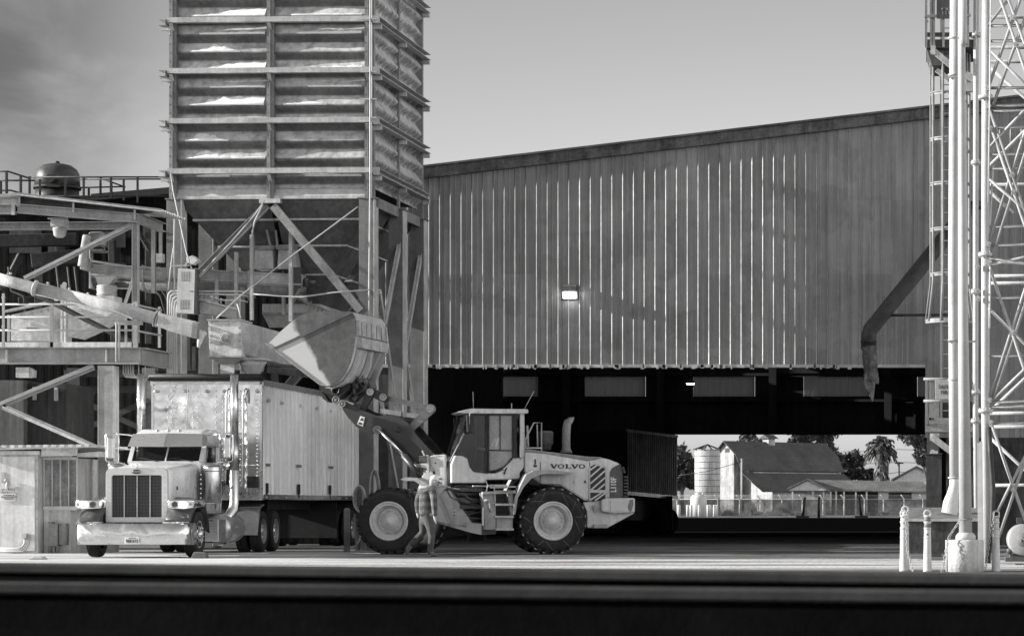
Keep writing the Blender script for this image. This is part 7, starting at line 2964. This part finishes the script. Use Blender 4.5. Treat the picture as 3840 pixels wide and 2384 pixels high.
b.loft(br, False)
b.build('brim', mat('dark_brim', .07, .8), cp_)
b = MB()
b.path([hc + fwd * .11 + sd * -.02 + upv * .018, hc + fwd * .10 - sd * .06 + upv * .02, hc - sd * .082 + upv * .015], .005, 5)
b.ball(hc + fwd * .098 - sd * .035 + upv * .012, (.02, .012, .016), 8)
b.build('spectacles', inkm, man)

# driver seated in the loader cab
drv = thing('person', 'driver in a reflective vest seated inside the loader cab', 'person', R(1220, 640, 0))
def D3(xc, yc, v=0.0): return R(xc, yc, 0) + VR * v
nodes = {'pelvis': (D3(1245, 620), (.13, .12)), 'waist': (D3(1250, 560), (.13, .12)), 'chest': (D3(1240, 470), (.15, .13)), 'upper': (D3(1228, 415), (.12, .1)), 'neck': (D3(1215, 385), .055), 'skull': (D3(1205, 355), .07),
         'rsh': (D3(1225, 425, .17), .06), 'relb': (D3(1180, 510, .22), .045), 'rwr': (D3(1075, 495, .14), .032), 'rpalm': (D3(1050, 488, .12), .034), 'rf1': (D3(1035, 480, .11), .011), 'rf2': (D3(1035, 486, .12), .011), 'rf3': (D3(1036, 492, .13), .011), 'rf4': (D3(1037, 497, .13), .010), 'rth': (D3(1045, 476, .10), .011),
         'lsh': (D3(1225, 425, -.17), .06), 'lelb': (D3(1185, 515, -.22), .045), 'lwr': (D3(1078, 498, -.14), .032), 'lpalm': (D3(1052, 490, -.12), .034), 'lf1': (D3(1037, 480, -.11), .011), 'lf2': (D3(1036, 487, -.12), .011), 'lf3': (D3(1037, 493, -.13), .011), 'lf4': (D3(1038, 498, -.13), .010), 'lth': (D3(1047, 477, -.10), .011),
         'rhip': (D3(1225, 635, .1), .09), 'rkn': (D3(1105, 625, .13), .065), 'rank': (D3(1075, 685, .13), .045), 'rtoe': (D3(1040, 688, .13), .035),
         'lhip': (D3(1225, 635, -.1), .09), 'lkn': (D3(1105, 625, -.13), .065), 'lank': (D3(1078, 685, -.13), .045), 'ltoe': (D3(1043, 688, -.13), .035)}
edges = chain('pelvis', 'waist', 'chest', 'upper', 'neck', 'skull')
for s in 'rl':
    edges += chain('upper', s + 'sh', s + 'elb', s + 'wr', s + 'palm') + chain('pelvis', s + 'hip', s + 'kn', s + 'ank', s + 'toe')
    for f in ('f1', 'f2', 'f3', 'f4', 'th'): edges.append((s + 'palm', s + f))
v_, f_ = skin_mesh(nodes, edges, 'pelvis')
b = MB(); b.add(v_, f_, True)
hd = D3(1200, 335)
head(b, hd, V((-.95, -.2, -.1)).normalized())
b.build('body', skinm, drv)
vest = {'hem': (D3(1248, 600), (.155, .15)), 'waist': (D3(1250, 550), (.16, .15)), 'chest': (D3(1240, 470), (.18, .155)), 'upper': (D3(1228, 412), (.13, .12)),
        'rsh': (D3(1224, 425, .18), .08), 'relb': (D3(1182, 510, .22), .062), 'rwr': (D3(1085, 497, .15), .045), 'lsh': (D3(1224, 425, -.18), .08), 'lelb': (D3(1186, 515, -.22), .062), 'lwr': (D3(1088, 500, -.15), .045)}
grown('vest', vest, chain('hem', 'waist', 'chest', 'upper') + chain('upper', 'rsh', 'relb', 'rwr') + chain('upper', 'lsh', 'lelb', 'lwr'), 'waist', mat('bright_vest', .62, .8, 0, .15, 8, .4, 20), par=drv)
b = MB()
for s in (-.1, .1):
    b.path([D3(1228, 410, s * 1.2) - UR * .10, D3(1205, 470, s) - UR * .12, D3(1205, 560, s) - UR * .12], .018, 6)
b.path([D3(1170, 560, -.16), D3(1240, 565, -.20), D3(1310, 560, -.16)], .018, 6)
b.build('reflective_stripes', wpaint, drv)
grown('trousers', {'seat': (D3(1245, 622), (.14, .13)), 'rhip': (D3(1222, 635, .1), .105), 'rkn': (D3(1108, 625, .13), .08), 'rank': (D3(1078, 680, .13), .06), 'lhip': (D3(1222, 635, -.1), .105), 'lkn': (D3(1108, 625, -.13), .08), 'lank': (D3(1080, 680, -.13), .06)},
      chain('seat', 'rhip', 'rkn', 'rank') + chain('seat', 'lhip', 'lkn', 'lank'), 'seat', jeansm, par=drv)
b = MB()
secs = []
for i in range(6):
    th_ = pi / 2 * i / 5
    secs.append([hd + V((.118 * cos(th_) * cos(2 * pi * k / 16), .095 * cos(th_) * sin(2 * pi * k / 16), .04 + .10 * sin(th_))) for k in range(16)])
b.loft(secs)
b.lathe([(.13, .035), (.135, .042), (.11, .05)], hd, (0, 0, 1), 16)
b.build('hard_hat', wpaint, drv)
# ------------------------------------------------------------------ right hand side: pole, pipes, lattice tower, ladder, platforms
# tapered pole in a concrete drum base
ND = 43.5
pole = thing('light_pole', 'tall tapered white pole standing in a round concrete base at right', 'pole', P(3621, 2140, ND))
q = P(3621, 2000, ND)
b = MB()
b.path([P(3621, 2015, ND), P(3612, 1200, ND), P(3606, 170, ND), P(3606, -60, ND)], [.112, .085, .063, .06], 24)
b.build('pole', galv, pole)
b = MB()
b.path([P(3612, -60, ND - .12), P(3612, 150, ND - .12), P(3612, 165, ND - .12), P(3612, 172, ND - .12)], [.066, .066, .055, .01], 20)
b.bar(P(3590, 140, ND - .05), P(3625, 175, ND - .05), .03, .03)
b.build('sleeve_pipe', galv, pole)
concr = mat('pale_concrete', .52, .9, 0, .2, 2, .5, 25, .35, 0)
b = MB()
c0 = P(3621, 2150, ND); c0.z = 0
zt_ = PZ(2023, ND)
b.lathe([(.31, 0), (.31, zt_ - .02), (.295, zt_), (.001, zt_ + .01)], c0, (0, 0, 1), 40)
b.build('concrete_base', concr, pole)
b = MB()
b.lathe([(.17, 0), (.17, .06), (.13, .11), (.11, .12)], c0 + V((0, 0, zt_ + .005)), (0, 0, 1), 28)
b.build('base_cover', wpaint, pole)
b = MB()
b.path([c0 + V((-.31, -.05, 0)), c0 + V((-.315, -.05, zt_))], .03, 6)
for k in range(7): b.lathe([(.118, .0), (.125, .01), (.118, .02)], P(3620, 1948, ND) + V((0, 0, k * .0)), (0, 0, 1), 16)
b.build('edge_strip', steel_l, pole)

# delineator posts and chains
def delineator(xc, yt, d, lab, bands=False):
    t = thing('delineator_post', lab, 'post', (PX(xc, d), d, 0), 0, 'white delineator posts round the pole base')
    c = V((PX(xc, d), d, 0))
    z1 = PZ(yt, d)
    b = MB()
    b.lathe([(.075, 0), (.075, .02), (.068, .2), (.056, z1 * .72), (.052, z1 * .73), (.054, z1 - .12), (.045, z1 - .11), (.03, z1 - .1)], c, (0, 0, 1), 20)
    b.build('tube', wpaint, t)
    b = MB()
    n = 16
    b.path([c + V((cos(a) * .055, 0, z1 - .04 + sin(a) * .05)) for a in [2 * pi * k / n for k in range(n + 1)]], .014, 6)
    b.build('handle', wpaint, t)
    for k in (.70, .80, .90, .55):
        b = MB()
        b.lathe([(.060, 0), (.066, .015), (.060, .03)], c + V((0, 0, z1 * k)), (0, 0, 1), 20)
        b.build('collar', wpaint, t)
    if bands:
        b = MB()
        for k in (.86, .75): b.lathe([(.0585, 0), (.0585, .07)], c + V((0, 0, z1 * k - .03)), (0, 0, 1), 20)
        b.box(c.x - .02, c.x + .02, c.y - .062, c.y - .055, z1 * .60, z1 * .63)
        b.build('band', inkg, t)
    return t


delineator(3389, 1915, ND + .3, 'white delineator post wound with chain, leftmost by the pole')
delineator(3395, 1900, ND + 1.1, 'white delineator post half hidden behind the leftmost one')
delineator(3478, 1915, ND, 'white delineator post with two grey bands left of the concrete base', True)
delineator(3735, 1917, ND + .1, 'white delineator post right of the concrete base')


def chainlinks(name, lab, pts, d):
    b = MB()
    pts = [V(p) for p in pts]
    L_ = []
    for i in range(len(pts) - 1):
        n = max(2, int((pts[i + 1] - pts[i]).length / .05))
        for k in range(n): L_.append((pts[i].lerp(pts[i + 1], k / n), pts[i].lerp(pts[i + 1], (k + 1) / n)))
    for i, (p, q) in enumerate(L_):
        t, a, c = b.frame(p, q)
        s = a if i % 2 else c
        m = (p + q) / 2
        e_ = (q - p) * .62
        b.path([m + e_ * cos(u) + s * sin(u) * .018 for u in [2 * pi * k / 8 for k in range(9)]], .0065, 4)
    return tag(b.build(name, galv), lab, 'chain')


chainlinks('chain', 'chain hanging down the leftmost delineator post to the ground', [P(3392, 1912, ND + .15), P(3400, 2000, ND + .1), P(3402, 2060, ND + .1), P(3425, 2150, ND)], ND)
chainlinks('chain', 'chain slanting from the pole down to the left of its concrete base', [P(3600, 1950, ND - .12), P(3560, 2010, ND - .3), P(3546, 2070, ND - .35), P(3532, 2145, ND - .4)], ND)
chainlinks('chain', 'chain hanging from the delineator post right of the pole', [P(3729, 1920, ND - .05), P(3716, 1985, ND - .05), P(3706, 2060, ND), P(3694, 2140, ND)], ND)
chainlinks('chain', 'short chain end hung on the post right of the pole', [P(3727, 1930, ND - .05), P(3724, 2000, ND - .05), P(3731, 2050, ND - .05)], ND)

# big down pipe with canvas sock
DD = 53.0
dp = thing('down_pipe', 'large white vertical pipe with a canvas sock at its foot', 'pipe', P(3545, 1925, DD))
b = MB()
b.path([P(3582, -80, DD), P(3578, 500, DD), P(3575, 1000, DD), P(3577, 1400, DD), P(3580, 1798, DD)], .108, 24)
b.build('pipe', galv, dp)
b = MB()
for Y in (148, 286, 1280, 1428, 1794):
    b.lathe([(.108, 0), (.125, .005), (.125, .035), (.108, .04)], P(3577, Y, DD), (0, 0, 1), 24)
b.bar(P(3555, 290, DD - .1), P(3602, 286, DD - .1), .03, .05)
b.bar(P(3555, 1280, DD - .1), P(3660, 1280, DD - .05), .03, .04)
b.build('clamps', steel_l, dp)
b = MB()
rnd = random.Random(2)
secs = []
for (X, Y, w_, dpth) in ((3581, 1796, .112, .112), (3580, 1820, .113, .10), (3572, 1850, .12, .09), (3566, 1885, .15, .07), (3560, 1925, .165, .05)):
    secs.append([P(X, Y, DD) + V((cos(2 * pi * k / 20) * w_ * (1 + rnd.uniform(-.05, .05)), sin(2 * pi * k / 20) * dpth, (X - 3580) * .0 + cos(2 * pi * k / 20) * (-.04 if Y > 1850 else 0))) for k in range(20)])
b.loft(secs, True, False)
b.build('canvas_sock', mat('pale_canvas', .6, .9, 0, .12, 3, .5, 10), dp)

# lattice tower of white tubes
TWD = 50.0
tw = thing('lattice_tower', 'white tubular lattice tower with flanged legs at the right edge', 'tower', P(3695, 2120, TWD))
def brc(a, c, d=TWD, r=.034, m=galv_d):
    def reach(p, q):          # braces that cross the bay run on to the far leg
        if p[0] < 3826: return p
        k = (3985 - q[0]) / (p[0] - q[0])
        return (3985, q[1] + (p[1] - q[1]) * k)
    a, c = reach(a, c), reach(c, a)
    b = MB()
    b.tube(P(*a, d), P(*c, d + .02), r, n=10)
    return b.build('brace', m, tw)
for (X, d, r, Yb) in ((3696, TWD, .082, 2120), (3659, TWD + 3.5, .058, 2090), (3985, TWD, .082, 2120)):
    b = MB()
    b.path([P(X + 2, -100, d), P(X, 700, d), P(X - 1, 1500, d), P(X + 6, Yb, d)], r, 20)
    lg = b.build('leg', galv, tw)
    for Y in ((132, 611, 1094, 1470, 1578) if X < 3680 else (365, 955, 1540)):
        b = MB()
        p = P(X, Y, d)
        b.lathe([(r, -.03), (r * 1.75, -.03), (r * 1.75, -.006), (r * 1.75, .006), (r * 1.75, .03), (r, .03)], p, (0, 0, 1), 20)
        for k in range(8):
            a = 2 * pi * k / 8
            q = p + V((cos(a) * r * 1.45, sin(a) * r * 1.45, -.06))
            b.lathe([(.012, 0), (.012, .12)], q, (0, 0, 1), 6)
        b.build('flange', galv, lg)
b = MB()
b.path([P(3716, -100, TWD - .2), P(3711, 400, TWD - .2), P(3706, 760, TWD - .2)], .014, 6)
b.path([P(3724, 620, TWD), P(3703, 1000, TWD), P(3706, 1500, TWD)], .02, 6)
b.path([P(3713, 1000, TWD - .1), P(3711, 1230, TWD - .1)], .022, 6)
b.bar(P(3670, 1660, ND + 3), P(3673, 2028, ND + 3), .05, .05)
b.bar(P(3679, 1655, ND + 3), P(3683, 2028, ND + 3), .05, .06)
b.build('cable_tray', wpaint, tw)
b = MB()
b.path([P(3708, 1600, TWD - .15), P(3714, 1700, TWD - .15), P(3724, 1830, TWD - .15), P(3720, 1960, TWD - .15), P(3700, 2130, TWD - .1)], .05, 10)
b.build('armoured_hose', pipem, tw)
near = TWD - .05
for a, c in (((3827, -4), (3706, 328)), ((3745, -20), (3842, 258)), ((3774, -20), (3842, 165)), ((3842, 75), (3724, 394)), ((3710, 188), (3842, 314)),
             ((3711, 413), (3848, 812)), ((3719, 487), (3830, 806)), ((3842, 500), (3706, 916)), ((3842, 580), (3722, 960)), ((3706, 556), (3842, 414)), ((3708, 672), (3842, 786)),
             ((3711, 1001), (3842, 1386)), ((3842, 1090), (3711, 1493)), ((3842, 1140), (3725, 1497)), ((3706, 1154), (3842, 1290)), ((3842, 1385), (3727, 1495)),
             ((3717, 1588), (3842, 1944)), ((3842, 1714), (3740, 1917)), ((3842, 1728), (3745, 2014)), ((3700, 100), (3790, -10))):
    brc(a, c, near, .032)
for a, c in (((3713, 254), (3842, 366)), ((3708, 625), (3842, 492)), ((3708, 715), (3800, 800)), ((3725, 1530), (3842, 1420)), ((3712, 1640), (3842, 1760))):
    brc(a, c, TWD + 2.4, .034, steel_l)
for Y in (98, 155, 331, 397, 416, 479, 579, 632, 850, 919, 985, 1117, 1334, 1506, 1525, 1588):
    brc((3703, Y), (3990, Y - 3), TWD, .03)
for Y in (66, 180, 233, 693, 1035, 1062, 1549, 1600, 1819):
    brc((3703, Y), (3990, Y - 2), TWD + 2.2, .034, steel_l if Y > 300 else steel)
brc((3703, 965), (3842, 990), near, .03)
brc((3703, 995), (3842, 965), near, .03)
for (X, Y) in ((3706, 330), (3706, 398), (3714, 482), (3706, 915), (3710, 985), (3711, 1500), (3716, 1585), (3662, 1090), (3668, 1120), (3665, 1000), (3800, 66), (3810, 168), (3795, 656), (3803, 720), (3800, 1835), (3798, 1245)):
    b = MB()
    b.lathe([(.06, -.02), (.06, .02)], P(X, Y, TWD - .1), (0, -1, 0), 6)
    b.lathe([(.02, 0), (.02, .05)], P(X, Y, TWD - .12), (0, -1, 0), 8)
    b.build('gusset', steel_l, tw)

# caged ladder
LDp = 54.0
ladm = mat('ladder_steel', .22, .6, 0, .2, 3, .1, 40, .2, .15)
ld_ = thing('caged_ladder', 'caged ladder climbing beside the white pipe to the upper platform', 'ladder', P(3560, 1210, LDp))
cx = P(3562, 0, LDp)
R_ = .41
for Y in (352, 523, 690, 860, 1028):
    b = MB()
    b.path([V((cx.x + R_ * cos(a), LDp + .0 - R_ * sin(a), PZ(Y, LDp))) for a in [pi * k / 14 for k in range(15)]], .02, 6)
    pp = [V((cx.x + R_ * cos(a), LDp + .0 - R_ * sin(a), PZ(Y, LDp))) for a in [pi * k / 14 for k in range(15)]]
    b.loft([[p, p + V((0, 0, -.055)), p + V((.0, .01, -.055)), p + V((0, .01, 0))] for p in pp], False)
    b.build('cage_hoop', ladm, ld_)
b = MB()
pp = [V((cx.x + R_ * 1.25 * cos(a), LDp + .0 - R_ * 1.25 * sin(a), PZ(1198, LDp))) for a in [pi * k / 14 for k in range(15)]]
b.loft([[p, p + V((0, 0, -.09)), p + V((.0, .01, -.09)), p + V((0, .01, 0))] for p in pp], False)
b.build('cage_hoop', ladm, ld_)
for a in (pi, pi * .83, pi * .62, pi * .4, pi * .18, 0):
    b = MB()
    p = [V((cx.x + R_ * k * cos(a), LDp - R_ * k * sin(a), PZ(Y, LDp))) for Y, k in ((205, 1), (1060, 1), (1206, 1.25))]
    w_ = .016 if a == pi else .028
    b.path(p, w_, 6)
    b.build('cage_bar', ladm, ld_)
for s in (-.18, .2):
    b = MB()
    b.bar(V((cx.x + s, LDp + .3, PZ(-50, LDp))), V((cx.x + s, LDp + .3, PZ(1600, LDp))), .05, .06)
    b.build('stile', ladm, ld_)
b = MB()
for k in range(40):
    z = PZ(1590, LDp) + k * .3
    if z < PZ(-50, LDp): b.tube(V((cx.x - .18, LDp + .3, z)), V((cx.x + .2, LDp + .3, z)), .014, n=6)
b.build('rungs', ladm, ld_)

# platforms
UPD = 53.6
up_ = thing('upper_platform', 'dark railed platform high up beside the white pipe', 'platform', P(3530, 190, UPD))
b = MB()
b.box(PX(3474, UPD), PX(3660, UPD), UPD - .1, UPD + 1.6, PZ(184, UPD), PZ(152, UPD))
b.box(PX(3472, UPD), PX(3660, UPD), UPD - .14, UPD - .11, PZ(143, UPD), PZ(127, UPD))
b.prism([P(3476, 186, UPD), P(3620, 186, UPD), P(3600, 245, UPD), P(3495, 245, UPD)], (0, 1.4, 0))
b.build('floor', steel_d, up_)
b = MB()
for X, w_ in ((3473, .05), (3492, .06), (3501, .06), (3538, .05), (3630, .05)):
    b.bar(P(X, -40, UPD - .15), P(X, 178, UPD - .15), w_, .05)
b.bar(P(3470, 62, UPD - .17), P(3640, 58, UPD - .17), .05, .05)
b.bar(P(3468, 64, UPD - .16), P(3480, 84, UPD - .16), .04, .03)
b.build('railing', steel, up_)
b = MB()
b.box(PX(3512, UPD), PX(3566, UPD), UPD - .22, UPD - .2, PZ(78, UPD), PZ(-20, UPD))
sgp = b.build('sign_panel', steel_d, up_)
text('Y 3F', .095, galv, sgp, P(3541, 35, UPD - .225), right=(-1, 0, 0), up=(0, 0, -1), name='lettering') if False else text('Y  3E', .075, steel_l, sgp, P(3543, 36, UPD - .226))
text('1 2 8', .085, steel_l, sgp, P(3547, 50, UPD - .226))
b = MB()
b.bar(P(3494, 186, UPD - .2), P(3566, 246, UPD - .2), .08, .12)
b.box(PX(3490, UPD), PX(3508, UPD), UPD - .25, UPD - .15, PZ(212, UPD), PZ(180, UPD))
b.build('bracket', steel_l, up_)
b = MB()
b.bar(P(3512, 262, UPD + .3), P(3566, 305, UPD + .3), .1, .1)
b.bar(P(3620, 280, UPD), P(3655, 300, UPD), .14, .14)
b.box(PX(3618, UPD), PX(3652, UPD), UPD, UPD + .15, PZ(342, UPD), PZ(310, UPD))
b.build('bracket', steel_l, up_)
lpf = thing('lower_platform', 'small railed landing with a safety sign beside the white pipe', 'platform', P(3515, 1610, UPD))
b = MB()
b.box(PX(3471, UPD), PX(3650, UPD), UPD - .1, UPD + 1.2, PZ(1619, UPD), PZ(1589, UPD))
b.build('floor', ladm, lpf)
b = MB()
for X, w_ in ((3474, .05), (3489, .05), (3499, .03)):
    b.bar(P(X, 1418, UPD - .12), P(X, 1592, UPD - .12), w_, .05)
for Y in (1421, 1503):
    b.tube(P(3463, Y, UPD - .14), P(3600, Y, UPD - .14), .03, n=8)
b.bar(P(3478, 1570, UPD - .12), P(3600, 1572, UPD - .12), .05, .05)
b.build('railing', ladm, lpf)
b = MB()
b.bar(P(3494, 1637, UPD - .1), P(3566, 1692, UPD - .1), .1, .13)
b.box(PX(3487, UPD), PX(3522, UPD), UPD - .08, UPD, PZ(1652, UPD), PZ(1624, UPD))
for (X, Y) in ((3500, 1635), (3508, 1640)): b.lathe([(.03, 0), (.03, .04)], P(X, Y, UPD - .17), (0, -1, 0), 8)
b.build('bracket', steel_l, lpf)
sf = thing('safety_sign', 'grey safety first sign on the landing rail, half behind the pipe', 'sign', P(3540, 1495, UPD - .18))
b = MB()
b.box(PX(3506, UPD), PX(3606, UPD), UPD - .185, UPD - .172, PZ(1498, UPD), PZ(1425, UPD))
b.build('plate', mat('grey_sign', .33, .6, 0, .15, 4), sf, bevel=.01)
text('SAFETY\nFIRST', .115, inkm, sf, P(3552, 1461, UPD - .19), sx=1.0)
# doorway box behind the landing and pillar
db_ = thing('control_room', 'small dark-windowed room behind the landing', 'room', P(3530, 1600, 55.2))
b = MB()
dD = 55.2
b.box(PX(3490, dD), PX(3522, dD), dD, dD + .15, PZ(1590, dD), PZ(1505, dD))
b.box(PX(3523, dD), PX(3700, dD), dD, dD + .15, PZ(1590, dD), PZ(1572, dD))
b.build('wall', ladm, db_)
b = MB()
b.box(PX(3523, dD), PX(3660, dD), dD + .1, dD + .2, PZ(1571, dD), PZ(1505, dD))
b.build('window', inkm, db_)
pm = thing('pillar', 'dark stained pillar at the right end of the bay', 'pillar', P(3500, 1900, 56))
b = MB()
b.box(PX(3473, 56), PX(3531, 56), 56, 56.5, 0, PZ(1704, 56))
b.build('base', conc, pm)
b = MB()
b.box(PX(3468, 56), PX(3533, 56), 55.95, 56.55, PZ(1703, 56), PZ(1697, 56))
b.box(PX(3477, 56), PX(3522, 56), 56, 56.4, PZ(1696, 56), PZ(1622, 56))
b.build('column', steel_d, pm)
b = MB()
b.prism([P(3485, 1700, 55.94), P(3518, 1700, 55.94), P(3516, 1688, 55.94), P(3508, 1690, 55.94), P(3500, 1684, 55.94), P(3490, 1686, 55.94)], (0, .05, 0))
b.build('weld_crust', steel_l, pm)
# feed trough behind the posts
ht = thing('steel_trough', 'low stained steel trough behind the delineator posts', 'trough', P(3530, 2095, 52.6))
hd_ = 52.6
b = MB()
b.prism([P(3398, 1902, hd_ + .9), P(3668, 1902, hd_ + .9), P(3668, 1948, hd_), P(3396, 1948, hd_)], (0, .03, 0))
b.build('sloped_lip', steel_d, ht)
b = MB()
b.box(PX(3402, hd_), PX(3668, hd_), hd_ + .02, hd_ + 1.0, .14, PZ(1950, hd_))
b.build('tank', conc, ht)
b = MB()
b.bar(P(3396, 1949, hd_ - .02), P(3670, 1949, hd_ - .02), .08, .05)
b.bar(P(3380, 2104, hd_ - .1), P(3560, 2108, hd_ - .1), .1, .06)
b.bar(P(3380, 2126, hd_ - 1.3), P(3560, 2130, hd_ - 1.3), .1, .06)
b.bar(P(3430, 2100, hd_ - .1), P(3430, 2126, hd_ - 1.2), .1, .06)
b.build('skid', steel_l, ht)
# big motor at the frame edge
bm_ = thing('electric_motor', 'round-faced grey motor with an emblem at the right edge', 'motor', P(3820, 2083, 49))
q = P(3838, 2023, 48.6)
b = MB()
b.lathe([(.001, 0), (.27, 0), (.29, .02), (.30, .06), (.30, .8), (.2, .85)], q, (0, 1, 0), 40)
b.build('housing', mat('motor_paint', .30, .5, 0, .12, 2, .1, 40, .1), bm_)
b = MB()
b.lathe([(.001, .012), (.125, .012), (.13, 0)], q, (0, -1, 0), 32)
bd = b.build('emblem', inkg, bm_)
text('M', .17, steel_l, bd, q + V((0, -.014, 0)), sx=1.1, bold=.003)
b = MB()
b.box(q.x - .25, q.x + .25, 48.7, 49.4, .1, PZ(2076, 48.6))
b.box(q.x - .34, q.x + .4, 48.6, 49.5, .06, .14)
b.lathe([(.04, 0), (.06, .05), (.04, .1)], P(3775, 2066, 48.7), (1, 0, 0), 12)
b.box(PX(3815, 48.6), PX(3835, 48.6), 48.8, 49, PZ(1962, 48.6), PZ(1940, 48.6))
b.bar(P(3790, 2060, 48.8), P(3770, 2068, 48.8), .06)
b.build('mounting', steel_d, bm_)

# ------------------------------------------------------------------ small things in the yard
hr = thing('hose_stand', 'post with coiled hoses standing between trailer and loader wheel', 'hose reel', P(1350, 2062, 62))
b = MB()
b.ibar(P(1352, 2062, 62), P(1350, 1830, 62), .14, .14, .02, True)
b.bar(P(1362, 1905, 62), P(1362, 2062, 62), .12, .1)
b.bar(P(1330, 1925, 62), P(1338, 2062, 62), .05, .05)
b.build('post', steel, hr)
b = MB()
rnd = random.Random(8)
for k in range(5):
    c = P(1349 + rnd.uniform(-2, 2), 1868, 61.85 - k * .03)
    b.path([c + V((cos(a) * (.11 + k * .008), 0, sin(a) * (.26 + k * .012))) for a in [2 * pi * i / 20 for i in range(21)]], .022, 6)
b.path([P(1345, 1900, 61.8), P(1352, 1960, 61.8), P(1358, 1990, 61.8), P(1345, 2030, 61.8), P(1330, 2050, 61.8)], .022, 6)
b.build('hose', steel_l, hr)
h2 = MB()
for k in range(4):
    c = P(1402 + k, 1835, 63 - k * .04)
    h2.path([c + V((cos(a) * (.09 + k * .01), 0, sin(a) * (.40 + k * .03))) for a in [2 * pi * i / 20 for i in range(21)]], .022, 6)
tag(h2.build('hose_coil', steel_l), 'long coil of hose hanging on the right bin leg', 'hose')
bd_ = MB()
c0 = V((PX(1301, 62.2), 62.2, 0))
z1 = PZ(1905, 62.2)
bd_.lathe([(.075, 0), (.075, z1 - .03), (.05, z1), (.001, z1 + .01)], c0, (0, 0, 1), 20)
tag(bd_.build('bollard', steel), 'grey steel bollard standing in front of the trailer underside', 'bollard')
b = MB()
c = P(744, 2092, 54.4); c.z = 0
b.prism([c + V((-.16, 0, .003)), c + V((.17, 0, .003)), c + V((.13, .02, .12)), c + V((-.10, .02, .14)), c + V((-.13, .01, .10))], (0, .22, 0))
tag(b.build('wheel_chock', steel_d, bevel=.015), 'dark wheel chock lying before the right front truck tyre', 'chock')
b = MB()
c = P(138, 2098, 53.2); c.z = 0
b.prism([c + V((-.18, 0, .003)), c + V((.17, 0, .003)), c + V((.10, 0, .07)), c + V((.06, 0, .05)), c + V((-.08, 0, .055))], (0, .2, 0))
tag(b.build('debris_piece', steel_l, bevel=.01), 'flat broken piece lying on the ground before the booth', 'debris')
